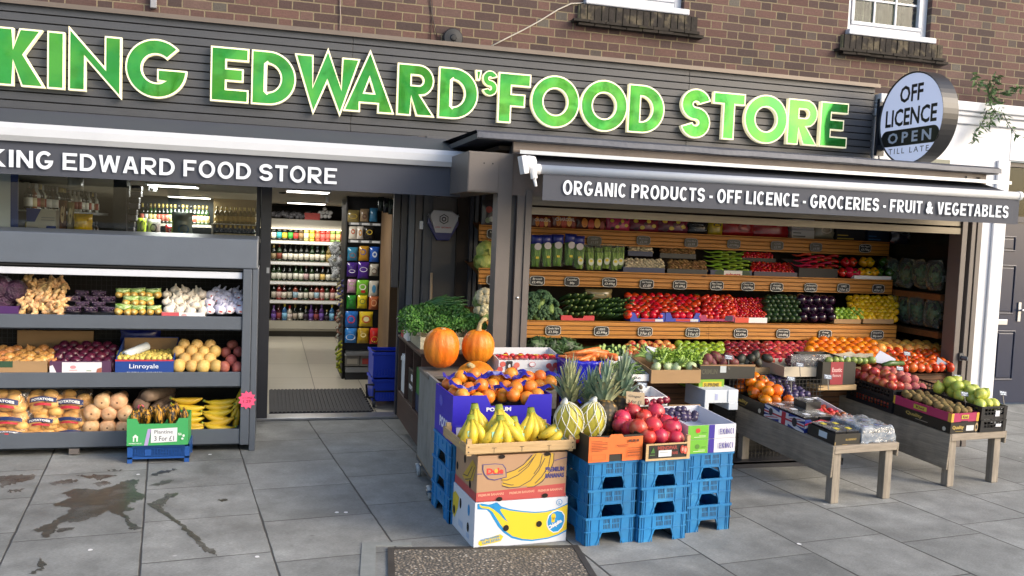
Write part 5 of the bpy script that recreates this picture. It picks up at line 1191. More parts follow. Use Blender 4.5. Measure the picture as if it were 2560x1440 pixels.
def kiwipack():
    m = M()
    for k in (-1, 1): q = M(); ball(q, .5, .95, 12, 8, 0); m.add(q.v, q.f, 0, Matrix.Translation((k*.42, -.1, -.12)) @ Matrix.Diagonal((.84, .9, .84, 1)))
    for k in (-1, 1): m.tube([(k*.42, -.55, -.12), (k*.42, -.57, -.12)], .17, 10, 2)
    q = pillow(1.6, .6, 1.1); m.add(q.v, q.f, 1, Matrix.Translation((0, .1, .3)))
    return m.mesh('sweetcorn_pack', [mat('corn_end', 'c29a44', .5, ov=.1, var=.2, vs=9), mat('corn_leaf', '6f9a34', .35, var=.35, vs=3, stretch=(1, 1, 3), col2='b8c890', coat=.3), mat('corn_cut', 'd8c080', .6)], True)
heap(kiwipack(), 'sweetcorn_pack', 'green topped pack of two pale yellow cobs in the stack of nine', 'vegetable pack', 'green vegetable packs', 286, 406, 722, 788, T, T+.14, .066, (0, 0, 0), .04, 1., 3, .8, 1.66)
heap(K('garlic_bulb', garlic), 'garlic_bulb', 'loose white garlic bulb in the heap on the top tier', 'garlic', 'garlic bulbs', 405, 522, 716, 790, T, T+.24, .074, 'up', .15, .95, None, .72)
o = tray('carton', 'low white and red carton under the garlic', 'carton', at(404, 790, T-.04).x, at(512, 790, T-.04).x, T-.04, T+.2, at(450, 795, T-.04).z, at(450, 781, T-.04).z, PAPER); front_print(o, [('p', rc(0, 0, .4, 1), 'c05058'), ('p', ell(.52, .5, .06, .3), 'c8a0a0')])
def netgarlic():
    m = M(); ball(m, .5, .8, 12, 8); lumpy(m, .28, 2.2, 5.); m.tube([(.1, .1, .3), (.3, .2, .65)], [.16, .05], 6, 0)
    m.add([(-.2, -.50, -.15), (.2, -.52, -.2), (.24, -.5, .1), (-.16, -.5, .14)], [(0, 1, 2, 3)], 1); m.add([(-.1, -.53, -.06), (.14, -.54, -.09), (.15, -.53, .03), (-.08, -.53, .06)], [(0, 1, 2, 3)], 2)
    return m.mesh('garlic_net', [mat('garlic_net', 'd2cfe0', .35, ov=.08, var=.15, vs=5), PAPER, mat('net_red', 'c8303a', .5)], True)
heap(netgarlic(), 'garlic_net', 'small white net of garlic with red label at the end of the top tier', 'garlic', 'garlic nets', 514, 610, 718, 792, T, T+.22, .078, (.1, .1, .1), .2, .85, None, .66)

# middle tier
heap(K('brown_onion', onion, 'b5743a', 'd0a064'), 'brown_onion', 'golden brown onion piled at the left of the middle tier', 'onion', 'brown onions', -60, 142, 862, 925, T+.02, T+.28, .08, 'any', .12, .98, None, .72)
o = tray('carton', 'torn brown cardboard carton holding the brown onions', 'carton', at(-90, 915, T-.04).x, at(118, 915, T-.04).x, T-.04, T+.35, at(50, 934, T-.04).z, at(50, 903, T-.04).z, CARD); front_print(o, [('p', rc(.40, .5, .58, 1.), '2c4a34')])
heap(K('red_onion', onion, '3e1428', '5a2038'), 'red_onion', 'glossy dark red onion in the heap on the middle tier', 'onion', 'red onions', 130, 296, 850, 930, T+.02, T+.30, .078, 'any', .1, .95, None, .72)
o = tray('carton', 'low purple and white carton under the red onions', 'carton', at(124, 918, T-.05).x, at(277, 918, T-.05).x, T-.05, T+.1, at(200, 934, T-.05).z, at(200, 903, T-.05).z, mat('plum_card', '4e2d4c', .6)); front_print(o, [('p', [(.0, 0), (.12, .0), (.05, .7), (0, .6)], 'd8d4d8'), ('p', rc(.2, .0, .85, .92), 'd8d6da'), ('p', ell(.38, .52, .05, .14), 'c88a90'), ('p', rc(.32, .25, .45, .31), 'c88a90'), ('p', rc(.6, .2, .68, .28), '8aa08a'), ('p', [(.76, .1), (.85, .05), (.85, .5), (.78, .4)], '9a5a48')])
x0, x1 = at(288, 905, T-.05).x, at(434, 905, T-.05).x; zb, zf, zt = at(360, 935, T-.05).z, at(360, 899, T-.05).z, at(360, 843, T+.3).z
o = tray('potato_carton', 'blue carton of small potatoes with white lettering and a raised brown back', 'carton', x0, x1, T-.05, T+.32, zb, zt, mat('linroyale_blue', '173c86', .5), .006, (zf-zb)/(zt-zb))
fr_ = (zf-zb)/(zt-zb); o['dims'] = (x1-x0, .37, zf-zb)
front_print(o, [('p', [(0, .88), (1, .9), (1, 1.), (0, 1.)], 'b8303a'), ('t', 'Linroyale', .24, .30, .5, .40, 'e0e6f0', .005), ('t', 'FINEST BABY POTATOES', .2, .03, .6, .12, 'c8d0e0', .02)])
m = M(); h2, w2 = zt-zb, x1-x0; m.box(-w2/2+.007, w2/2-.007, .16, .176, .02, h2-.004); m.box(-w2/2+.0065, -w2/2+.008, -.17, .16, .02, h2*fr_-.004); part('inner_lining', m, CARD, o)
heap(K('baby_potato', potato, 'c9b358', 'd8c878', .8, .1, 1.15), 'baby_potato', 'tiny yellow potato inside the blue lettered carton', 'potato', 'baby potatoes', 291, 432, 872, 903, T, T+.27, .036, 'any', .15, .95, None, .7)
q0, q1 = at(312, 888, T+.06), at(368, 865, T+.20); m = M(); m.tube([q0, q1], .03, 16, 0, False); m.tube([q0, q1], .013, 12, 1, False)
d_ = (q1-q0).normalized(); m.tube([q0+d_*.001, q0+d_*.002], .03, 16, 0); m.tube([q0-d_*.001, q0+d_*.0005], .014, 12, 1)
solo('bag_roll', m, [mat('roll_film', 'c9d0d4', .3), mat('roll_core', '4a3f34', .8)], 'roll of thin plastic bags lying on the small potatoes', 'bag roll', smooth=True)
heap(K('potato', potato, 'c8a45c', 'd6b878', .95, .08, 1.05), 'potato', 'large clean yellow potato stacked on the middle tier', 'potato', 'loose potatoes', 430, 556, 846, 932, T, T+.14, .092, (.1, 1.5, .2), .07, .98, 4, .8)
heap(K('sweet_potato', potato, '9a5048', 'a86a5a', .9, .2, 1.1), 'sweet_potato', 'rusty red sweet potato at the right end of the middle tier', 'sweet potato', 'sweet potatoes', 548, 610, 850, 932, T, T+.16, .08, 'any', .1, .95, 4, .8)
m = M(); q = at(352, 838, T+.4); xf = Matrix.Translation(q); qq = pillow(.28, .12, .1); m.add(qq.v, qq.f, 0, xf); solo('blue_bag', m, mat('blue_film', '15206a', .25), 'dark blue plastic bag tucked behind the lettered carton', 'bag', smooth=True)
m = M(); x0, x1 = at(45, 850, T+.5).x, at(235, 850, T+.5).x; m.box(x0, x1, T+.48, T+.5, at(140, 880, T+.5).z, at(140, 826, T+.5).z); solo('cardboard_sheet', m, CARD, 'brown cardboard sheet standing behind the brown onions', 'cardboard')

# bottom tier: bags of potatoes, squash, yams, plantains
def potbag(i, px, py, w, h, word, lab):
    o = thing('potato_bag', lab, 'potato bag', at(px, py, T+.02+.03*(i % 3)), U(-.15, .15), 'bags of potatoes'); rs_ = random.Random(i); W2, H2 = w*6.6/F/2, h*6.6/F/2
    m = M()
    for k in range(15):
        q = M(); ball(q, .038, .85, 10, 7); lumpy(q, .12, 20, k); m.add(q.v, q.f, 0, Matrix.Translation((rs_.uniform(-W2+.03, W2-.03), rs_.uniform(-.02, .06), rs_.uniform(-H2+.025, H2-.025))) @ Matrix.Diagonal((1.25, 1, 1, 1)))
    part('potato', m, mat('bag_potato', 'deae64', .45, var=.12, vs=20, bump=.002, bs=60), o, True)
    q = pillow(2*W2*1.08, 2*H2*1.1, .17); m = M(); m.add(q.v, q.f, 0, Matrix.Translation((0, .015, 0))); part('film', m, glass('potato_film', (.98, .96, .92), 1.3, .08, 1.5, .03, (.9, .85, .8)), o, True)
    m = M(); b1, b2 = [], []
    for k in range(9):
        u = k/8*2-1; yy = -.085*(1-abs(u*.8)**2.4)**.6*1.0+.008
        b1.append((u*W2*.70, yy, H2*.30-.02*u*u)); b2.append((u*W2*.5, yy-.001, -H2*.02-.015*u*u))
    hh = H2*.36
    m.add([(p[0], p[1]-.004, p[2]) for p in b1]+[(p[0], p[1]-.002, p[2]+hh) for p in b1], [(k, k+1, k+10, k+9) for k in range(8)], 0)
    if word:
        tv, tf, asp = text_raw('POTATOES', .05); vs = []
        for p in tv: u = (p[0]-.5)*1.7; vs.append((u*W2*.66, -.085*(1-abs(u*.8*.95)**2.4)**.6-.0005, H2*.30-.02*u*u+hh*(.22+.56*p[1])))
        m.add(vs, tf, 1)
    m.add([(p[0], p[1]-.003, p[2]) for p in b2]+[(p[0], p[1]-.002, p[2]+hh*.55) for p in b2], [(k, k+1, k+10, k+9) for k in range(8)], 2)
    part('label_print', m, [mat('bag_navy', '1c2c5c', .5), PAPER, mat('bag_red', 'b8283a', .5)], o)
PB = [(18, 1012, 84, 60, 1, 'netted bag of potatoes at the far left of the upper row'), (112, 1006, 78, 58, 1, 'bag of potatoes in the middle of the upper row'), (178, 1014, 82, 66, 1, 'largest potato bag in the upper row beside the squash'), (22, 1052, 90, 46, 0, 'bag of potatoes at the left of the middle layer'), (106, 1056, 76, 50, 1, 'bag of potatoes in the centre of the middle layer'), (178, 1050, 76, 40, 0, 'bag of potatoes at the right of the middle layer'), (24, 1079, 88, 26, 1, 'flattened potato bag at the bottom left of the pile'), (102, 1081, 64, 22, 1, 'flattened potato bag at the bottom centre of the pile'), (176, 1078, 78, 28, 0, 'flattened potato bag at the bottom right of the pile')]
for i, (a, b, c, d, w_, lab) in enumerate(PB): potbag(i, a, b, c, d, w_, lab)
def butternut(nm):
    m = M(); m.lathe([(0, -.49), (.05, -.50), (.2, -.50), (.4, -.4), (.5, -.15), (.47, .15), (.36, .45), (.33, 1.1), (.28, 1.4), (0, 1.45)], 18, 0, None, lambda a, z, r: r*(1+.02*math.cos(5*a))); m.lathe([(.0, -.515), (.05, -.51), (.06, -.48)], 8, 1)
    return m.mesh(nm, [skin(nm+'_skin', 'd2a274', 'dcb48a', .45, ov=.06, var=.08, vs=6), mat('squash_scar', '6a4c34', .8)], True)
bn = K('butternut_squash', butternut)
for px, py in ((258, 1002), (297, 1002), (233, 1030), (274, 1031), (315, 1033), (229, 1066), (271, 1067), (311, 1069)): put(bn, 'butternut_squash', 'butternut squash stacked with its round pale end to the front', 'squash', 'butternut squashes', at(px, py, T+.06), .118*U(.95, 1.03), (R(-90)+U(-.08, .08), U(-.06, .06), U(-.05, .05)))
YAM = mat('yam_skin', '6e5647', .9, var=.3, vs=9, bump=.003, bs=30, col2='8c7866', mixs=6)
for (a, b, ra, lab) in (((352, 1018), (366, 985), .05, 'thick yam with a pink sticker on its cut end'), ((372, 1048), (428, 982), .045, 'long yam sloping back beside the plantains'), ((408, 1036), (440, 1004), .04, 'shorter dark yam behind the plantain box'), ((336, 1052), (352, 1030), .042, 'small yam end low beside the squash'), ((362, 990), (428, 976), .045, 'yam lying across the back of the pile')):
    p, q = at(a[0], a[1], T+.02), at(b[0], b[1], T+.36); m = M(); n = 8; P = [p.lerp(q, i/(n-1))+Vector((U(-.006, .006), 0, U(-.006, .006))) for i in range(n)]; m.tube(P, [ra*.8]+[ra*U(.95, 1.08) for _ in range(n-2)]+[ra*.7], 12)
    if ra == .05: m.tube([p+Vector((.0, -.004, -.0)), p+Vector((0, -.0042, 0))], .022, 9, 1)
    solo('yam', m, [YAM, mat('pink_sticker', 'e0587a', .6)], lab, 'yam', 'yams on the bottom tier', True)
def banana(L=.19, r=.018, bend=.5, green=0.):
    m = M(); n = 10; P, Rr = [], []
    for i in range(n):
        t_ = i/(n-1); a = (t_-.5)*2*bend; P.append((L/(2*bend)*math.sin(a), 0, -L/(2*bend)*(math.cos(a)-1))); Rr.append(r*[.30, .36, .8, .98, 1., 1., .96, .82, .5, .22][i])
    m.tube(P, Rr, 6, 0); m.tube([P[-1], Vector(P[-1])+Vector((.004, 0, .002))], [r*.24, r*.2], 6, 1); m.tube([Vector(P[0])-Vector((.012, 0, -.006)), P[0]], [r*.36, r*.3], 6, 2)
    return m
PLY = skin('plantain_skin', 'cfae2e', 'bb9220', .4, ov=.08, oh=.01, mixs=5, mixlo=.55, mixhi=.8, var=.08, vs=10); TIP = mat('banana_tip', '2c2216', .8); BST = mat('banana_stalk', '8a9a3a', .6)
pm_ = banana(.205, .026, .42).mesh('plantain', [PLY, TIP, BST], True)
for col, (xa, rowsP) in enumerate(((470, [(1003, 0), (1022, 0), (1036, 0), (1051, 0), (1064, 0), (1075, 0)]), (548, [(1008, 0), (1020, 0), (1034, 0), (1048, 0), (1058, 0), (1072, 0)]))):
    for i, (py, _) in enumerate(rowsP): put(pm_, 'plantain', 'yellow plantain lying in the stack on the bottom tier', 'plantain', 'yellow plantains', at(xa+U(-5, 5), py, T+.05+.012*(5-i)), U(1.0, 1.12), (U(-.25, .25), U(-.12, .12)+(-.08 if col else .05), U(-.1, .1)+(PI if col == 1 and i % 2 else 0)))
for px, py, a in ((590, 1020, 1.2), (592, 1045, 1.35), (596, 1000, 1.1), (588, 1068, 1.3)): put(pm_, 'plantain', 'yellow plantain standing on end at the right of the stack', 'plantain', 'upright plantains', at(px, py, T+.12), .85, (U(-.2, .2), -a, .6))
# plantain carton on a blue crate on the pavement
YP = 6.09
x0, x1 = at(318, 1135, YP).x, at(473, 1135, YP).x
o = thing('plastic_crate', 'low dark blue mesh crate on the pavement under the plantain carton', 'crate', ((x0+x1)/2, YP+.13, 0)); w = (x1-x0)/2; hz = at(395, 1112, YP).z
m = M()
for sx_ in (-1, 1):
    for sy_ in (-.13, .12): m.box(sx_*w-(.03 if sx_ > 0 else 0), sx_*w+(0 if sx_ > 0 else .03), sy_, sy_+.012, 0, hz)
m.box(-w, w, -.13, -.12, hz-.012, hz); m.box(-w, w, -.13, -.12, .028, .04); m.box(-w, -w+.008, -.12, .13, .03, hz); m.box(w-.008, w, -.12, .13, .03, hz); m.box(-w+.008, w-.008, .122, .13, .03, hz)
k = -w+.03
while k < w-.03: m.box(k, k+.003, -.127, -.123, .04, hz-.012); k += .0095
for j in range(7): m.box(-w+.03, w-.03, -.1265, -.1235, .045+j*.0095, .048+j*.0095)
m.box(-.085, -.045, -.1285, -.1225, .05, .09); m.box(-w+.008, w-.008, -.118, .12, .03, .036)
part('body', m, mat('crate_navy', '1d4f96', .4, var=.08), o)
x0, x1 = at(317, 1075, YP-.02).x, at(470, 1075, YP-.02).x; zb = at(395, 1118, YP-.02).z; zt = at(320, 1052, YP-.02).z
o = tray('plantain_carton', 'green carton of blackened plantains with a handwritten price card', 'carton', x0, x1, YP-.02, YP+.24, hz+.002, zt+.012, mat('green_card', '3fa05c', .5), .006, 1., None, 0., None, (.2, .8, .035))
front_print(o, [('p', [(.28, 0), (.34, 0), (.40, .62), (.34, .62)], 'a898c8'), ('p', rc(.10, .15, .18, .32), 'd8e8dc'), ('p', [(.09, .32), (.19, .32), (.14, .42)], 'd8e8dc'), ('p', rc(.125, .15, .155, .3), '3fa05c'), ('t', 'FARMERS HOUSE', .04, .06, .2, .05, 'd8e8dc', .02), ('p', [(.39, .1), (.82, .13), (.825, .66), (.395, .62)], 'd9dde0'), ('t', 'Plantine', .45, .44, .3, .13, '3a3a40', .0), ('t', '3 For £1', .45, .17, .32, .18, '3a3a40', .0), ('t', 'NA', .84, .36, .06, .1, 'd8e8dc', .03), ('p', ell(.93, .35, .02, .05), 'd8e8dc'), ('p', ell(.91, .24, .02, .04), 'd8e8dc')])
BLK = NT('black_plantain'); oc = BLK.coord(); oi = BLK.n('ObjectInfo'); ad = BLK.n('VectorMath', operation='ADD'); BLK.l(oc, ad.inputs[0]); BLK.l(oi.outputs['Random'], ad.inputs[1])
BLK.l(BLK.mix(BLK.rng(BLK.noise(BLK.scale(ad.outputs[0], (6, 22, 22)), 3., 4, .6), .47, .56), hx('171210'), hx('c08c28')), BLK.b.inputs['Base Color']); BLK.b.inputs['Roughness'].default_value = .5
bm_ = banana(.19, .033, .55).mesh('ripe_plantain', [BLK.m, TIP, TIP], True)
for i in range(13):
    px = 336+i*10.5; put(bm_, 'ripe_plantain', 'blackened overripe plantain standing in the green carton', 'plantain', 'overripe plantains', at(px, (1052 if i % 2 else 1044)+U(-5, 6)-(8 if 4 < i < 11 else 0), YP+.04+.06*(i % 3)), U(.7, .85), (U(-.3, .3), R(-80)+U(-.3, .3), R(-60)+U(-.5, .5)))
# ------------------------------------------------------------------ the fruit bay: price boards and goods
BOARD = mat('chalk_board', '15161a', .6, var=.2); BOARDG = mat('faded_chalk_board', '55534d', .7, var=.2); CHALK = mat('chalk_white', 'd2d0c8', .7)
def board(px, py, Y, a, b, lab, faded=False, w=.125, h=.078):
    q = at(px, py, Y-.012); o = thing('price_board', lab, 'price board', q, 0, 'chalk price boards on the shelf fronts')
    s_ = [(-w/2, h*.3), (-w*.5, -h*.3), (-w*.38, -h*.46), (0, -h*.5), (w*.38, -h*.46), (w*.5, -h*.3), (w/2, h*.3), (w*.38, h*.46), (0, h*.5), (-w*.38, h*.46)]
    m = M(); m.prism([s_], .004, 0); part('panel', m, BOARDG if faded else BOARD, o)
    m = M(); m.prism([[(p[0]*.98, p[1]*.97) for p in s_], [(p[0]*.93, p[1]*.90) for p in s_][::-1]], 0, 0, Matrix.Translation((0, -.0012, 0)))
    part('border', m, GREYPRINT if faded else CHALK, o)
    m = M(); ww = min(w*.72, .0105*len(a)); text(m, a, (-ww/2, -.0018, h*.10), X3, Z3, ww, h*.2, 0, .012, 1., .12)
    ww = min(w*.7, .013*len(b)); text(m, b, (-ww/2, -.0018, -h*.32), X3, Z3, ww, h*.3, 0, .012, 1., .12); part('lettering', m, GREYPRINT if faded else CHALK, o)
B1, B2, B3 = SH[1][0], SH[2][0], SH[3][0]
for px, py, a, b, fd in ((1236, 585, 'Lettuce', '99p', 0), (1486, 602, 'CELERY', '£1.59', 1), (1609, 601, 'Mushroom', '£5.99', 1), (1728, 607, 'Chest Mush', '£6.99', 1), (1835, 610, 'Turk Pepper', '£7.99kg', 1), (1943, 614, 'Chilli', '£2.99', 1), (2040, 618, 'Pepper', '£4.99', 1), (2163, 621, 'BELL Pepper', '£3.75kg', 0)):
    board(px, py, B1, a, b, ('faded grey' if fd else 'dark')+' price board chalked '+a.split()[0].lower()+' '+b+' on the top shelf front', fd)
for px, py, a, b in ((1236, 700, 'CAULI', '£1.99'), (1343, 702, 'Brocoli', '£2.49kg'), (1430, 704, 'Cucumber', '80p'), (1524, 706, 'Mini Cucumber', '£3.49kg'), (1617, 710, 'Vine Tomatoes', '£1.69'), (1700, 712, 'Beef Tomato', '£1.69kg'), (1792, 714, 'Plum Tomato', '£2.99kg'), (1870, 716, 'Cherry Tom', '£4.99kg'), (1942, 718, 'Avocado', '£1.99kg'), (2027, 719, 'Aubergine', '£2.69kg'), (2109, 720, 'LIMES', '3 For £1'), (2196, 722, 'LEMON', '4 For £1')):
    board(px, py, B2, a, b, 'black price board chalked '+a.lower()+' '+b+' on the middle shelf front')
for px, py, a, b in ((1234, 826, 'Garlic', '4 For £1'), (1383, 826, 'Cavolo Nero', '£1.50p'), (1504, 828, 'LEEKS', '£2.99kg'), (1613, 829, 'Gala Apple', '3 For £1'), (1732, 831, 'Green Apple', '3 For £1'), (1852, 833, 'Braeburn Apple', '£2.69kg'), (1958, 834, 'Pink Lady', '£4.49kg'), (2063, 836, 'Orange', '4 For £1'), (2193, 837, 'Grapefruit', '80p each')):
    board(px, py, B3, a, b, 'black price board chalked '+a.lower().replace('lady', 'apple')+' '+b+' on the lowest shelf front')

# top shelf: packets
g1 = 'packets along the top shelf'
flame = [(-.5, .1, .18, .6, 'd8842c'), (-.1, -.1, .2, .7, 'b03a1c'), (.3, .1, .2, .6, 'd89a3a'), (.65, -.2, .16, .6, '8a2a18')]
dots = [(-.6, .4, .14, .2, 'd8b83a'), (-.2, -.3, .16, .2, 'd8b83a'), (.2, .4, .14, .2, 'd8b83a'), (.55, -.1, .16, .2, 'd8b83a'), (.0, .1, .12, .2, '4a1a28'), (-.55, -.5, .16, .2, '4a1a28'), (.6, .6, .1, .2, '4a1a28')]
for a, b, c, d, col, bl, lab, wd in ((1328, 536, 1382, 577, '6a3220', flame, 'orange flame printed charcoal sack at the left end of the top shelf', 'CHARCOAL'), (1378, 534, 1444, 577, '7a3820', flame, 'second flame printed charcoal sack on the top shelf', 'CHARCOAL'), (1440, 540, 1518, 580, '5c2c1c', flame, 'brown charcoal sack right of the two flame printed ones', None), (1516, 540, 1578, 582, 'b83a5c', dots, 'pink packet with yellow spots on the top shelf', None), (1572, 540, 1650, 585, '7a2036', dots, 'maroon spotted packet left of its twin on the top shelf', None), (1644, 540, 1724, 588, '6a1c34', dots, 'maroon spotted packet beside the black sack', None),
    (1720, 548, 1774, 590, '1a1a1e', [(-.2, .3, .5, .1, 'a8a8a8'), (.1, -.3, .6, .08, 'a8a8a8')], 'black sack with silver lines on the top shelf', None), (1770, 546, 1810, 592, 'b8a01c', [(0, .3, .5, .2, '2a2a1a')], 'bright yellow upright packet on the top shelf', None), (1808, 546, 1890, 592, '9a1c22', [(.2, 0, .4, .5, '7a141a')], 'left of two big red sacks on the top shelf', None), (1885, 548, 1976, 596, '8e1a20', [(.3, .5, .5, .2, 'c8b8b8')], 'right one of two big red sacks on the top shelf', None), (2036, 552, 2090, 598, '8a8470', [(0, 0, .5, .4, 'b8b098')], 'clear crinkled packet beside the white box on the top shelf', None)):
    packet('charcoal_sack' if 'charcoal' in lab else 'shelf_packet', a, b, c, d, B1+.06, col, lab, bl, .09, 'packet', g1, wd, 'd8d0c0', 0, .02)
for a, b, c, d, col, ink, lab, wd in ((1980, 548, 2036, 574, 'a8a8a4', '3a3a3a', 'upper white carton on the top shelf', 'COFFEE'), (1980, 574, 2036, 598, 'b0b0ac', '3a3a3a', 'lower white carton on the top shelf', 'COFFEE'), (2092, 556, 2164, 604, '18191c', 'b8a040', 'black carton near the right end of the top shelf', None), (2170, 562, 2224, 606, '16283e', '3a6a9a', 'navy carton at the right end of the top shelf', None)):
    x0, x1, z0, z1 = rect(a, b, c, d, B1+.04); o = thing('carton', lab, 'carton', (x0, B1+.04, z0), 0, g1); m = M(); m.box(0, x1-x0, 0, .2, 0, z1-z0-.003); part('box', m, mat('box_'+col, col, .6), o, bevel=.002)
    m = M(); m.box(.01, (x1-x0)*.6, -.001, -.0002, .02, .03); m.box(.01, (x1-x0)*.4, -.001, -.0002, .05, .058); part('print', m, mat('ink_'+ink, ink, .6), o)
packet('magazine_pack', 1204, 500, 1246, 568, B1+.02, '3a3636', 'dark glossy pack standing at the left end of the top shelf behind the post', [(-.2, .3, .4, .25, '8a3a30'), (.2, -.4, .4, .2, 'a8a8a0'), (-.3, -.5, .3, .2, '6a7a5a')], .04, 'packet')

# second shelf
S2 = B2+.03
ICE = K('iceberg', leafy, '7d9a42', 'b0b25a', 60, 4, .85, .55, .7, '8aa24e')
for px, py in ((1215, 628), (1240, 634), (1210, 655), (1236, 660)): put(ICE, 'lettuce', 'round pale green lettuce on the left end of the second shelf', 'lettuce', 'lettuces behind the post', at(px, py, S2+.06), .17)
def bagveg(nm, lf, top, has_band, lab2):
    m = M(); rs_ = random.Random(5)
    for k in range(7): x = -.3+.1*k; m.tube([(x*.5, rs_.uniform(-.1, .1), -1.), (x*.8+rs_.uniform(-.05, .05), rs_.uniform(-.12, .12), 0), (x*1.1, rs_.uniform(-.1, .1), .8)], [.13, .11, .06], 7, 0)
    q = pillow(.8, 2.1, .55); m.add(q.v, q.f, 1)
    if has_band:
        q = pillow(.86, .62, .58); m.add(q.v, q.f, 2, Matrix.Translation((0, -.02, .82)))
        m.prism([ell(0, .38, .26, .24, 16)], 0, 3, Matrix.Translation((0, -.32, 0)))
        m.prism([rc(-.1, -.45, .12, -.3)], 0, 4, Matrix.Translation((0, -.31, 0)))
    else:
        m.prism([ell(0, -.38, .24, .3, 16)], 0, 3, Matrix.Translation((0, -.31, 0))); m.prism([ell(0, -.3, .15, .12, 12)], 0, 4, Matrix.Translation((0, -.315, 0)))
        m.box(-.4, .4, -.2, .2, .42, .44, 2); m.box(-.4, .4, -.2, .2, .5, .52, 2)
    return m.mesh(nm, [mat(nm+'_leaf', lf, .5, var=.3, vs=4, stretch=(3, 3, .6)), glass('veg_film', (.94, .97, .92), 1.3, .06, 1.5, .05, (.8, .85, .8)), mat(nm+'_top', top, .3), mat(nm+'_lab', lab2, .5), mat('yellow_tag', 'd8c030', .5)], True)
sp_ = bagveg('celery_bag', '6d9440', '232a7c', True, 'b8b0b4'); ch_ = bagveg('celery_heart_pack', '8aa648', '2c3a28', False, 'c2c8b4')
for px in (1340, 1366, 1393, 1424, 1446): put(sp_, 'celery_bag', 'tall bag of green celery with deep blue printed top', 'celery', 'blue topped celery bags', at(px, 628+U(-4, 4), S2+.07+.01*(px % 3)), .118, (U(-.1, .05), U(-.06, .06), U(-.15, .15)))
for px in (1450, 1474, 1496, 1516, 1536, 1550): put(ch_, 'celery_heart_pack', 'clear pack of pale celery hearts with oval white label', 'celery', 'celery heart packs', at(px, 642+U(-3, 3), S2+.06), .098, (U(-.08, .05), U(-.05, .05), U(-.15, .15)))
MW, MB = K('white_mushroom', mushroom, 'd8c8a8'), K('brown_mushroom', mushroom, '9a7448')
NET = mat('crate_black', '121419', .45); NETB = mat('crate_dark_blue', '16264e', .45)
def punnet(px0, px1, py0, py1, Y, mt, lab, dep=.2):
    x0, x1, z0, z1 = rect(px0, py0, px1, py1, Y); return tray('mushroom_crate', lab, 'crate', x0, x1, Y, Y+dep, z0, z1, mt, .005, 1., 'small dark mushroom crates')
for (a, b, c, d, Y, mt, lab), (me, nm, l2) in zip(((1558, 1662, 669, 682, S2, NETB, 'blue black slotted crate of white mushrooms at the front'), (1570, 1632, 628, 640, S2+.2, NETB, 'upper crate of white mushrooms behind'), (1668, 1768, 673, 686, S2, NET, 'black slotted crate of brown mushrooms at the front'), (1650, 1740, 634, 646, S2+.2, NET, 'upper black crate of brown mushrooms behind')), ((MW, 'white_mushroom', 'white button mushroom in the front crate'), (MW, 'white_mushroom', 'white button mushroom in the rear crate'), (MB, 'chestnut_mushroom', 'brown chestnut mushroom in the front crate'), (MB, 'chestnut_mushroom', 'brown chestnut mushroom in the rear crate'))):
    punnet(a, b, c, d, Y, mt, lab); heap(me, nm, l2, 'mushroom', l2+'s', a-(2 if Y > S2 else 0), b, c-22 if Y > S2+.1 else c-24, d-4, Y+.03, Y+.17, .042, 'up', .15, .9, None, .7)
GP = K('green_chilli', chilli, '7f9a26', 7., 1.0)
heap(GP, 'green_pepper', 'long pale green pepper in the heap on the second shelf', 'pepper', 'long green peppers', 1768, 1868, 628, 678, S2+.02, S2+.28, .022, (0, 0, R(80)), .35, 1.0, 9, .7, 5.5)
x0, x1, z0, z1 = rect(1776, 676, 1880, 692, S2-.005); o = tray('produce_carton', 'dark blue carton with a white name panel under the green peppers', 'carton', x0, x1, S2-.005, S2+.25, z0, z1, NETB); front_print(o, [('p', ell(.3, .5, .2, .6), '1a3a1c'), ('p', ell(.8, .5, .16, .55), '1a3a1c'), ('p', rc(.32, .0, .76, .95), 'd4d2cc'), ('t', 'miners', .36, .1, .36, .5, 'b8303a', .04)])
CT = K('cherry_tomato', plain, 'b81c18', None, .95, .12, ov=.2)
heap(CT, 'cherry_tomato', 'small cherry tomato in the carton on the second shelf', 'cherry tomato', 'cherry tomatoes on the second shelf', 1876, 1985, 655, 684, S2+.02, S2+.16, .03, 'any', .2, .95, None, .7)
heap(CT, 'cherry_tomato', 'small cherry tomato in the raised rear carton of the second shelf', 'cherry tomato', 'cherry tomatoes at the rear', 1855, 1932, 630, 648, S2+.2, S2+.26, .03, 'any', .2, .95, None, .7)
x0, x1, z0, z1 = rect(1885, 680, 1993, 694, S2-.005); tray('produce_carton', 'purple black carton of cherry tomatoes on the second shelf', 'carton', x0, x1, S2-.005, S2+.2, z0, z1, mat('plum_black', '32243c', .5))
x0, x1, z0, z1 = rect(1855, 645, 1940, 656, S2+.18); tray('produce_carton', 'small dark carton at the back holding cherry tomatoes', 'carton', x0, x1, S2+.18, S2+.3, z0, z1, CARDD)
RC = K('red_chilli', chilli, 'b81a16', 5.5, .9)
heap(RC, 'red_pepper', 'long glossy red pointed pepper in the open carton', 'pepper', 'long red peppers', 1990, 2092, 636, 680, S2+.03, S2+.24, .028, (0, 0, R(80)), .3, 1.0, 7, .7, 4.6)
x0, x1, z0, z1 = rect(1997, 674, 2094, 694, S2-.005); tray('produce_carton', 'dark grey carton of long red peppers on the second shelf', 'carton', x0, x1, S2-.005, S2+.28, z0, z1+.01, mat('charcoal_card', '2c2826', .7), back=1.8)
for nm, c, a, b, word in (('red_bell_pepper', 'b81618', 2094, 2150, 'red'), ('yellow_bell_pepper', 'd29a10', 2140, 2194, 'yellow'), ('green_bell_pepper', '2c4e18', 2186, 2232, 'dark green')):
    heap(K(nm, pepper, c), 'bell_pepper', 'shiny '+word+' bell pepper at the right of the second shelf', 'bell pepper', word+' bell peppers', a, b, 643, 694, S2+.03, S2+.14, .088, 'face', .06, .92, 2, .9)
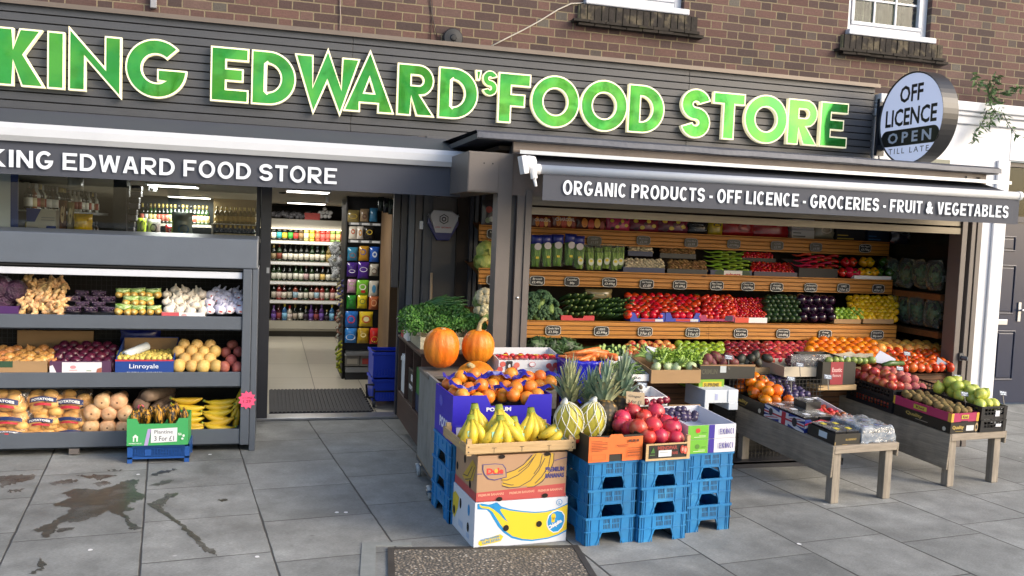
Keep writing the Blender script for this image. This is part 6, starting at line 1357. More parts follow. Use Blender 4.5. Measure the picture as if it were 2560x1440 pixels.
x0, x1, z0, z1 = rect(2136, 690, 2228, 699, S2-.03); m = M(); m.box(x0, x1, S2-.03, S2+.02, z0, z1); solo('card_flap', m, PAPER, 'white card flap lying in front of the bell peppers', 'card')

# third shelf
S3 = B3+.03
CAU = K('cauliflower', cluster, 'd4cba4', 60, .14, .34, 3, None, None, .9, .7, .002, 30); CLF = K('cauliflower_leaves', leafy, '5c7a3c', '9aae6a', 16, 9, .5, .45, .9)
for px, py in ((1213, 745), (1238, 752), (1210, 775), (1234, 780)):
    o = put(CAU, 'cauliflower', 'creamy cauliflower with green leaves at the left end of the third shelf', 'cauliflower', 'cauliflowers behind the post', at(px, py, S3+.08), .17, (.8, 0, U(0, 6)))
    link('leaves', CLF, o, (0, 0, -.25), (0, 0, 0), .95)
BRO = K('broccoli', cluster, '3c5a3c', 110, .075, .42, 8, '52704c', '7a9450', .85, .85, .003, 40)
for px, py, d in ((1330, 752, .15), (1356, 748, .17), (1334, 785, .17), (1360, 783, .18), (1386, 790, .17), (1375, 765, .15)): put(BRO, 'broccoli', 'big blue green broccoli head in the pile beside the post', 'broccoli', 'broccoli heads', at(px, py, S3+.08), d, (R(50)+U(-.3, .3), U(-.3, .3), U(0, 6)))
CG = K('courgette', rod, '26381c', '3a5226', 4.4, .3, .0, .25, 0, '8a9a5a', mixs=4, ov=.2, stretch=(4, 1, 4)); CU = K('cucumber', rod, '20351a', '34502a', 6., .5, .2, .22, 0, '6a8a3a', mixs=4, ov=.15, stretch=(4, .6, 4))
heap(CG, 'courgette', 'dark green courgette pointing forward in the red cornered carton', 'courgette', 'courgettes', 1398, 1478, 738, 797, S3+.10, S3+.22, .044, (R(-24), 0, R(14)), .1, .98, 4, .8)
heap(CU, 'cucumber', 'slim green cucumber in the sloping row on the third shelf', 'cucumber', 'cucumbers', 1474, 1572, 752, 800, S3+.12, S3+.22, .036, (R(-22), 0, R(22)), .1, .98, 4, .75)
x0, x1, z0, z1 = rect(1403, 789, 1486, 801, S3-.02); o = tray('produce_carton', 'red fronted carton of courgettes', 'carton', x0, x1, S3-.02, S3+.3, z0, z1, mat('red_card', 'b8343a', .5), notch=(.35, .65, .02))
packet('crinkled_bag', 1462, 722, 1530, 752, S3+.3, '7a6a48', 'brown crinkled bag lying behind the courgettes', [(0, 0, .5, .4, '5a5a38')], .08, 'bag')
TV = K('vine_tomato', tomato, 'c02416')
for i, (a, b) in enumerate(((1576, 1662), (1664, 1750))):
    x0, x1, z0, z1 = rect(a, 786, b, 804, S3-.03); o = tray('produce_carton', ('left', 'right')[i]+' one of two blue cut away cartons of vine tomatoes', 'carton', x0, x1, S3-.03, S3+.3, z0-.002, z1+.012, mat('royal_card', '2a3ca0', .5), notch=(.2, .8, .045)); front_print(o, [('p', rc(.3, .05, .72, .32), 'b8302a'), ('p', rc(.72, .05, .95, .32), 'c8c8d0')])
heap(TV, 'vine_tomato', 'ripe round red tomato in the big pile on the third shelf', 'tomato', 'round red tomatoes', 1560, 1752, 732, 800, S3+.0, S3+.28, .072, 'any', .1, .93, None, .72)
heap(K('plum_tomato', plain, 'b82018', 'c83a1c', 1.35, .16, ov=.18), 'plum_tomato', 'oval plum tomato in the magenta carton', 'tomato', 'plum tomatoes', 1752, 1836, 736, 802, S3+.0, S3+.26, .056, (R(30), .3, 0), .2, .95, None, .8)
x0, x1, z0, z1 = rect(1751, 788, 1836, 803, S3-.03); o = tray('produce_carton', 'magenta carton of plum tomatoes', 'carton', x0, x1, S3-.03, S3+.3, z0, z1, mat('magenta_card', '9a2458', .5), notch=(.2, .75, .03)); front_print(o, [('p', rc(.72, .1, .95, .9), '2a2040')])
heap(K('cherry_tomato', plain, 'b81c18'), 'cherry_tomato', 'small bright cherry tomato in the heap on the third shelf', 'cherry tomato', 'cherry tomatoes on the third shelf', 1826, 1916, 744, 800, S3+.0, S3+.26, .032, 'any', .2, .98, None, .75)
x0, x1, z0, z1 = rect(1838, 794, 1918, 807, S3-.03); o = tray('produce_carton', 'white carton with an orange red panel under the cherry tomatoes', 'carton', x0, x1, S3-.03, S3+.25, z0, z1, PAPER); front_print(o, [('p', rc(0, 0, .42, 1), 'c8442e')])
AV = K('avocado', plain, '20301c', '2f4a24', 1.5, .35, .0008, 24, ov=.2)
heap(AV, 'avocado', 'dark green oval avocado stacked end on between tomatoes and aubergines', 'avocado', 'avocados on the third shelf', 1906, 1998, 736, 806, S3+.02, S3+.2, .056, (R(80), 0, .2), .1, .95, None, .8)
heap(K('aubergine', aubergine), 'aubergine', 'glossy black purple aubergine on the third shelf', 'aubergine', 'aubergines', 1990, 2088, 736, 806, S3+.04, S3+.18, .092, (R(-75), 0, 0), .1, .9, 3, .9)
heap(K('lime', lemon, '6f9428', '8aa838'), 'lime', 'bright green lime beside the lemons', 'lime', 'limes', 2082, 2158, 768, 802, S3+.02, S3+.1, .05, 'any', .12, .93, None, .75)
heap(K('lemon', lemon, 'd8aa16'), 'lemon', 'yellow lemon in the pile at the right of the third shelf', 'lemon', 'lemons', 2118, 2246, 738, 806, S3+.03, S3+.26, .062, 'any', .12, .95, None, .74)
for a, b, lab in ((2086, 2152, 'low brown carton edge under the limes'), (2158, 2234, 'low brown carton edge under the lemons')):
    x0, x1, z0, z1 = rect(a, 798, b, 809, S3-.02); tray('produce_carton', lab, 'carton', x0, x1, S3-.02, S3+.25, z0, z1, CARD)

# side shelves at the right return: bagged salad
def salbag(nm, seed):
    rs_ = random.Random(seed); m = M(); q = leafy('salad_tmp%d' % seed, '3c5c34', '6a8a50', 40, seed, 1.2, .25, .5)
    v = [tuple(x.co) for x in q.vertices]; f = [tuple(p.vertices) for p in q.polygons]; bpy.data.meshes.remove(q); m.add(v, f, 0, Matrix.Diagonal((.8, .6, 1., 1)))
    q = pillow(1.1, 1.5, .8); m.add(q.v, q.f, 1); m.add([(-.2, -.43, -.3), (.2, -.43, -.3), (.2, -.42, .0), (-.2, -.42, .0)], [(0, 1, 2, 3)], 2)
    return m.mesh(nm, [mat('salad_leaf', '3f6038', .5, var=.4, vs=5), glass('salad_film', (.88, .95, .94), 2.5, .05, 1.5, .05, (.4, .5, .5)), PAPER], True)
sb = [salbag('salad_bag', s) for s in (11, 12)]
for k in range(5):
    Y = 6.85-.17*k
    for z, lev in ((at(2300, 722, 6.4).z, 'upper'), (at(2300, 812, 6.4).z, 'lower')): put(sb[k % 2], 'salad_bag', 'shiny clear bag of salad leaves on the '+lev+' side shelf behind the right post', 'salad bag', lev+' salad bags', (5.40+U(-.02, .02), Y, z+.13), .17, (U(-.15, .15), U(-.1, .1), R(75)+U(-.2, .2)))
packet('dark_bundle', 2228, 566, 2290, 610, 6.7, '1c2230', 'dark bundle of wires and bags at the right end of the top shelf', [(-.2, .2, .4, .2, '3a4a4a'), (.3, -.2, .3, .3, '6a6a66')], .1, 'bundle')

# bottom tray
S4 = 5.99
KALE = K('dark_kale', leafy, '24381e', '3c5a30', 40, 21, .6, .3, .95)
for i in range(10): put(KALE, 'cavolo_nero', 'loose bunch of dark cavolo nero leaves behind the strawberries', 'kale', 'cavolo nero bunches', at(1335+i*11, 868+U(-8, 8), S4+.30), .13)
def leek():
    m = M()
    for k in range(7): a = U(-.2, .2); m.tube([(U(-.1, .1), -2.2, U(-.1, .1)), (U(-.2, .2), -.5, U(-.1, .1)), (a*2, 1.6, U(-.2, .3)), (a*4, 2.6, U(-.5, .1))], [.32, .34, .3, .12], 6, 0, True, None, .45)
    m.tube([(0, -2.25, 0), (0, -2.15, 0)], .36, 10, 1); return m.mesh('leek', [mat('leek_leaf', '2c4a26', .5, var=.3, vs=3, ov=.2, col2='4a6a34'), mat('leek_end', '9ab46a', .6)], True)
heap([leek(), leek()], 'leek', 'dark green leek with cut pale green end in the pile', 'leek', 'leeks', 1462, 1590, 862, 910, S4+.12, S4+.3, .05, (R(-14), 0, R(35)), .2, 1., 5, .8)
x0, x1, z0, z1 = rect(1420, 900, 1592, 930, S4-.05); tray('produce_carton', 'brown carton holding the leeks', 'carton', x0, x1, S4-.05, S4+.35, z0, z1, CARD)
GA = K('gala_apple', apple, 'b0302a', 'd8a058'); GRA = K('green_apple', apple, '7d9c24', '92ac38'); RA = K('red_apple', apple, '7a1c26', '9a3038', .45, .7); PL = K('pink_apple', apple, 'b02c3c', 'c8704c', .5, .7)
heap(GA, 'gala_apple', 'red and yellow streaked apple in the bay beside the green ones', 'apple', 'streaked apples', 1560, 1690, 850, 915, S4+.02, S4+.32, .076, 'any', .12, .95, None, .75)
heap(GRA, 'green_apple', 'bright green apple in the bottom row of the bay', 'apple', 'green apples', 1688, 1812, 852, 912, S4+.02, S4+.32, .072, 'any', .10, .93, None, .72)
heap(RA, 'red_apple', 'dark red apple in the bottom row of the bay', 'apple', 'dark red apples', 1808, 1922, 850, 915, S4+.02, S4+.32, .072, 'any', .10, .93, None, .72)
heap(PL, 'pink_apple', 'pinkish red apple between the dark apples and the oranges', 'apple', 'pinkish apples', 1914, 2026, 852, 912, S4+.02, S4+.32, .074, 'any', .10, .93, None, .72)
ORG = K('orange', plain, 'dd7c16', None, .97, .35, .0004, 60, ov=.07, oh=.012)
heap(ORG, 'orange', 'large bright orange in the bottom row of the bay', 'orange', 'oranges in the bay', 2014, 2192, 842, 910, S4+.02, S4+.3, .088, 'any', .10, .95, None, .74)
heap(K('grapefruit', plain, 'd88c3a', 'd8a850', .95, .35, .0004, 60), 'grapefruit', 'pale yellow orange grapefruit at the right of the bottom row', 'grapefruit', 'grapefruits', 2184, 2395, 848, 890, S4+.16, S4+.34, .10, 'any', .10, .95, None, .8)
PERS = K('persimmon', tomato, 'c8501a', .78)
heap(PERS, 'persimmon', 'flat orange red persimmon heaped by the right corner post', 'persimmon', 'persimmons', 2212, 2384, 868, 932, 5.80, 6.12, .078, 'any', .12, .95, None, .75)
# behind-the-counter sign roll lying in front of the streaked apples
q0, q1 = at(1614, 874, S4-.04), at(1690, 892, S4-.06); m = M(); m.tube([q0, q1], .03, 14, 0, False); m.tube([q0, q0+(q1-q0).normalized()*.002], .03, 14, 0); m.tube([q0-(q1-q0).normalized()*.001, q0], .012, 10, 1); solo('bag_roll', m, [MATS['roll_film'], MATS['roll_core']], 'roll of plastic bags lying across the fennel below the streaked apples', 'bag roll', smooth=True)
# ------------------------------------------------------------------ cabinet and plywood bin on castors, left of the bay
A6 = R(6)
BRN = wood_mat('dark_stained_board', '4a3128', '3c2820', 'Y', 0, .55, stain=.3)
PLYG = wood_mat('weathered_ply', '8b8a86', '77756f', 'Z', 0, .75, stain=.45)
GWOOD = wood_mat('grey_timber', '8e7d68', '77685a', 'Y', .5, .8, stain=.4)
cab = thing('display_cabinet', 'dark brown open fronted cabinet of side compartments left of the fruit bay', 'cabinet', (1.0, 5.76, 0))
D = 1.07; ZT = .772
m = M(); m.box(-.01, .55, -.004, D, ZT-.02, ZT); part('top', m, BRN, cab, bevel=.003)
m = M(); m.box(0, .012, 0, D, .13, .335); part('kick_panel', m, BRN, cab, bevel=.002)
m = M(); m.box(.45, .47, 0, D, .13, ZT-.02); m.box(.0, .45, 0, .015, .13, ZT-.02); m.box(0, .45, D-.015, D, .13, ZT-.02); m.box(.014, .45, .015, D-.015, .32, .335); part('carcass', m, BRN, cab)
for y in (.34, .72): m = M(); m.box(0, .45, y-.008, y+.008, .336, ZT-.021); part('divider', m, BRN, cab)
def plainbox(name, lab, cat, loc, w, d, h, mt, rz=0., group=None, bv=.003):
    o = thing(name, lab, cat, loc, rz, group); m = M(); m.box(0, w, 0, d, 0, h); b_ = part('body', m, mt, o, bevel=bv); o['dims'] = (w, d, h); return o
o = plainbox('foam_box', 'white foam box standing in the far cabinet compartment', 'foam box', (1.02, 6.52, .338), .3, .26, .29, mat('foam', 'c3cbd3', .6)); m = M(); m.box(-.006, .3, -.004, .264, .24, .27); part('lid', m, MATS['foam'], o)
o = plainbox('produce_carton', 'black carton with pale lettering in the middle cabinet compartment', 'carton', (1.02, 6.13, .338), .3, .30, .24, mat('soft_black', '17181b', .5)); m = M(); text(m, 'mango', (-.001, .25, .08), -Y3, Z3, .16, .05, 0, .03); m.add([(-.001, .17, .16), (-.001, .1, .16), (-.001, .1, .21), (-.001, .17, .21)], [(0, 1, 2, 3)], 0); part('print', m, PAPER, o)
o = plainbox('produce_carton', 'green and navy carton in the near cabinet compartment', 'carton', (1.02, 5.80, .338), .3, .27, .30, mat('leaf_green_card', '3a7a38', .5)); m = M(); m.box(-.002, -.0005, 0, .27, 0, .12); part('print', m, mat('ink_navy', '1c3050', .5), o)
bn_ = thing('plywood_bin', 'grey weathered plywood bin on castors holding pumpkins', 'bin', (1.0, 5.02, 0))
m = M(); m.add([(-.012, 0, .10), (-.012, .735, .10), (-.012, .735, .668), (-.012, .52, .69), (-.012, 0, .70), (.004, 0, .10), (.004, .735, .10), (.004, .735, .668), (.004, .52, .69), (.004, 0, .70)], [(4, 3, 2, 1, 0), (5, 6, 7, 8, 9), (0, 5, 9, 4), (4, 9, 8, 3), (3, 8, 7, 2), (0, 1, 6, 5)]); part('side_panel', m, PLYG, bn_)
m = M(); m.box(-.014, .7, -.018, -.002, .10, .715); part('front_panel', m, wood_mat('weathered_ply_front', '8d8a84', '7b776e', 'X', 0, .75, stain=.4), bn_)
m = M(); m.box(-.012, .70, .0, .73, .085, .1); m.box(-.016, 0, -.02, .74, .07, .085, 1); part('base', m, [GWOOD, DARKG], bn_)
m = M(); m.box(.006, 1.02, .40, .415, .10, .664); part('back_panel', m, wood_mat('brown_ply', '6b4226', '573318', 'X', 0, .7), bn_)
m = M(); m.box(-.02, 1.02, .385, .738, .665, .688); part('top_board', m, wood_mat('grey_board', '7f766a', '6a6156', 'X', .3, .8, stain=.3), bn_, bevel=.003)
for k, (y, x) in enumerate(((.06, -.045), (.56, -.03), (.04, .62), (.6, .62))):
    m = M(); xf = Matrix.Translation((x, y, .043)) @ Matrix.Rotation(R(80), 4, 'Y'); m.lathe([(0, -.012), (.026, -.013), (.042, -.011), (.042, .011), (.026, .013), (0, .012)], 20, 0, xf); cs = part('castor', m, mat('castor_grey', '9aa0a4', .4), bn_, True)
    m = M(); m.box(x-.018, x+.018, y-.016, y+.02, .068, .074); m.box(x-.017, x-.013, y-.014, y+.016, .028, .07); m.box(x+.013, x+.017, y-.014, y+.016, .028, .07); m.tube([(x-.018, y, .035), (x+.018, y, .035)], .006, 8)
    if k == 0: m.box(x-.028, x+.002, y-.05, y-.02, .055, .067)
    part('fork', m, CHROME, cs)
def pumpkin(nm, seed, stem, h):
    rs_ = random.Random(seed); m = M(); n = 13
    P = [(0, -h*.46)]+[(.5*math.sin(a)**.8, -h*.5*math.cos(a)) for a in [PI*k/12 for k in range(1, 12)]]+[(0, h*.44)]
    m.lathe(P, 52, 0, None, lambda a, z, r: r*(1-.05*abs(math.cos(a*n/2))**6)*(1+.02*math.sin(a*2+seed)))
    return m.mesh(nm, skin('pumpkin_skin', 'cf6a0e', 'd8801c', .42, mixs=3, var=.09, vs=11, ov=.05, oh=.006, bump=.003, bs=25, stretch=(1, 1, .35)), True), stem, h
def put_pumpkin(px, py, Y, d, hz, stem, lab, rot=(0, 0, 0), seed=1):
    me, st, h = pumpkin('pumpkin', seed, stem, hz); o = thing('pumpkin', lab, 'pumpkin', at(px, py, Y), 0, 'orange pumpkins'); o.scale = (d, d, d); o.rotation_euler = rot
    link('body', me, o); m = M(); n = len(stem); m.tube([(p[0], p[1], h*.40+p[2]) for p in stem], [.115]+[.07-.012*i/n for i in range(n-1)], 9, 0); m.v = [(p[0]+.008*math.sin(p[2]*60), p[1], p[2]) for p in m.v]; part('stem', m, mat('pumpkin_stem', 'a89a70', .8, var=.3, vs=20), o, True); return o
put_pumpkin(1104, 869, 5.60, .235, 1.12, [(0, 0, 0), (.02, 0, .07), (.03, 0, .10)], 'left upright orange pumpkin with a short pale stub of stem', (.05, 0, .3), 1)
put_pumpkin(1195, 866, 5.62, .215, 1.06, [(0, 0, 0), (.0, 0, .14), (.03, -.02, .3), (.12, -.03, .42), (.22, -.02, .42)], 'right upright orange pumpkin with a long curled stem', (.05, 0, 0), 2)
put_pumpkin(1188, 948, 5.2, .25, .82, [(0, 0, 0), (.0, 0, .06), (-.04, 0, .12), (-.1, 0, .1)], 'squat orange pumpkin leaning in the plywood bin behind the oranges', (.35, -.35, 0), 3)
# parsley and spring onions on the cabinet
x0, x1 = at(1050, 840, 6.0).x, at(1222, 840, 6.0).x
o = tray('vegetable_tray', 'cream slatted tray of parsley on the brown cabinet', 'tray', x0, x1+.1, 5.98, 6.5, ZT+.001, ZT+.085, wood_mat('cream_slat', 'b8b096', 'a39a80', 'X', 0, .7))
PL_ = M(); rs_ = random.Random(3)
def curl(m, p, d, s):
    a = d.cross(Vector((U(-1, 1), U(-1, 1), U(-1, 1)))).normalized(); b = d.cross(a)
    for k in range(3):
        q = p+(a*U(-1, 1)+b*U(-1, 1))*s*.5; e = (d*U(.2, 1)+a*U(-1, 1)+b*U(-1, 1)).normalized()*s*U(.6, 1.1); w_ = e.cross(d+a*.3).normalized()*s*.4
        m.add([q, q+e*.5+w_, q+e, q+e*.5-w_], [(0, 1, 2, 3)])
for b in range(9):
    px = 1035+(b % 5)*36+U(-6, 6); py = (815 if b < 5 else 788)+U(-5, 5); c = at(px, py, 6.12 if b < 5 else 6.34); m = M()
    for k in range(330):
        th, ph = U(0, 2*PI), math.acos(U(-.3, 1)); d = Vector((math.sin(ph)*math.cos(th), math.sin(ph)*math.sin(th), math.cos(ph))); r_ = .105*U(.6, 1)**.5; curl(m, Vector((d.x*r_, d.y*r_*.9, d.z*r_*.75)), d, .021)
    for k in range(8): m.tube([(U(-.03, .03), U(-.02, .02), -.06), (U(-.06, .06), U(-.05, .05), .03)], .004, 4)
    solo('parsley_bunch', m, mat('parsley_leaf', '3a6426', .55, var=.45, vs=11, ov=.15, col2='5a8a3a', mixs=9), 'bushy bunch of green parsley in the cream tray', 'parsley', 'parsley bunches', loc=c)
m = M(); a0, b0 = at(1012, 798, 6.35), at(1150, 748, 6.45)
for k in range(46):
    p = a0+Vector((U(-.01, .03), U(-.08, .08), U(-.025, .03))); e = b0+Vector((U(-.12, .06), U(-.12, .12), U(-.06, .03))); md = p.lerp(e, .5)+Vector((0, 0, U(.01, .035))); m.tube([p, p.lerp(md, .3), md], [.009, .008, .0065], 5, 1); m.tube([md, md.lerp(e, .6)+Vector((0, 0, .008)), e], [.0065, .006, .002], 5, 0)
for k in range(30):
    p = a0+Vector((U(-.03, .01), U(-.08, .08), U(-.03, .03))); m.tube([p, p+Vector((U(-.03, 0), U(-.02, .02), U(-.03, .01)))], [.006, .001], 4, 2)
solo('spring_onion_bundle', m, [mat('onion_green', '2f5c2c', .4, var=.25, vs=20), mat('onion_pale', '8fb070', .4), mat('onion_root', 'd5d2c0', .8)], 'bundle of spring onions with white roots lying over the parsley', 'spring onions', smooth=True)
o = plainbox('produce_carton', 'small white carton with a red edge at the far left of the cabinet top', 'carton', (1.0, 6.42, ZT), .1, .3, .075, PAPER); m = M(); m.box(-.002, -.0005, .18, .3, 0, .075); part('print', m, mat('ink_b0303a', 'b0303a', .5), o)

# ------------------------------------------------------------------ crates, cartons and fruit in front
CB = mat('crate_blue', '2176b0', .42, var=.14, vs=9, ov=.09, spec=.4, col2='3c8abc', mixs=7, mixlo=.55, mixhi=.72, dirt=.3); CBD = mat('crate_slot', '0c2c48', .6)
def crate_parts(w, d, h):
    m = M(); tk = .008
    def face(L, xf, grid):
        a, b = .24*L, .76*L; c, e = .33*L, .67*L; hn = h*.44
        m.prism([[(0, 0), (a, 0), (c, hn), (e, hn), (b, 0), (L, 0), (L, h), (0, h)]], tk, 0, xf)
        m.prism([[(a-.008, 0), (c-.005, hn+.008), (e+.005, hn+.008), (b+.008, 0), (b, 0), (e, hn), (c, hn), (a, 0)]], .004, 0, xf @ Matrix.Translation((0, -.004, 0)))
        for z0, z1 in ((h*.47, h*.505), (h-.012, h+.001)):
            if z0 < h*.9:
                m.box(0, .30*L, -.005, 0, z0, z1, 0, xf); m.box(.70*L, L, -.005, 0, z0, z1, 0, xf)
            else: m.box(-.003, L+.003, -.006, 0, z0, z1, 0, xf)
        for x in (.015, .10*L, .27*L, .73*L-.004, .90*L, L-.019): m.box(x, x+.004, -.004, 0, 0, h-.012, 0, xf)
        m.box(.5*L-.006, .5*L+.006, -.0035, 0, h*.72, h-.012, 0, xf)
        if grid:
            for gx in (.36, .54):
                for r_ in (.56, .76):
                    for k in range(5): m.box(gx*L+k*.0088, gx*L+k*.0088+.0042, -.0006, .001, h*r_, h*(r_+.16), 1, xf)
    T_ = Matrix.Translation
    face(w, T_((-w/2, -d/2, 0)), True); face(w, T_((w/2, d/2, 0)) @ Matrix.Rotation(PI, 4, 'Z'), False)
    face(d, T_((-w/2, d/2, 0)) @ Matrix.Rotation(-PI/2, 4, 'Z'), False); face(d, T_((w/2, -d/2, 0)) @ Matrix.Rotation(PI/2, 4, 'Z'), False)
    m.box(-w/2+tk, w/2-tk, -d/2+tk, d/2-tk, h*.50, h*.52, 0)
    return m
CW, CDp, CHh = .288, .385, .1475
CME = crate_parts(CW, CDp, CHh).mesh('crate', [CB, CBD])
def stack(px, py, n, names, x=None, y=None, rz=A6):
    g = ground(px, py) if x is None else Vector((x, y, 0)); c = g+Vector((math.cos(rz)*CW/2-math.sin(rz)*CDp/2, math.sin(rz)*CW/2+math.cos(rz)*CDp/2, 0))
    for k in range(n):
        o = link('plastic_crate', CME, None, (c.x+U(-.003, .003), c.y, k*CHh), (0, 0, rz+U(-.01, .01))); tag(o, names[k], 'crate', 'blue stacking crates')
    return c
nm3 = lambda w: ['blue stacking crate at the bottom of the '+w, 'blue stacking crate in the middle of the '+w, 'blue stacking crate on top of the '+w]
stack(0, 0, 3, nm3('stack behind the banana cartons'), .985, 4.63, R(4))
c1 = stack(1463, 1366, 3, nm3('stack under the orange carton')); c2 = stack(1596, 1357, 3, nm3('stack under the pomegranates')); c3 = stack(1712, 1333, 3, nm3('rightmost blue stack'))
TOPZ = 3*CHh+.002
def trayc(name, label, cat, c, w, d, h, mt, rz=A6, tilt=0., **kw):
    """open box whose front lower left corner stands at c"""
    o = tray(name, label, cat, -w/2, w/2, -d/2, d/2, 0, h, mt, **kw); o.location = (c[0]+math.cos(rz)*w/2-math.sin(rz)*d/2, c[1]+math.sin(rz)*w/2+math.cos(rz)*d/2, c[2]+math.sin(tilt)*d/2); o.rotation_euler = (tilt, 0, rz); return o
# banana cartons
g = ground(1183, 1373); w, d, h = .512, .385, .238; rz = R(4.6)
o = thing('banana_carton', 'white banana carton with a big yellow banana and blue round badge, on the pavement', 'carton', g, rz)
m = M(); m.box(0, w, 0, d, 0, h); part('box', m, mat('white_carton', 'c9ced8', .55, var=.03), o, bevel=.003); o['dims'] = (w, d, h)
m = M(); n_ = Vector((0, -.0012, 0)); O_ = lambda k: Vector((0, -.0010-.0006*k, 0))
def P_(L, mi, k): patch(m, O_(k), X3, Z3, [(a*w/1.13, b*h/.57) for a, b in L], mi)
# drawn on a 1.13 x .57 panel
s = lambda L: [((x-478)/1130*1.13, (1310-y)/550*.57+.0) for x, y in L]
P_(s([(508, 770), (560, 770), (640, 790), (740, 770), (705, 770), (790, 820), (900, 862), (1050, 895), (1200, 918), (1330, 920), (1450, 900), (1560, 860), (1606, 838), (1606, 1190), (1500, 1235), (1380, 1262), (1180, 1275), (1050, 1255), (930, 1215), (830, 1140), (760, 1060), (700, 960), (660, 890), (620, 850), (508, 835)]), 0, 0)
P_(s([(530, 775), (560, 800), (640, 815), (700, 850), (760, 900), (830, 980), (880, 1020), (800, 900), (775, 860), (800, 848), (900, 880), (1050, 910), (1200, 932), (1330, 932), (1450, 912), (1606, 856), (1606, 1165), (1500, 1215), (1380, 1245), (1180, 1256), (1060, 1236), (940, 1192), (850, 1120), (790, 1040), (740, 960), (690, 880), (640, 840), (560, 825), (535, 805)]), 1, 1)
P_(s([(690, 775), (740, 780), (790, 830), (775, 865), (815, 930), (875, 1015), (760, 900), (700, 850)]), 0, 2)
P_([(a, b) for a, b in s([(1350, 1050), (1370, 975), (1420, 930), (1480, 915), (1540, 935), (1575, 985), (1580, 1060), (1555, 1140), (1500, 1190), (1440, 1195), (1380, 1150), (1355, 1100)])], 2, 2); P_(s([(1362, 1050), (1380, 980), (1425, 942), (1480, 927), (1535, 945), (1565, 990), (1569, 1060), (1545, 1132), (1498, 1178), (1440, 1182), (1388, 1142), (1366, 1098)]), 0, 3)
patch(m, O_(4), X3, Z3, [(a*w, b*h) for a, b in ell(.845, .58, .026, .07, 14)], 1); patch(m, O_(4), X3, Z3, [(a*w, b*h) for a, b in rc(.825, .45, .862, .56)], 1)
a_ = R(27); text(m, 'Chiquita', O_(5)+X3*(w*.805)+Z3*(h*.26), Vector((math.cos(a_), 0, math.sin(a_))), Vector((-math.sin(a_), 0, math.cos(a_))), w*.165, h*.12, 2, .05)
P_(s([(540, 1220), (790, 1155), (830, 1185), (800, 1240), (560, 1280), (535, 1255)]), 1, 1); a_ = R(9)
for t_, u, v, ww, hh in (('SELECTED BANANAS', .075, .155, .2, .045), ('CLASS EXTRA', .09, .085, .19, .06)): text(m, t_, O_(3)+X3*(w*u)+Z3*(h*v), Vector((math.cos(a_), 0, math.sin(a_))), Vector((-math.sin(a_), 0, math.cos(a_))), w*ww, h*hh, 0, .03)
m.prism([ell(w*.905, h*.97, .017, .017), ell(w*.905, h*.97, .014, .014)[::-1]], 0, 0, Matrix.Translation((0, -.0016, -.02))); text(m, 'L', (w*.898, -.0018, h*.97-.03), X3, Z3, None, .018, 0, .03)
for u, v in ((.335, .41), (.69, .44)): patch(m, O_(6), X3, Z3, [(w*u+.0155*math.cos(k*.4), h*v+.0165*math.sin(k*.4)) for k in range(16)], 3)
ux_ = -Y3; oo = Vector((-.0012, d, 0))
patch(m, oo, ux_, Z3, [(a*d, b*h) for a, b in [(0, .3), (.1, .22), (.25, .5), (.3, .78), (.12, .84), (0, .75)]], 1); patch(m, oo+Vector((-.0005, 0, 0)), ux_, Z3, ell(d*.37, h*.68, .017, .028), 3); patch(m, oo+Vector((-.0005, 0, 0)), ux_, Z3, ell(d*.08, h*.40, .02, .024), 3); patch(m, oo+Vector((-.0005, 0, 0)), ux_, Z3, ell(d*.74, h*.34, .018, .025), 3); patch(m, oo, ux_, Z3, ell(d*.75, h*.72, .018, .03), 0); patch(m, oo, ux_, Z3, rc(d*.68, h*.1, d*.8, h*.2), 4); patch(m, oo, ux_, Z3, rc(d*.3, h*.16, d*.5, h*.3), 4)
part('print', m, [mat('ink_cyan', '1d86c4', .45), mat('ink_banana', 'd9bd2e', .45), PAPER, mat('hand_hole', '1c1410', .9), mat('ink_paleblue', 'a9bbd4', .5)], o)
o = thing('banana_carton', 'brown banana carton with red base band standing on the white banana carton', 'carton', g+Vector((.006, .006, h+.002)), rz); w, d, h2 = .493, .375, .236
m = M(); m.box(0, w, 0, d, 0, h2); part('box', m, mat('kraft', 'a88668', .7, var=.04, vs=3), o, bevel=.003); m = M()
def Q_(L, mi, k): patch(m, O_(k), X3, Z3, [((x-490)/1090*w, (745-y)/560*h2) for x, y in L], mi)
def line_(L, wd, mi, k): Q_(band([(float(x), float(y)) for x, y in L], wd), mi, k)
Q_([(490, 745), (1565, 700), (1568, 580), (490, 630)], 0, 0); Q_([(490, 745), (1580, 745), (1580, 700), (490, 740)], 0, 0)
Q_([(842, 410), (930, 380), (1040, 320), (1130, 230), (1160, 190), (1210, 180), (1270, 190), (1300, 240), (1310, 190), (1350, 185), (1400, 190), (1418, 230), (1405, 320), (1370, 420), (1310, 500), (1230, 570), (1130, 605), (1085, 600), (1100, 575), (1000, 590), (900, 590), (800, 560), (785, 530), (810, 520), (780, 490)], 1, 1)
for L in ([(780, 490), (850, 495), (980, 440), (1100, 340), (1190, 190)], [(800, 530), (900, 560), (930, 558)], [(790, 560), (870, 592), (1000, 588), (1130, 520), (1230, 400), (1300, 250)], [(1095, 600), (1180, 600), (1280, 540), (1370, 420), (1410, 300), (1410, 190)], [(980, 400), (1080, 330), (1160, 230)], [(1170, 440), (1240, 340), (1265, 200)], [(1190, 560), (1270, 480), (1350, 350), (1370, 200)], [(842, 405), (940, 375), (1040, 315), (1140, 200)]): line_(L, 9, 2, 2)
line_([(490, 400), (550, 402)], 9, 3, 2); line_([(1420, 285), (1575, 252)], 9, 3, 2)
Q_([(548, 285), (700, 282), (790, 295), (830, 350), (842, 460), (700, 490), (620, 470), (570, 410), (550, 350)], 3, 3); Q_([(558, 293), (700, 290), (782, 302), (820, 355), (832, 452), (700, 478), (626, 460), (580, 405), (560, 350)], 4, 4)
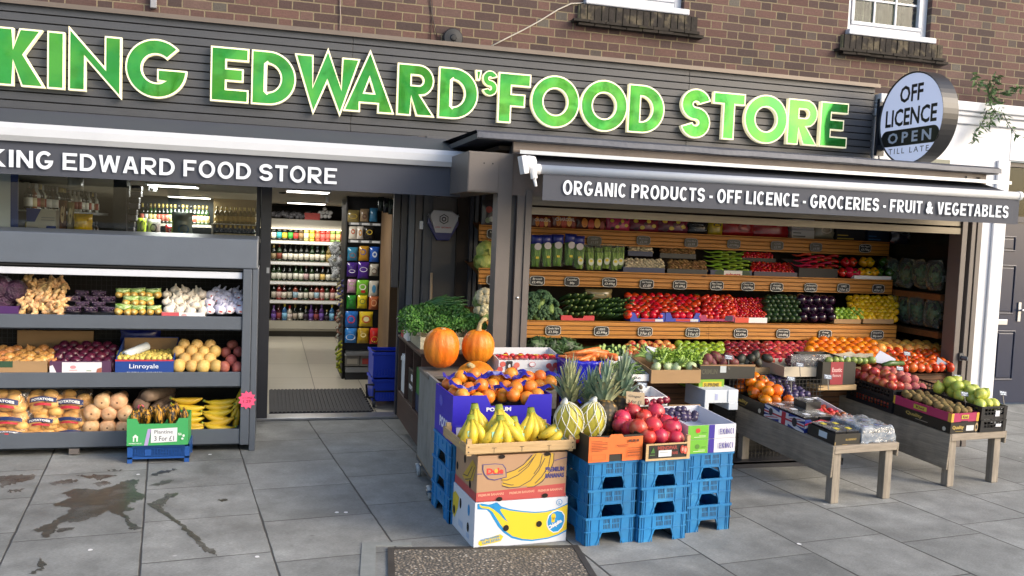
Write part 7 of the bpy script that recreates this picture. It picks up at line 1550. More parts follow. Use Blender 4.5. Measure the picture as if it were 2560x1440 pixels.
text(m, 'Dole', O_(5)+X3*(w*.1)+Z3*(h2*.595), X3, Z3, w*.185, h2*.135, 5, .06); Q_(ell(712, 372, 22, 24), 6, 6); Q_(rc(600, 420, 795, 412)[::-1], 3, 5)
text(m, 'PREMIUM', O_(3)+X3*(w*.755)+Z3*(h2*.575), X3, Z3, w*.215, h2*.105, 3, .035); text(m, 'BANANAS', O_(3)+X3*(w*.755)+Z3*(h2*.435), X3, Z3, w*.215, h2*.105, 3, .035)
a_ = R(-0)
for u in (.02, .36, .68): text(m, 'PREMIUM BANANAS', O_(2)+X3*(w*u)+Z3*(h2*.115+.006*u), Vector((1, 0, .025)), Z3, w*.28, h2*.055, 7, .03)
for u, v in ((.26, .97), (.77, .98), (.25, .04), (.76, .05)): patch(m, O_(7), X3, Z3, ell(w*u, h2*v, .017, .011 if v > .5 else .012), 8)
oo = Vector((-.0012, d, 0)); patch(m, oo, -Y3, Z3, rc(0, 0, d, h2*.19), 0); patch(m, oo+Vector((-.0004, 0, 0)), -Y3, Z3, [(a*d, b*h2) for a, b in [(.35, .3), (.55, .25), (.85, .4), (.95, .75), (.8, .85), (.6, .6)]], 1)
for L in ([(.4, .35), (.6, .4), (.8, .7)], [(.5, .28), (.75, .4), (.9, .72)]): patch(m, oo+Vector((-.0008, 0, 0)), -Y3, Z3, [(a*d, b*h2) for a, b in band(L, .02)], 2)
for a, b in ((.45, .72), (.1, .42), (.72, .27)): patch(m, oo+Vector((-.001, 0, 0)), -Y3, Z3, ell(d*a, h2*b, .016, .022), 8)
part('print', m, [mat('ink_brick', 'b04a48', .55), mat('ink_ochre', 'bd9a34', .55), mat('ink_dk', '3b3540', .55), mat('ink_violet', '3a3a78', .55), MATS['kraft'], mat('ink_scarlet', 'c83a34', .5), mat('ink_sun', 'dba63a', .5), mat('ink_peach', 'd89a84', .6), MATS['hand_hole']], o)
# wooden tray of bananas
PT = wood_mat('poplar', 'c2a67c', 'b39468', 'X', 0, .65); zt0 = .238+.236+.008
tc = g+Vector((-.018, -.02, zt0)); w, d, h = .60, .42, .062
o = thing('wooden_tray', 'pale slatted wooden tray of bananas on top of the banana cartons', 'tray', tc+Vector((-.045, 0, 0)), rz)
m = M(); m.box(0, w, 0, .009, .012, h); part('front_slat', m, PT, o, bevel=.002); m = M(); m.box(0, .009, .0, d, .012, h); part('side_slat', m, wood_mat('poplar_side', 'b89c72', 'a5875c', 'Y', 0, .65), o); m = M(); m.box(w-.009, w, .0, d, .012, h); part('side_slat', m, MATS['poplar_side'], o); m = M(); m.box(0, w, d-.009, d, .012, h); part('back_slat', m, PT, o)
m = M()
for k in range(6): m.box(.01, w-.01, .012+.068*k, .066+.068*k, .006, .012)
part('base_slats', m, PT, o)
for x, y in ((.01, .01), (w-.034, .01), (.01, d-.034), (w-.034, d-.034)): m = M(); m.box(x, x+.024, y, y+.024, .0, h+.022); part('corner_post', m, PT, o)
m = M()
for k in range(1, 4): m.box(w*k/4-.001, w*k/4+.001, -.0015, 0, .014, .04); m.box(w*k/4-.012, w*k/4+.012, -.0015, 0, .038, .040)
for x in (.012, w-.02): m.box(x, x+.006, -.0015, 0, .02, .026); m.box(x, x+.006, -.0015, 0, .045, .051)
part('staple', m, mat('staple_steel', '4a443c', .5, .5), o)
BY = NT('banana_skin'); oc = BY.coord(); sp = BY.n('SeparateXYZ'); BY.l(oc, sp.inputs[0]); oi = BY.n('ObjectInfo')
gr_ = BY.rng(sp.outputs[2], .035, .115, 0, 1); cc = BY.mix(BY.math('MULTIPLY', gr_, .85), hx('d9bd3c'), hx('8aa32c'))
cc = BY.mix(BY.rng(BY.noise(oc, 9, 3), .45, .75, 0, .35), cc, hx('a8b23a')); cc = BY.mix(BY.rng(BY.noise(oc, 60, 4), .62, .7, 0, .5), cc, hx('8a6a2a')); BY.l(cc, BY.b.inputs['Base Color']); BY.b.inputs['Roughness'].default_value = .38
def bunch(px, py, Y, n, fan, L, lab, tilt=0., zr=0., back=.5):
    o = thing('banana_bunch', lab, 'bananas', at(px, py-8, Y), zr, 'bunches of bananas'); o.rotation_euler = (tilt, 0, zr); o.scale = (1.15, 1.1, 1.15)
    for i in range(n):
        u = (i-(n-1)/2)/max(1, (n-1)/2) if n > 1 else 0; m = M(); k9 = 9; P, Rr = [], []
        row = i % 2
        for k in range(k9):
            t_ = k/(k9-1); sx_ = u*fan*(t_**1.15); bul = math.sin(t_*PI*.9)*.05
            P.append((sx_*L+u*.008, -bul-(.018 if row else 0)+.02*t_, -L*t_*(.96-.18*abs(u)*fan)+.0)); Rr.append(.0235*[.42, .5, .82, 1, 1.05, 1.05, .98, .78, .34][k]*(.92 if row else 1))
        m.tube(P, Rr, 7, 0); m.tube([P[-1], Vector(P[-1])+(Vector(P[-1])-Vector(P[-2])).normalized()*.01], [.006, .005], 5, 1)
        part('banana', m, [BY.m, TIP], o, True)
        if i % 2 == 0:
            p = Vector(P[4]); m = M(); m.add([(p.x-.008, p.y-.0235, p.z-.012), (p.x+.008, p.y-.0235, p.z-.012), (p.x+.008, p.y-.0225, p.z+.013), (p.x-.008, p.y-.0225, p.z+.013)], [(0, 1, 2, 3)]); part('sticker', m, mat('aqua_sticker', '8fc8b0', .4), o)
    m = M(); m.tube([(0, .0, -.035), (0, .0, .0), (0, .006, .022)], [.03, .022, .017], 8, 0); m.tube([(0, .006, .02), (0, .007, .026)], [.017, .015], 8, 1); part('stalk', m, [mat('banana_crown', '87912e', .5, var=.15), TIP], o, True)
Zb = zt0+.02
for px, py, Y, n, fan, L, lab, tl in ((1187, 1030, 4.47, 5, .42, .165, 'banana bunch at the back left of the wooden tray', 0), (1178, 1058, 4.37, 4, .34, .125, 'smaller greener bunch in front at the left of the wooden tray', -.15), (1248, 1032, 4.45, 7, .55, .17, 'largest banana bunch in the middle of the tray', -.05), (1251, 1060, 4.34, 6, .75, .13, 'wide fanned bunch in front of the largest one', -.12), (1285, 1062, 4.42, 3, .3, .12, 'small bunch between the middle and right bunches', 0), (1328, 1040, 4.44, 7, .6, .15, 'banana bunch at the right of the tray', -.08)):
    bunch(px, py, Y, n, fan, L, lab, tl, rz)
o_ = len(COL.objects); bunch(1398, 1068, 4.40, 3, .25, .135, 'three bananas lying sideways at the right end of the tray', -.3, rz)
for ob in list(COL.objects)[o_:]:
    if ob.name.startswith('banana_bunch'): ob.rotation_euler = (-.35, R(48), rz)

# orange carton box with nets of oranges
Yp = 4.63; x0, x1, z0, z1 = rect(1131, 990, 1382, 1112, Yp); zq = 3*CHh+.004
o = trayc('orange_carton', 'violet blue cut away carton of netted oranges, lettered on its side', 'carton', (x0, Yp, zq), x1-x0, .40, .262, mat('podium_blue', '2a1fb0', .45, var=.03), R(3), notch=(.38, .72, .06), tk=.007)
front_print(o, [('p', rc(.03, .30, .09, .34), '4a48d0'), ('p', rc(.03, .36, .09, .38), '4a48d0'), ('p', rc(.04, .05, .15, .34), 'b8bcd8'), ('p', rc(.84, .06, .96, .34), 'b8bcd8'), ('t', 'PODIUM', .33, .66, .25, .09, 'd8d8ea', .05)])
front_print(o, [('t', 'PODIUM', .30, .16, .66, .24, 'd8d8ea', .05), ('p', ell(.35, .72, .1, .12), '5a58c8')], 'side_print', 'left')
def orange_net(px, py, Y, n, seed, lab):
    rs_ = random.Random(seed); o = thing('orange_net', lab, 'net of oranges', at(px, py, Y), 0, 'purple nets of oranges'); ch = None
    pos = [(-.075, -.02, -.01), (0, -.045, -.02), (.072, -.02, -.005), (-.04, .03, .03), (.04, .03, .035), (-.105, .05, -.01), (.1, .05, .0), (.0, .08, .01)][:n]
    for p in pos:
        c = link('orange', K('net_orange', plain, 'e07a1c', 'e08a34', .96, .35, .0004, 70, ov=.08, oh=.015), o, (p[0]+rs_.uniform(-.008, .008), p[1], p[2]+rs_.uniform(-.008, .008)), (rs_.uniform(0, 6), rs_.uniform(0, 6), 0), .084)
    m = M(); n_ = 22; vs = []
    for k in range(n_):
        a = -.15+.3*k/(n_-1); z = .052+.014*math.sin(k*.55+seed)+.006*math.sin(k*1.7); y = .012+.03*math.sin(k*.35+seed*2); vs += [(a, y-.026-.006*math.sin(k*.9), z-.016), (a, y+.004*math.sin(k*1.3), z), (a+.004, y+.024, z-.004+.008*math.sin(k*1.1+1))]
    m.add(vs, [(3*k+j, 3*k+3+j, 3*k+4+j, 3*k+1+j) for k in range(n_-1) for j in (0, 1)], 0)
    part('net_band', m, mat('net_band', '2a2890', .22, var=.25, vs=22, col2='9a9ac8', mixs=13, mixlo=.58, mixhi=.66), o, True)
    return o
orange_net(1190, 985, 4.76, 8, 1, 'purple banded net of oranges at the front left of the blue carton'); orange_net(1310, 985, 4.76, 8, 2, 'purple banded net of oranges at the front right of the blue carton'); orange_net(1170, 957, 4.92, 8, 3, 'net of oranges at the back left of the blue carton'); orange_net(1262, 955, 4.9, 8, 4, 'net of oranges at the back middle of the blue carton'); orange_net(1340, 957, 4.9, 8, 5, 'net of oranges at the back right of the blue carton')

# strawberry carton on the bin's board
Ys = 5.48; x0, x1, z0, z1 = rect(1247, 896, 1402, 924, Ys); zs = .689
o = trayc('strawberry_carton', 'white carton printed with red berries holding punnets, beside the pumpkins', 'carton', (x0, Ys, zs), x1-x0+.03, .3, .085, mat('white_card', 'c9cbd0', .6), R(2), back=1.5)
berr = [('p', ell(a, b, .045, .22, 12), c) for a, b, c in ((.02, .3, 'b84a48'), (.06, .7, 'c05a54'), (.235, .35, 'b84a48'), (.27, .62, 'c86a5c'), (.76, .55, 'b84a48'), (.81, .3, 'c05a54'), (.86, .6, 'b8443e'), (.91, .32, 'c86a5c'), (.96, .58, 'b84a48'))]
front_print(o, berr+[('p', rc(.11, .02, .2, .95), '2a2028'), ('p', ell(.155, .55, .02, .18, 8), 'c8c8cc'), ('p', ell(.5, .68, .05, .2, 16), 'b83a44'), ('p', ell(.5, .68, .042, .16, 16), 'd8d8dc'), ('t', 'strawberries', .41, .34, .18, .1, '7a7a80', .0)])
STR_ = K('strawberry', plain, 'b0201e', 'c03428', 1.25, .3, .001, 30, ov=.15)
for k in range(4):
    cx = x0+.06+k*(x1-x0)/4; p = thing('strawberry_punnet', 'clear punnet of strawberries with a yellow label in the white carton', 'punnet', (cx, Ys+.12, zs+.03), R(2), 'strawberry punnets')
    m = M(); m.box(-.045, .045, -.07, .07, 0, .062); part('punnet', m, glass('punnet_clear', (.9, .93, .93), 1., .05, 1.45, .08), p)
    for i in range(9): link('strawberry', STR_, p, (-.03+.03*(i % 3), -.05+.045*(i//3), .058+U(-.004, .006)), (U(0, 6), U(0, 6), 0), .034)
    m = M(); m.box(-.018, .012, -.06, -.03, .080, .082); part('label', m, mat('tag_yellow', 'd6c02a', .5), p)
# carrots in a blue lined box
Yc = 5.22; x0, x1, z0, z1 = rect(1422, 905, 1527, 1000, Yc)
m = M(); n = 56; H_ = [(-.30, .96), (-.15, .94), (0, 1.0), (.02, 1.06), (.035, 1.02), (.03, .93)]; vs = []
ctr = ((x0+x1)/2, Yc+.15); W_, D_ = (x1-x0)/2, .15
for j, (zz, sc_) in enumerate(H_):
    for k in range(n):
        a = 2*PI*k/n; c_, s_ = math.cos(a), math.sin(a); e = 1/max(abs(c_), abs(s_))**.8; wv = 1+.03*noise.noise(Vector((c_*5, s_*5, zz*9)))
        vs.append((W_*c_*e*sc_*wv, D_*s_*e*sc_*wv, zz+.015*noise.noise(Vector((c_*4, s_*4, j)))))
m.add(vs, [(j*n+k, j*n+(k+1) % n, (j+1)*n+(k+1) % n, (j+1)*n+k) for j in range(len(H_)-1) for k in range(n)])
o = thing('carrot_box', 'box lined with a shiny deep blue plastic bag and filled with carrots', 'box', (ctr[0], ctr[1], z1-.03)); part('liner', m, mat('blue_liner', '1f22a8', .2, var=.2, vs=7, bump=.01, bs=14), o, True)
m = M(); m.box(-.10*W_, .0, -D_*1.09, -D_*1.05, -.12, .03); m.v = [(p[0]+W_*.45+.08*(p[2]+.04), p[1], p[2]) for p in m.v]; part('print', m, mat('peach_print', 'c88a78', .4), o)
CAR = K('carrot', lambda nm: (lambda m: (m.tube([(0, -2.4, 0), (0, -2.2, 0), (.05, -1, 0), (-.05, .8, .05), (0, 2.2, 0), (0, 2.6, 0)], [.3, .48, .5, .38, .2, .04], 10, 0), m.mesh(nm, skin('carrot_skin', 'c8682a', 'd0803c', .45, ov=.1, var=.1, vs=3), True))[1])(M()))
for i, (px, py) in enumerate(((1440, 892), (1460, 888), (1480, 886), (1500, 890), (1450, 882), (1470, 878), (1490, 880), (1512, 886), (1435, 896), (1507, 895), (1475, 893), (1455, 897))): put(CAR, 'carrot', 'orange carrot on top of the blue lined box', 'carrot', 'carrots', at(px, py, Yc+.10+U(-.02, .1)), .042, (U(-.2, .2), U(-.1, .1), R(U(30, 120))))
# beans and fennel boxes on the bay ledge
BOXW = wood_mat('pale_box_wood', 'a08664', '8e7452', 'X', 0, .75)
x0, x1, z0, z1 = rect(1540, 940, 1622, 953, 5.45); o = tray('bean_carton', 'white fronted carton of thin green beans', 'carton', x0-.06, x1, 5.45, 5.8, z0, z1+.01, PAPER, back=2.6); front_print(o, [('t', 'FINE BEANS', .3, .3, .5, .3, '3a3a3a', .01)])
m = M()
for k in range(70): p = Vector((U(x0, x1-.02), U(5.48, 5.72), z1+U(-.01, .05))); d_ = Vector((U(-1, 1), U(-.6, .6), U(-.2, .5))).normalized()*.06; m.tube([p-d_, p+Vector((0, 0, .01)), p+d_], [.003, .005, .002], 5)
solo('green_beans', m, mat('bean_green', '5c7a34', .5, var=.3, vs=30), 'loose thin green beans in the white fronted carton', 'green beans', smooth=True)['kind'] = 'stuff'
x0, x1, z0, z1 = rect(1628, 925, 1752, 958, 5.42); o = tray('fennel_crate', 'brown cardboard tray of fennel and celery in front of the apples', 'tray', x0, x1, 5.42, 5.84, z0, z1, CARD, back=1.5)
FB = K('fennel_bulb', lambda nm: (lambda m: (m.lathe([(0, -.4), (.25, -.42), (.45, -.25), (.5, 0), (.4, .25), (.26, .42)], 14, 0, Matrix.Diagonal((1, .75, 1, 1))), [m.tube([(a*.12, 0, .3), (a*.3, U(-.1, .1), .75), (a*.5, U(-.2, .2), 1.1)], [.13, .1, .07], 7, 1) for a in (-2, -1, 0, 1, 2)], m.mesh(nm, [skin('fennel_white', 'b9c8a2', 'a8bc8a', .4, ov=.06, stretch=(3, 3, .7)), mat('fennel_stalk', '8fac58', .45, var=.2)], True))[2])(M()))
for px, py, d in ((1625, 893, .085), (1646, 905, .085), (1652, 890, .08), (1680, 888, .08), (1640, 918, .085), (1700, 906, .08), (1722, 888, .08), (1670, 915, .085), (1690, 920, .085), (1728, 918, .085), (1745, 905, .08)): put(FB, 'fennel_bulb', 'pale fennel bulb with cut green stalks in the brown tray', 'fennel', 'fennel bulbs', at(px, py, 5.56+(920-py)*.006), d, (U(.2, 1.2), U(-.8, .8), U(0, 6)))
for i in range(9):
    p = at(1650+i*11, 886+U(-4, 8)+(i % 3)*10, 5.62); m = M()
    for k in range(60):
        d_ = Vector((U(-1, 1), U(-1, .6), U(-.2, 1))).normalized(); curl(m, d_*U(.02, .06), d_, .02)
    for k in range(7): m.tube([(U(-.02, .02), U(-.02, .02), -.03), (U(-.06, .06), U(-.06, .03), .04)], .006, 5)
    solo('celery_tuft', m, mat('celery_leaf', '8aa842', .5, var=.35, vs=12), 'tuft of yellow green celery leaves among the fennel bulbs', 'celery', 'celery tufts', loc=p)

# trays on the blue stacks
o = trayc('pomelo_carton', 'orange fronted carton with dark sides holding netted pomelos', 'carton', (ground(1463, 1366)+Vector((-.012, -.012, TOPZ))), .315, .40, .135, CARDD, A6, tk=.006)
w, d, h = o['dims']; m = M(); m.prism([[(0, 0), (w*.38, 0), (w*.38, h*.28), (w*.62, h*.28), (w*.62, 0), (w, 0), (w, h*.94), (w*.64, h*.92), (w*.60, h*1.05), (w*.40, h*1.05), (w*.36, h*.94), (0, h*1.0)]], .004, 0, Matrix.Translation((-w/2, -d/2-.0045, 0))); part('front_panel', m, mat('orange_card', 'd2692c', .55), o); o['dims'] = (w, d+.009, h)
its = [('p', rc(.04+.0, .80-.06*k, .04+(.3 if k % 3 else .2), .82-.06*k), '7a3a1c') for k in range(7)]+[('p', rc(.5, .62, .72, .64), '7a3a1c'), ('p', rc(.52, .57, .7, .585), '7a3a1c'), ('p', band([(.04, .1), (.3, .1), (.3, .3), (.04, .3), (.04, .1)], .008), '7a3a1c')]+[('p', rc(.72+.07*k, .74, .77+.07*k, .84), '5a2a18') for k in range(3)]+[('p', rc(.7, .5-.09*k, .94, .52-.09*k), '8a4420') for k in range(4)]+[('p', rc(.72, .34, .95, .36), '7a3a1c'), ('p', rc(.7, .2, .95, .22), '7a3a1c')]
front_print(o, its)
def pomelo(px, py, Y, lab, rot):
    o = thing('pomelo', lab, 'pomelo', at(px, py, Y), 0, 'netted pomelos'); o.rotation_euler = rot; o.scale = (1.2, 1.2, 1.3)
    m = M(); m.lathe([(0, -.078), (.034, -.07), (.056, -.035), (.062, 0), (.058, .035), (.042, .068), (.02, .085), (0, .088)], 18); part('fruit', m, mat('pomelo_skin', 'b0a63c', .45, var=.1, vs=20, bump=.001), o, True)
    m = M(); prof = lambda t_: (.064*math.sin(min(.985, max(.03, t_))*PI)**.5+.005, -.078+.165*t_)
    for k in range(12):
        for sg_ in (-1, 1):
            P = []
            for j in range(11): r_, z = prof(j/10); a = 2*PI*k/9+sg_*j*.13; P.append((r_*math.cos(a), r_*math.sin(a), z))
            m.tube(P, .0022, 4, 0, False)
    m.tube([(0, 0, .085), (-.01, 0, .10)], [.012, .02], 6); part('foam_net', m, mat('foam_net', 'd0d2c8', .6), o, True); return o
pomelo(1424, 1058, 4.34, 'netted pomelo leaning at the left of the orange carton', (.1, -.25, 0)); pomelo(1476, 1056, 4.36, 'netted pomelo standing at the right of the orange carton', (.1, .12, 0))
packet('gift_bag', 1428, 1082, 1458, 1108, 4.30, 'c83a28', 'red and yellow film tucked beside the pomelos', [(-.2, .3, .5, .4, 'd8b02a')], .03, 'film')
o = trayc('pomegranate_crate', 'black fronted crate of pomegranates with a pale wooden frame', 'crate', ground(1596, 1357)+Vector((.01, -.016, TOPZ)), .262, .40, .085, mat('crate_black_front', '141416', .5), A6, tk=.008)
w, d, h = o['dims']; m = M(); m.box(-w/2-.002, w/2+.002, -d/2-.004, -d/2-.0005, h*.94, h*1.04); m.box(-w/2-.002, w/2+.002, -d/2-.004, -d/2-.0005, -.002, h*.1); m.box(-w/2-.003, -w/2+.012, -d/2-.0045, -d/2-.0005, 0, h); m.box(w/2-.016, w/2+.003, -d/2-.0045, -d/2+.016, -.002, h+.04); part('frame', m, PT, o)
front_print(o, [('t', 'MENDPAR', .26, .62, .46, .24, '8a3a34', .05), ('t', 'NAR', .6, .3, .14, .2, '8a3a34', .05), ('p', [(.1, .45), (.16, .8), (.2, .45)], '3a6a2a'), ('p', rc(.08, .3, .2, .36), '4a6a3a'), ('p', rc(.28, .2, .58, .6), 'c8ccd0'), ('p', rc(.31, .45, .5, .5), '9aa0a4'), ('p', ell(.83, .6, .05, .26, 12), 'a83a30'), ('p', ell(.9, .55, .055, .26, 12), 'b84a3a'), ('p', ell(.9, .55, .03, .15, 10), 'd89080'), ('p', ell(.83, .62, .025, .13, 10), 'd89080')])
POM = K('pomegranate', pome)
for px, py, Y, d, lv in ((1556, 1045, 4.5, .1, 0), (1582, 1030, 4.6, .1, 0), (1640, 1030, 4.55, .105, 0), (1575, 1073, 4.38, .1, 0), (1596, 1070, 4.32, .105, 0), (1632, 1065, 4.32, .108, 0), (1610, 1042, 4.5, .09, 0), (1664, 1058, 4.42, .1, 0), (1680, 1070, 4.32, .11, 0), (1650, 1090, 4.28, .09, 0), (1690, 1095, 4.27, .09, 0), (1620, 1092, 4.27, .09, 0), (1665, 1092, 4.3, .08, 0), (1550, 1062, 4.46, .09, 0)): put(POM, 'pomegranate', 'rosy red pomegranate in the heap over the black fronted crate', 'pomegranate', 'pomegranates', at(px, py, Y), d, (U(-1.1, .3), U(-.9, .9), U(0, 6)))
for k, lab in enumerate(('lower of two cartons, green beside violet and white, on the rightmost blue stack', 'upper of two cartons, green beside violet and white, on the rightmost blue stack')):
    c = ground(1712, 1333)+Vector((-.02, -.012, TOPZ+.079*k)); o = trayc('fig_carton', lab, 'carton', c, .31, .38, .077, mat('carton_pale', 'c8cad4', .55), A6, tk=.006, back=1. if k == 0 else 1.35)
    front_print(o, [('p', rc(0, 0, .42, 1), '62a82e'), ('p', rc(.43, 0, .55, 1), '2c1c8a'), ('p', ell(.2, .62 if k else .5, .05, .18, 12), 'b8302e' if k else '4a7a2a'), ('p', rc(.12, .14, .36, .18), 'c8d8b0'), ('p', rc(.22, .24, .36, .27), 'c8d8b0'), ('p', rc(.28, .45, .38, .48), '3a5a2a')])
    w, d, h = o['dims']; m = M(); x = -w/2+w*.645
    for c in 'EKINCI':
        cw = w*(.018 if c == 'I' else .05); m.prism(hg(c, cw, h*.40, w*.012), 0, 0, Matrix.Translation((x, -d/2-.008, h*.30)))
        if c == 'I': m.prism([ell(cw/2, h*.79, w*.007, h*.035, 8)], 0, 0, Matrix.Translation((x, -d/2-.008, 0)))
        x += cw+w*.012
    part('lettering', m, mat('ink_38308a', '38308a', .55), o)
FIG = K('fig', onion, '2c2440', '4a3c5a')
for i in range(16): put(FIG, 'fig', 'dusky purple fig in the cartons right of the pomegranates', 'fig', 'figs', at(1662+(i % 6)*15+U(-3, 3), 1046-(i//6)*9+U(-3, 3), 4.48+.06*(i//6)), .048)
m = M(); x0, x1 = at(1672, 1030, 4.72).x, at(1750, 1030, 4.72).x; m.box(x0, x1, 4.72, 4.73, at(1710, 1050, 4.72).z, at(1710, 1012, 4.72).z); solo('card_tray_back', m, CARD, 'upright brown card flap behind the figs', 'card')
# pineapples in a dark crate behind
o = trayc('pineapple_crate', 'dark crate holding pineapples behind the pomelos', 'crate', (at(1400, 1080, 4.62).x, 4.62, at(1480, 1092, 4.62).z), .42, .3, .10, CARDD, A6)
t = NT('pineapple_skin'); oc = t.coord('UV') if False else t.coord(); vo = t.n('TexVoronoi'); t.l(t.scale(oc, (1, 1, 1)), vo.inputs['Vector']); vo.inputs['Scale'].default_value = 44; vo.inputs['Randomness'].default_value = .25
t.l(t.ramp(vo.outputs['Distance'], [(0., hx('c4a866')), (.22, hx('8a6a34')), (.5, hx('3a3220')), (1., hx('1c1a12'))]), t.b.inputs['Base Color']); t.b.inputs['Roughness'].default_value = .6; t.bump(t.math('SUBTRACT', 1., vo.outputs['Distance']), .004); PSK = t.m
PLF = mat('pineapple_leaf', '7c9680', .45, var=.3, vs=8, col2='a8ac84', mixs=6, ov=.1)
def pineapple(px, py, Y, hgt, lab, seed, rot=(0, 0, 0), bd=.06):
    rs_ = random.Random(seed); o = thing('pineapple', lab, 'pineapple', at(px, py, Y), 0, 'pineapples'); o.rotation_euler = rot; o.scale = (1.3, 1.3, 1.2)
    m = M(); m.lathe([(0, -.16), (.04, -.155), (.056, -.12), (.06, -.07), (.055, -.02), (.035, .005), (0, .01)], 20); part('fruit', m, PSK, o, True)
    m = M()
    for ring in range(7):
        for k in range(8):
            a = 2*PI*(k+.5*(ring % 2)+rs_.uniform(-.2, .2))/8; r0 = .026-.0032*ring; out = (.066-.008*ring)*rs_.uniform(.8, 1.15); L = hgt*(.5+.5*ring/6)*rs_.uniform(.85, 1.1); z0 = .0+.012*ring; dx = Vector((math.cos(a), math.sin(a), 0)); sd = Vector((-dx.y, dx.x, 0)); wd = .014-.0012*ring
            pts = [dx*r0+Z3*z0, dx*(r0+out*.35)+Z3*(z0+L*.4), dx*(r0+out*.75)+Z3*(z0+L*.75), dx*(r0+out*1.1)+Z3*(z0+L*(.98 if ring > 2 else .9))]
            ws = [wd*.8, wd, wd*.65, .0008]; vs = []
            for p, q in zip(pts, ws): vs += [p-sd*q, p+dx*q*.45*-1+Z3*0, p+sd*q]
            m.add(vs, [(3*j+i_, 3*j+1+i_, 3*j+4+i_, 3*j+3+i_) for j in range(3) for i_ in (0, 1)])
    part('crown', m, PLF, o); return o
pineapple(1424, 1004, 4.72, .16, 'leftmost pineapple with the tallest crown', 1, (.08, -.05, 0)); pineapple(1474, 1012, 4.68, .12, 'pineapple with the shortest crown, second from the left', 2, (.05, .05, 0)); pineapple(1512, 1004, 4.60, .145, 'pineapple showing its checked skin, third from the left', 3, (-.25, .1, 0)); pineapple(1552, 992, 4.74, .165, 'rightmost pineapple beside the bag roll', 4, (-.15, .12, 0))
# roll, card sign, price tag and red fruit behind
q0, q1 = at(1602, 968, 4.78), at(1560, 990, 5.0); m = M(); m.tube([q0, q1], .024, 14, 0, False); d_ = (q1-q0).normalized(); m.tube([q0, q0+d_*.002], .024, 14, 0); m.tube([q0-d_*.001, q0+d_*.001], .014, 12, 1); solo('bag_roll', m, [MATS['roll_film'], MATS['roll_core']], 'roll of plastic bags between the pineapples and the card price sign', 'bag roll', smooth=True)
def note(px0, py0, px1, py1, Y, lines_, lab, col='9a8a70', skew=0.):
    x0, x1, z0, z1 = rect(px0, py0, px1, py1, Y); o = thing('price_card', lab, 'price card', (x0, Y, z0)); w, h = x1-x0, z1-z0; o.rotation_euler = (R(-15), skew, R(4)); m = M(); m.box(0, w, 0, .002, 0, h); part('card', m, mat('note_'+col, col, .7), o); m = M()
    for i, s_ in enumerate(lines_): text(m, s_, (w*.1, -.001, h*(.9-(i+1)*.42)), X3, Z3, w*.7, h*.26, 0, .015, 1., .15)
    part('lettering', m, INK, o); return o
note(1566, 978, 1614, 1008, 4.62, ['Ginger', '3 for £1'], 'torn brown card price sign handwritten three for one pound', '9a8a70', R(6))
TAGM, TAGW = mat('slate_tag', '2c3c58', .5), mat('tag_chalk', 'c8d8e8', .6)
def stick_tag(px, py, Y, s1, s2, lab, drop=.09, w=.062, h=.03):
    q = at(px, py, Y); o = thing('price_tag', lab, 'price tag', q, U(-.1, .1), 'slate price tags on sticks'); o.rotation_euler = (R(-20), R(6), 0)
    m = M(); m.box(-w/2, w/2, 0, .003, -h/2, h/2); part('plate', m, TAGM, o); m = M(); text(m, s1, (-w*.42, -.001, h*.06), X3, Z3, w*.8, h*.34, 0, .03, 1., .15); text(m, s2, (-w*.3, -.001, -h*.4), X3, Z3, w*.6, h*.34, 0, .03, 1., .15); part('lettering', m, TAGW, o)
    m = M(); m.box(-.003, .003, .003, .006, -drop, 0); part('stick', m, BLACK, o)
stick_tag(1606, 962, 4.9, 'Pomelo', '£1.99', 'slate price tag beside the bag roll over the pineapples')
o = trayc('produce_carton', 'low white and dark carton of red fruit behind the pomegranates', 'carton', (at(1600, 1012, 4.85).x, 4.85, at(1630, 1016, 4.85).z), .19, .2, .055, PAPER, A6, back=1.5)
heap(K('red_plum', plain, '8a1c30', '5a1424', 1., .25, ov=.2), 'red_plum', 'dark red plum in the low carton behind the pomegranates', 'plum', 'red plums', 1590, 1672, 990, 1012, 4.86, 5.0, .045, 'any', .15, .95)
# ------------------------------------------------------------------ two low market tables in front of the bay
OLDP = wood_mat('old_pine', '9c9285', '857c70', 'X', .5, .75, stain=.25); OLDL = wood_mat('old_pine_leg', '989085', '7f776c', 'Z', .5, .75, stain=.35); SIDEP = wood_mat('stained_ply', '958c7e', '7d7467', 'Y', .4, .8, stain=.5)
def table(g, w, d, lab, drop):
    o = thing('market_table', lab, 'table', g, A6, 'low wooden market tables'); sl_ = R(3.4); zf = .372; zb = zf+d*math.tan(sl_)
    for x in (.012, w-.072):
        for y in (.012, d-.07): m = M(); m.box(x, x+.06, y, y+.055, 0, zf-.02+(y/d)*(zb-zf)); part('leg', m, OLDL, o, bevel=.004)
    T_ = Matrix.Translation((0, 0, zf)) @ Matrix.Rotation(sl_, 4, 'X'); m = M()
    for k in range(5): m.box(.003, w-.003, d*k/5+.003, d*(k+1)/5-.002, -.018, 0, 0, T_)
    part('top_boards', m, OLDP, o)
    m = M(); m.box(.0, w+.0, -.012, .01, -.05, -.001, 0, T_); part('apron', m, OLDP, o, bevel=.003)
    m = M(); m.box(-.014, -.001, -.01, d, -drop, -.003, 0, T_); part('side_panel', m, SIDEP, o, bevel=.002)
    m = M(); m.box(w+.001, w+.014, -.01, d, -.09, -.003, 0, T_); part('side_panel', m, SIDEP, o, bevel=.002)
    return o
gA, gB = ground(2076, 1262), ground(2367, 1219)
TA = table(gA, .50, 1.0, 'nearer grey wooden table with deep stained side board, under berries and plums', .20)
TB = table(gB, .50, 1.1, 'further grey wooden table under kiwis, melons and peaches', .25)
SL = R(3.4)
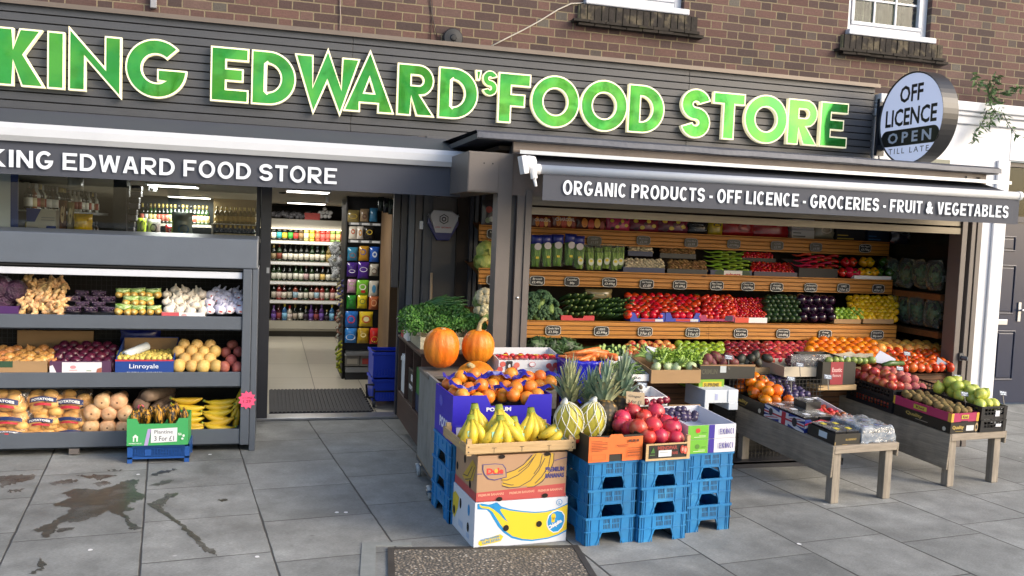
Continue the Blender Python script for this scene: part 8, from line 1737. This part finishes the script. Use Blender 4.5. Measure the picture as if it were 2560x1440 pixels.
def onT(g, u, v, dz=0.): return Vector((g.x+math.cos(A6)*u-math.sin(A6)*v, g.y+math.sin(A6)*u+math.cos(A6)*v, .374+v*math.tan(SL)+dz))
def tT(name, lab, g, u, v, w, d, h, mt, dz=0., **kw): return trayc(name, lab, kw.pop('cat', 'carton'), onT(g, u, v, dz), w, d, h, mt, A6, SL, **kw)
def fillT(me, name, lab, cat, grp, g, u0, u1, v0, v1, dz, d, rise=0., jit=.1, rot='any', layers=1):
    for L in range(layers):
        nu, nv = max(1, round((u1-u0-L*d)/(d*.95))), max(1, round((v1-v0-L*d)/(d*.92)))
        for j in range(nv):
            for i in range(nu-(j % 2 if nu > 2 else 0)):
                u = u0+L*d*.5+d*.5+(u1-u0-L*d-d)*((i+(.5 if j % 2 and nu > 2 else 0))/max(1, nu-1)); v = v0+L*d*.5+d*.5+(v1-v0-L*d-d)*(j/max(1, nv-1))
                p = onT(g, u+U(-jit, jit)*d, v+U(-jit, jit)*d, dz+d*.5+L*d*.62+rise*(v-v0)+U(-jit, jit)*d*.6)
                put(random.choice(me) if isinstance(me, list) else me, name, lab, cat, grp, p, d*U(.92, 1.06), None if rot == 'any' else (U(-.4, .4), U(-.4, .4), U(0, 6)))
FILMC = glass('lid_film', (.9, .93, .95), 1.6, .06, 1.5, .05, (.7, .75, .8))
DKP = mat('punnet_dark', '101116', .3); LABW = mat('label_white', 'c8ccd4', .5)
def punn(g, u, v, dz, w, d, h, fill, lab, grp, lbl=LABW, film=FILMC):
    o = thing('fruit_punnet', lab, 'punnet', onT(g, u, v, dz), 0, grp); o.rotation_euler = (SL+U(-.02, .02), U(-.02, .02), A6+U(-.04, .04))
    m = M(); m.box(0, w, 0, .004, 0, h); m.box(0, w, d-.004, d, 0, h); m.box(0, .004, .004, d-.004, 0, h); m.box(w-.004, w, .004, d-.004, 0, h); m.box(.004, w-.004, .004, d-.004, 0, .004); part('base', m, DKP, o)
    m = M(); rs_ = random.Random(int(u*977+v*3131))
    for i in range(7):
        for j in range(7): q = M(); ball(q, min(w, d)/13, .8, 7, 5); m.add(q.v, q.f, 0, Matrix.Translation((w*(i+.7)/7.4, d*(j+.7)/7.4, h-.012+rs_.uniform(-.004, .004))))
    part('berries', m, fill, o, True)
    m = M(); m.box(-.002, w+.002, -.002, d+.002, h+.001, h+.006); part('lid', m, film, o)
    m = M(); m.box(w*.35, w*.72, d*.3, d*.62, h+.0065, h+.008); part('label', m, lbl, o); return o
BLUEB = mat('blueberry', '1e2640', .35, var=.3, vs=40); DATE = mat('date', '2a1210', .25, var=.2); 
# front: blueberries, one tray wrapped in film
o = tT('berry_carton', 'black carton of blueberry punnets at the front left of the nearer table', gA, .0, .0, .20, .25, .07, CARDD); front_print(o, [('t', 'BLUEBERRIES', .42, .38, .42, .18, '9a8448', .03), ('p', rc(0, 0, .04, .3), '9a8458'), ('p', rc(.3, .0, .5, .05), '9a8458')]); front_print(o, [('p', rc(.42, .3, .72, .85), 'b8c4cc')], 'sticker', 'left')
for i in range(2):
    for j in range(2): punn(gA, .012+.092*i, .012+.115*j, .03, .085, .105, .05, BLUEB, 'clear lidded punnet of blueberries in the black carton', 'blueberry punnets', mat('tag_yellow2', 'c8b83a', .5))
o = tT('berry_carton', 'carton of blueberry punnets under a loose sheet of clear film', gA, .215, .005, .26, .28, .06, mat('steel_card', '6a7280', .6))
for i in range(2):
    for j in range(2): punn(gA, .235+.115*i, .02+.125*j, .035, .105, .115, .05, BLUEB, 'punnet of blueberries under the clear film sheet', 'film covered punnets', mat('label_violet', '8a8ac0', .5))
m = M(); n = 26; vs = []
for j in range(n+1):
    for i in range(n+1):
        u, v = i/n*1.24-.12, j/n*1.2-.2; e = max(0, -u, u-1, -v, v-1); z = .10-min(.095, e*.75)+.012*noise.noise(Vector((u*6, v*6, 2)))+.006*noise.noise(Vector((u*15, v*15, 5))); cu, cv = max(-.04, min(1.04, u)), max(-.04, min(1.04, v)); p = onT(gA, .215+.26*cu+.006*noise.noise(Vector((v*9, z*40, 1))), .005+.28*cv+.008*noise.noise(Vector((u*9, z*40, 3))), z); vs.append(p)
m.add(vs, [(j*(n+1)+i, j*(n+1)+i+1, (j+1)*(n+1)+i+1, (j+1)*(n+1)+i) for j in range(n) for i in range(n)]); solo('film_sheet', m, glass('cover_film', (.88, .92, .95), 2.2, .08, 1.5, .22, (.62, .68, .75)), 'crumpled sheet of clear plastic film over the front right berry carton', 'film', smooth=True)
# union jack carton with dark punnets
o = tT('berry_carton', 'flag printed red white and blue carton of dark fruit punnets', gA, -.01, .27, .25, .42, .085, mat('flag_blue', '1c2f78', .5), notch=(.25, .8, .03))
fl = [('p', [(0, .0), (.18, 0), (1, .9), (1, 1), (.82, 1), (0, .12)], 'c4c6cc'), ('p', [(0, 1), (.0, .88), (.82, 0), (1, 0), (1, .12), (.18, 1)], 'c4c6cc'), ('p', rc(.40, 0, .62, 1), 'c4c6cc'), ('p', rc(0, .36, 1, .66), 'c4c6cc'), ('p', rc(.46, 0, .56, 1), 'a82a38'), ('p', rc(0, .44, 1, .58), 'a82a38'), ('p', [(.1, .05), (.4, .36), (.34, .36), (.04, .05)], 'a82a38'), ('p', [(.9, .95), (.62, .66), (.68, .66), (.96, .95)], 'a82a38'), ('p', ell(.78, .55, .06, .35), '2a2a30'), ('p', ell(.2, .6, .05, .3), '2a2a30')]
front_print(o, fl, 'side_print', 'left'); front_print(o, [('p', [(0, .5), (.5, .95), (1, .5), (1, .3), (.5, .75), (0, .3)], 'c4c6cc'), ('p', [(0, .7), (.5, 1.), (1, .7), (1, .55), (.5, .9), (0, .55)], 'a82a38')])
for i in range(2):
    for j in range(3): punn(gA, .0+.125*i, .29+.13*j, .045, .115, .12, .05, DATE, 'black punnet of dark fruit with a white label in the flag carton', 'dark fruit punnets')
punn(gA, .14, .44, .10, .125, .125, .05, DATE, 'black punnet of dark fruit standing on top of the others in the flag carton', 'raised dark punnets'); punn(gA, .14, .44, .152, .125, .125, .045, DATE, 'topmost black punnet of the little stack in the flag carton', 'raised dark punnets') if False else None
# white strawberry carton
o = tT('berry_carton', 'white carton of strawberry and physalis punnets right of the flag carton', gA, .25, .32, .22, .40, .06, mat('white_card2', 'c9ccd2', .6), back=1.8, notch=(.05, .3, .04)); front_print(o, [('p', ell(.6, .5, .06, .2), 'c89a9a')])
fillT(STR_, 'strawberry', 'red strawberry in the open white carton on the nearer table', 'strawberry', 'loose strawberries', gA, .265, .46, .40, .68, .03, .038, .05, .2)
PHY = K('striped_tomato', tomato, '8a4a28', .85)
fillT(PHY, 'brown_tomato', 'brownish striped tomato at the front of the white carton', 'tomato', 'brownish tomatoes', gA, .33, .46, .335, .42, .04, .045, .05, .15)
# quality carton of sharon fruit
o = tT('fruit_carton', 'long black carton of orange sharon fruit on the nearer table', gA, -.02, .68, .30, .50, .085, mat('quality_black', '1d1a16', .45)); front_print(o, [('t', 'Quality', .30, .3, .35, .4, '9a8440', .03), ('p', ell(.92, .3, .03, .2, 8), 'b8b0a0'), ('p', rc(.3, .18, .6, .21), '9a8440')], 'side_print', 'left')
SHA = K('sharon_fruit', tomato, 'd8761a', .9)
fillT(SHA, 'sharon_fruit', 'shiny orange sharon fruit in the pile on the nearer table', 'sharon fruit', 'sharon fruits', gA, .0, .27, .70, 1.15, .04, .088, .10, .12, 'any', 2)
m = M(); 
for i in range(11): p = onT(gA, .02+.06*(i % 4)+U(-.02, .02), .70+.1*(i//4), .155+.02*(i//4)); m.lathe([(0, .001), (.011, .0)], 10, 0, Matrix.Translation(p) @ Matrix.Rotation(R(60), 4, 'X'), None, False) if False else None
PLM = K('plum', plain, '2a2744', '4a3c60', 1.1, .3, ov=.2)
o = tT('fruit_tray', 'shallow dark edged tray of plums beside the sharon fruit', gA, .285, .74, .24, .42, .05, mat('tray_white', 'c4c2bc', .6), back=1.4); front_print(o, [('p', rc(.02, .1, .98, .8), '2c2a28')])
fillT(PLM, 'plum', 'bloomy dark purple plum in the heap on the nearer table', 'plum', 'dark plums', gA, .25, .52, .76, 1.18, .035, .052, .16, .15, 'any', 2)
# boxes at the mouth of the bay
Yg = 5.52; x0, x1, z0, z1 = rect(1750, 912, 1842, 948, Yg); zb_ = z0
o = trayc('fruit_carton', 'black printed carton of mangoes and avocados at the front of the bay', 'carton', (x0, Yg, zb_), .44, .32, z1-z0, mat('black_card2', '1c1d1a', .5), R(2), back=1.3); front_print(o, [('t', 'CRIMLIN', .03, .35, .28, .35, '4a4a3c', .03), ('p', rc(.36, .45, .47, .95), 'a8b0b4'), ('p', [(0, .95), (1, .85), (1, 1.), (0, 1.)], '8a6a48')])
MAN = K('mango', potato, '6a2a34', '6a6a34', .85, .08, 1.2)
for i, (px, py) in enumerate(((1768, 900), (1790, 892), (1820, 895), (1778, 908), (1804, 906), (1830, 908), (1758, 912))): put(MAN, 'mango', 'dusky red and green mango in the black printed carton', 'mango', 'mangoes', at(px, py, Yg+.1), .085)
AVD = K('ripe_avocado', potato, '24261e', '33362a', .85, .05, 1.25)
for i, (px, py) in enumerate(((1852, 898), (1876, 896), (1868, 908), (1894, 904), (1918, 896), (1888, 890), (1850, 912))): put(AVD, 'ripe_avocado', 'blackish ripe avocado with a white sticker in the printed carton', 'avocado', 'ripe avocados', at(px, py, Yg+.12), .075)
o = trayc('fruit_carton', 'bright green and yellow printed carton under the mangoes', 'carton', (x0-.003, Yg+.002, zb_-.088), .20, .3, .086, mat('lime_card', '6f9a24', .5), R(2)); front_print(o, [('p', rc(.15, .3, .9, .8), 'b8a424'), ('t', 'SUPREME', .2, .4, .6, .3, '5a4a1a', .04)])
x0f, x1f, z0f, z1f = rect(1762, 975, 1845, 1025, 5.40); o = thing('foam_box', 'white expanded foam box with moulded feet below the green carton', 'foam box', (x0f, 5.40, z0f)); w = x1f-x0f; h = z1f-z0f; m = M(); m.box(0, w, 0, .3, h*.35, h); m.box(0, w*.12, -.004, .3, 0, h*.35); m.box(w*.72, w, -.004, .3, 0, h*.35); m.box(-.004, w*.1, -.008, 0, 0, h); m.box(w*.68, w*.72, -.006, 0, h*.4, h); part('body', m, MATS['foam'], o, bevel=.006); m = M(); m.box(w*.3, w*.38, -.0015, 0, h*.5, h*.8); part('stamp', m, mat('ink_lilac', 'a0a8cc', .6), o)
o = thing('wire_cage', 'black wire cage standing in the gloom under the bay front', 'cage', (at(1812, 1100, 5.62).x, 5.6, 0)); m = M(); wz = .62
for k in range(26): m.box(.03*k, .03*k+.004, 0, .004, .01, wz)
for k in range(21): m.box(0, .78, .004, .008, .01+.03*k, .014+.03*k)
m.box(-.01, .79, .2, .21, .0, wz, 0); part('mesh', m, BLACK, o)
m = M(); m.box(.0, .9, -.12, .14, .03, .045); m.box(.0, .9, -.12, -.105, .0, .05); part('base_frame', m, DARKG, o)
Yh = 5.78; x0, x1, z0, z1 = rect(1942, 912, 2052, 930, Yh); o = trayc('grape_carton', 'white lined carton of dark grapes with a sloping left wall', 'carton', (x0, Yh-.1, z0-.02), x1-x0, .3, z1-z0+.02, mat('cream_card', 'b8ae9c', .65), R(2), back=1.25)
GRP = K('grape', plain, '3a1a24', '4c2430', 1.25, .25, ov=.2)
heap(GRP, 'grape', 'dark red grape in the white lined carton', 'grape', 'dark grapes', 1965, 2055, 890, 915, Yh-.02, Yh+.12, .026, 'any', .3, .95, None, .8)
m = M(); q = at(2020, 905, Yh-.05); qq = pillow(.3, .12, .1); m.add(qq.v, qq.f, 0, Matrix.Translation(q)); solo('grape_film', m, glass('grape_film', (.85, .87, .87), 1.4, .1, 1.5, .2, (.6, .6, .6)), 'clear crinkled film lying over the dark grapes', 'film', smooth=True)
x0, x1, z0, z1 = rect(2056, 905, 2142, 962, 5.62); o = trayc('fruit_carton', 'black carton with a red lettered panel holding small green fruit', 'carton', (x0, 5.62, z0), x1-x0, .36, z1-z0, CARDD, R(3), back=1.15); front_print(o, [('p', rc(.24, .0, .62, 1.0), '8a2430'), ('t', 'Exotic', .28, .55, .3, .2, 'c8a0a0', .03), ('t', 'flavours', .30, .34, .26, .14, 'c8a0a0', .02)])
heap(K('guava', plain, '6a7a3a', '8a9a50', 1.1, .4), 'guava', 'small green fruit in the carton with the red panel', 'green fruit', 'small green fruit', 2062, 2185, 893, 910, 5.66, 5.8, .055, 'any', .15, .95, 2)
m = M(); m.box(x0-.01, x1+.02, 5.64, 5.95, z0-.045, z0-.003); solo('wooden_crate', m, PT, 'shallow pale wooden crate under the carton with the red panel', 'crate', bevel=.003)
m = M(); vs = []
for j in range(6):
    for i in range(12): p = at(2062+i*11, 898-j*3+7*noise.noise(Vector((i*.9, j*1.3, 3))), 5.82+.03*j+.03*noise.noise(Vector((i*1.1, j, 7)))); vs.append(p)
m.add(vs, [(12*j+i, 12*j+i+1, 12*j+13+i, 12*j+12+i) for j in range(5) for i in range(11)]); solo('tissue_paper', m, mat('tissue', 'b8b09c', .8), 'crumpled cream tissue paper in front of the oranges', 'paper', smooth=True)
# further table: quality carton, kiwis, melons, peaches
o = tT('fruit_carton', 'black carton with gold script lettering under the kiwis', gB, -.02, -.01, .25, .50, .075, MATS['quality_black']); front_print(o, [('t', 'Quality', .06, .3, .42, .42, 'b09850', .04), ('p', rc(.18, .16, .46, .19), 'b09850'), ('p', rc(.56, .2, .84, .7), 'c4c6c8'), ('p', ell(.93, .5, .06, .42), 'a08a68'), ('p', ell(.93, .5, .035, .2), '1d1a16')]); front_print(o, [('t', 'Quality', .22, .4, .3, .4, 'a08a48', .04), ('p', rc(.4, .3, .62, .33), 'b8b0a0'), ('p', ell(.9, .3, .03, .2, 8), 'b8b4a8')], 'side_print', 'left')
o = tT('fruit_carton', 'raspberry pink carton of kiwis with yellow corners', gB, -.02, -.012, .25, .52, .06, mat('kiwi_pink', 'a02a56', .5), .078)
front_print(o, [('p', rc(0, 0, .09, 1), 'c8a038'), ('p', rc(.91, 0, 1, 1), 'c8a038'), ('p', rc(.36, .35, .62, .8), 'b0a83a'), ('t', 'Kiwi', .40, .42, .18, .3, '6a2030', .03), ('p', rc(.36, .0, .6, .12), '1a1418')]); front_print(o, [('p', rc(0, 0, .05, 1), 'c8a038'), ('p', rc(.95, 0, 1, 1), 'c8a038'), ('p', rc(.38, .25, .6, .75), 'b0a83a'), ('t', 'Kiwi', .42, .35, .14, .3, '6a2030', .03)], 'side_print', 'left')
KIW = K('kiwi', plain, '6b5830', '7d6a3e', 1.3, .85, .0005, 60, ov=.1)
fillT(KIW, 'kiwi', 'furry brown kiwi in the pink carton', 'kiwi', 'kiwis', gB, -.005, .215, .01, .48, .115, .052, .03, .12)
def slotcrate(lab, g, u, v, w, d, h, dz, mt=NET):
    o = thing('slotted_crate', lab, 'crate', onT(g, u, v, dz), 0, 'black slotted fruit crates'); o.rotation_euler = (SL, 0, A6); m = M()
    def face(L, xf):
        m.box(0, L, 0, .006, h-.014, h, 0, xf); m.box(0, L, 0, .006, 0, h*.34, 0, xf); m.box(0, L, 0, .006, h*.55, h*.62, 0, xf)
        n = max(3, int(L/.03))
        for k in range(n+1): m.box(L*k/n-.003*(k > 0), L*k/n+.003*(k < n), .0005, .0055, h*.3, h-.01, 0, xf)
        for s_ in (0, L-.03): m.box(s_, s_+.03, -.002, .007, 0, h*1.0, 0, xf)
    T_ = Matrix.Translation; face(w, T_((0, 0, 0))); face(w, T_((0, d-.006, 0))); face(d, T_((0, d, 0)) @ Matrix.Rotation(-PI/2, 4, 'Z')); face(d, T_((w, 0, 0)) @ Matrix.Rotation(PI/2, 4, 'Z')); m.box(.006, w-.006, .006, d-.006, 0, .005); part('body', m, mt, o); return o
o = slotcrate('lower of the two black crates at the front right of the further table', gB, .24, -.02, .24, .46, .085, 0); m = M(); m.box(.14, .19, -.004, -.0025, .035, .055); part('sticker', m, LABW, o)
o = slotcrate('upper of the two black crates, heaped with yellow melons', gB, .24, -.02, .24, .46, .09, .087); m = M(); m.box(.13, .17, -.004, -.0025, .02, .06); part('sticker', m, LABW, o)
MEL = K('melon', lemon, 'b8b84a', 'a0b04a'); fillT(MEL, 'yellow_melon', 'smooth pale yellow green melon in the upper black crate', 'melon', 'yellow melons', gB, .245, .475, .0, .42, .13, .085, .10, .12, 'any', 2)
o = slotcrate('lower black crate of peaches seen through its slots', gB, -.03, .50, .27, .46, .085, 0); o = slotcrate('upper black crate heaped with peaches and nectarines', gB, -.03, .50, .27, .46, .085, .088)
PEA = K('peach', apple, 'b03a38', 'c8824a', .45, .7); PEB = K('fuzzy_peach', plain, 'a84a50', 'b87a60', .95, .7, mixs=2)
fillT([PEA], 'nectarine', 'glossy red and yellow nectarine in the upper black crate', 'nectarine', 'nectarines', gB, -.02, .14, .52, .94, .14, .082, .05, .12, 'any', 2); fillT([PEB], 'peach', 'fuzzy dull pink peach in the upper black crate', 'peach', 'peaches', gB, .12, .34, .52, .96, .13, .078, .05, .12, 'any', 2)
fillT([PEA], 'nectarine', 'red nectarine glimpsed inside the lower black crate', 'nectarine', 'hidden nectarines', gB, -.015, .1, .52, .92, .01, .07, 0, .1)
o = slotcrate('black crate under the peaches at the back right of the further table', gB, .25, .46, .25, .44, .09, 0); o = slotcrate('second black crate behind the melons with an empty rim', gB, .25, .46, .25, .44, .09, .092)
for pts, lab, mt in (([(2180, 905), (2200, 876), (2240, 898), (2232, 912)], 'pale blue corrugated flap standing before the grapefruits', 'b4bcd0'), ([(2340, 912), (2345, 893), (2385, 920), (2352, 925)], 'pale blue corrugated flap beside the right corner post', '8a96a8')):
    a = [at(x, y, 5.83) for x, y in pts]; m = M(); m.add([tuple(p) for p in a]+[(p.x, p.y+.005, p.z) for p in a], [(0, 3, 2, 1), (4, 5, 6, 7), (0, 1, 5, 4), (1, 2, 6, 5), (2, 3, 7, 6), (3, 0, 4, 7)]); solo('card_flap', m, mat('flap_'+mt, mt, .7), lab, 'card')
m = M(); m.tube([at(2207, 914, 5.72), at(2228, 908, 5.73), at(2258, 908, 5.74)], [.02, .022, .018], 10); solo('courgette', m, mat('marrow_green', '3f5a26', .35, var=.3, vs=20), 'single green courgette lying behind the peaches', 'courgette', smooth=True)
for px, py, Y, a, b, lab in ((1822, 893, 5.55, 'Mango', '£1.50', 'slate price tag among the mangoes'), (2000, 912, 5.62, 'Grapes', '£3.99', 'grey slate tag standing in the grapes'), (1978, 947, 5.28, 'Kent', '£2.99kg', 'slate tag in the middle of the plums'), (2118, 895, 5.66, 'Guava', '£3.99', 'slate tag over the small green fruit'), (2070, 942, 5.2, 'Sharon', '4 for £1', 'slate tag at the right end of the plums'), (2268, 884, 5.9, 'Persimmon', '3 for £1', 'slate tag over the persimmons'), (2250, 921, 5.6, 'Peach', '4 for £1', 'slate tag between nectarines and peaches'), (2394, 942, 5.35, 'Melon', '£1.50', 'slate tag beside the right corner post'), (2412, 985, 5.0, 'Kiwi', '5 for £1', 'slate tag between the kiwis and the melons'), (2508, 983, 4.98, 'Melon', '£1.50', 'slate tag at the right of the melon crate')): stick_tag(px, py, Y, a, b, lab)
# ------------------------------------------------------------------ street trees across the road, mirrored in the sign and the windows
for ti, (tx, ty, th) in enumerate(((-9, -9, 8.5), (-2.5, -10.5, 9.5), (4.5, -9.5, 8), (11, -12, 9))):
    o = thing('street_tree', 'leafy street tree across the road, mirrored in the shop sign and glass', 'tree', (tx, ty, 0), 0, 'street trees across the road'); m = M()
    m.tube([(0, 0, 0), (.1, 0, 1.5), (-.05, .1, 3), (.1, 0, th*.75)], [.22, .17, .14, .04], 8)
    for k in range(7): a = U(0, 6.3); z = U(2.2, 4.5); m.tube([(0, 0, z), (math.cos(a)*.9, math.sin(a)*.9, z+.9), (math.cos(a)*2., math.sin(a)*2., z+1.6)], [.08, .05, .02], 6)
    part('trunk', m, mat('bark', '4a4036', .9, var=.3), o); m = M()
    for k in range(60):
        c = Vector((U(-1, 1), U(-1, 1), U(-1, 1)))
        if c.length > 1: c.normalize()
        c = Vector((c.x*2.8, c.y*2.6, th*.62+c.z*th*.34)); s_ = U(.45, .85)
        for j in range(55):
            p = c+Vector((random.gauss(0, s_*.5), random.gauss(0, s_*.5), random.gauss(0, s_*.4))); d = Vector((U(-1, 1), U(-1, 1), U(-1, .6))).normalized()*.13; e = d.cross(Vector((U(-1, 1), U(-1, 1), U(-1, 1)))).normalized()*.06; m.add([p, p+d*.5+e, p+d, p+d*.5-e], [(0, 1, 2, 3)])
    part('crown', m, mat('street_leaf', '86933a', .5, var=.5, vs=1.2, col2='a8a03c', mixs=.9), o)
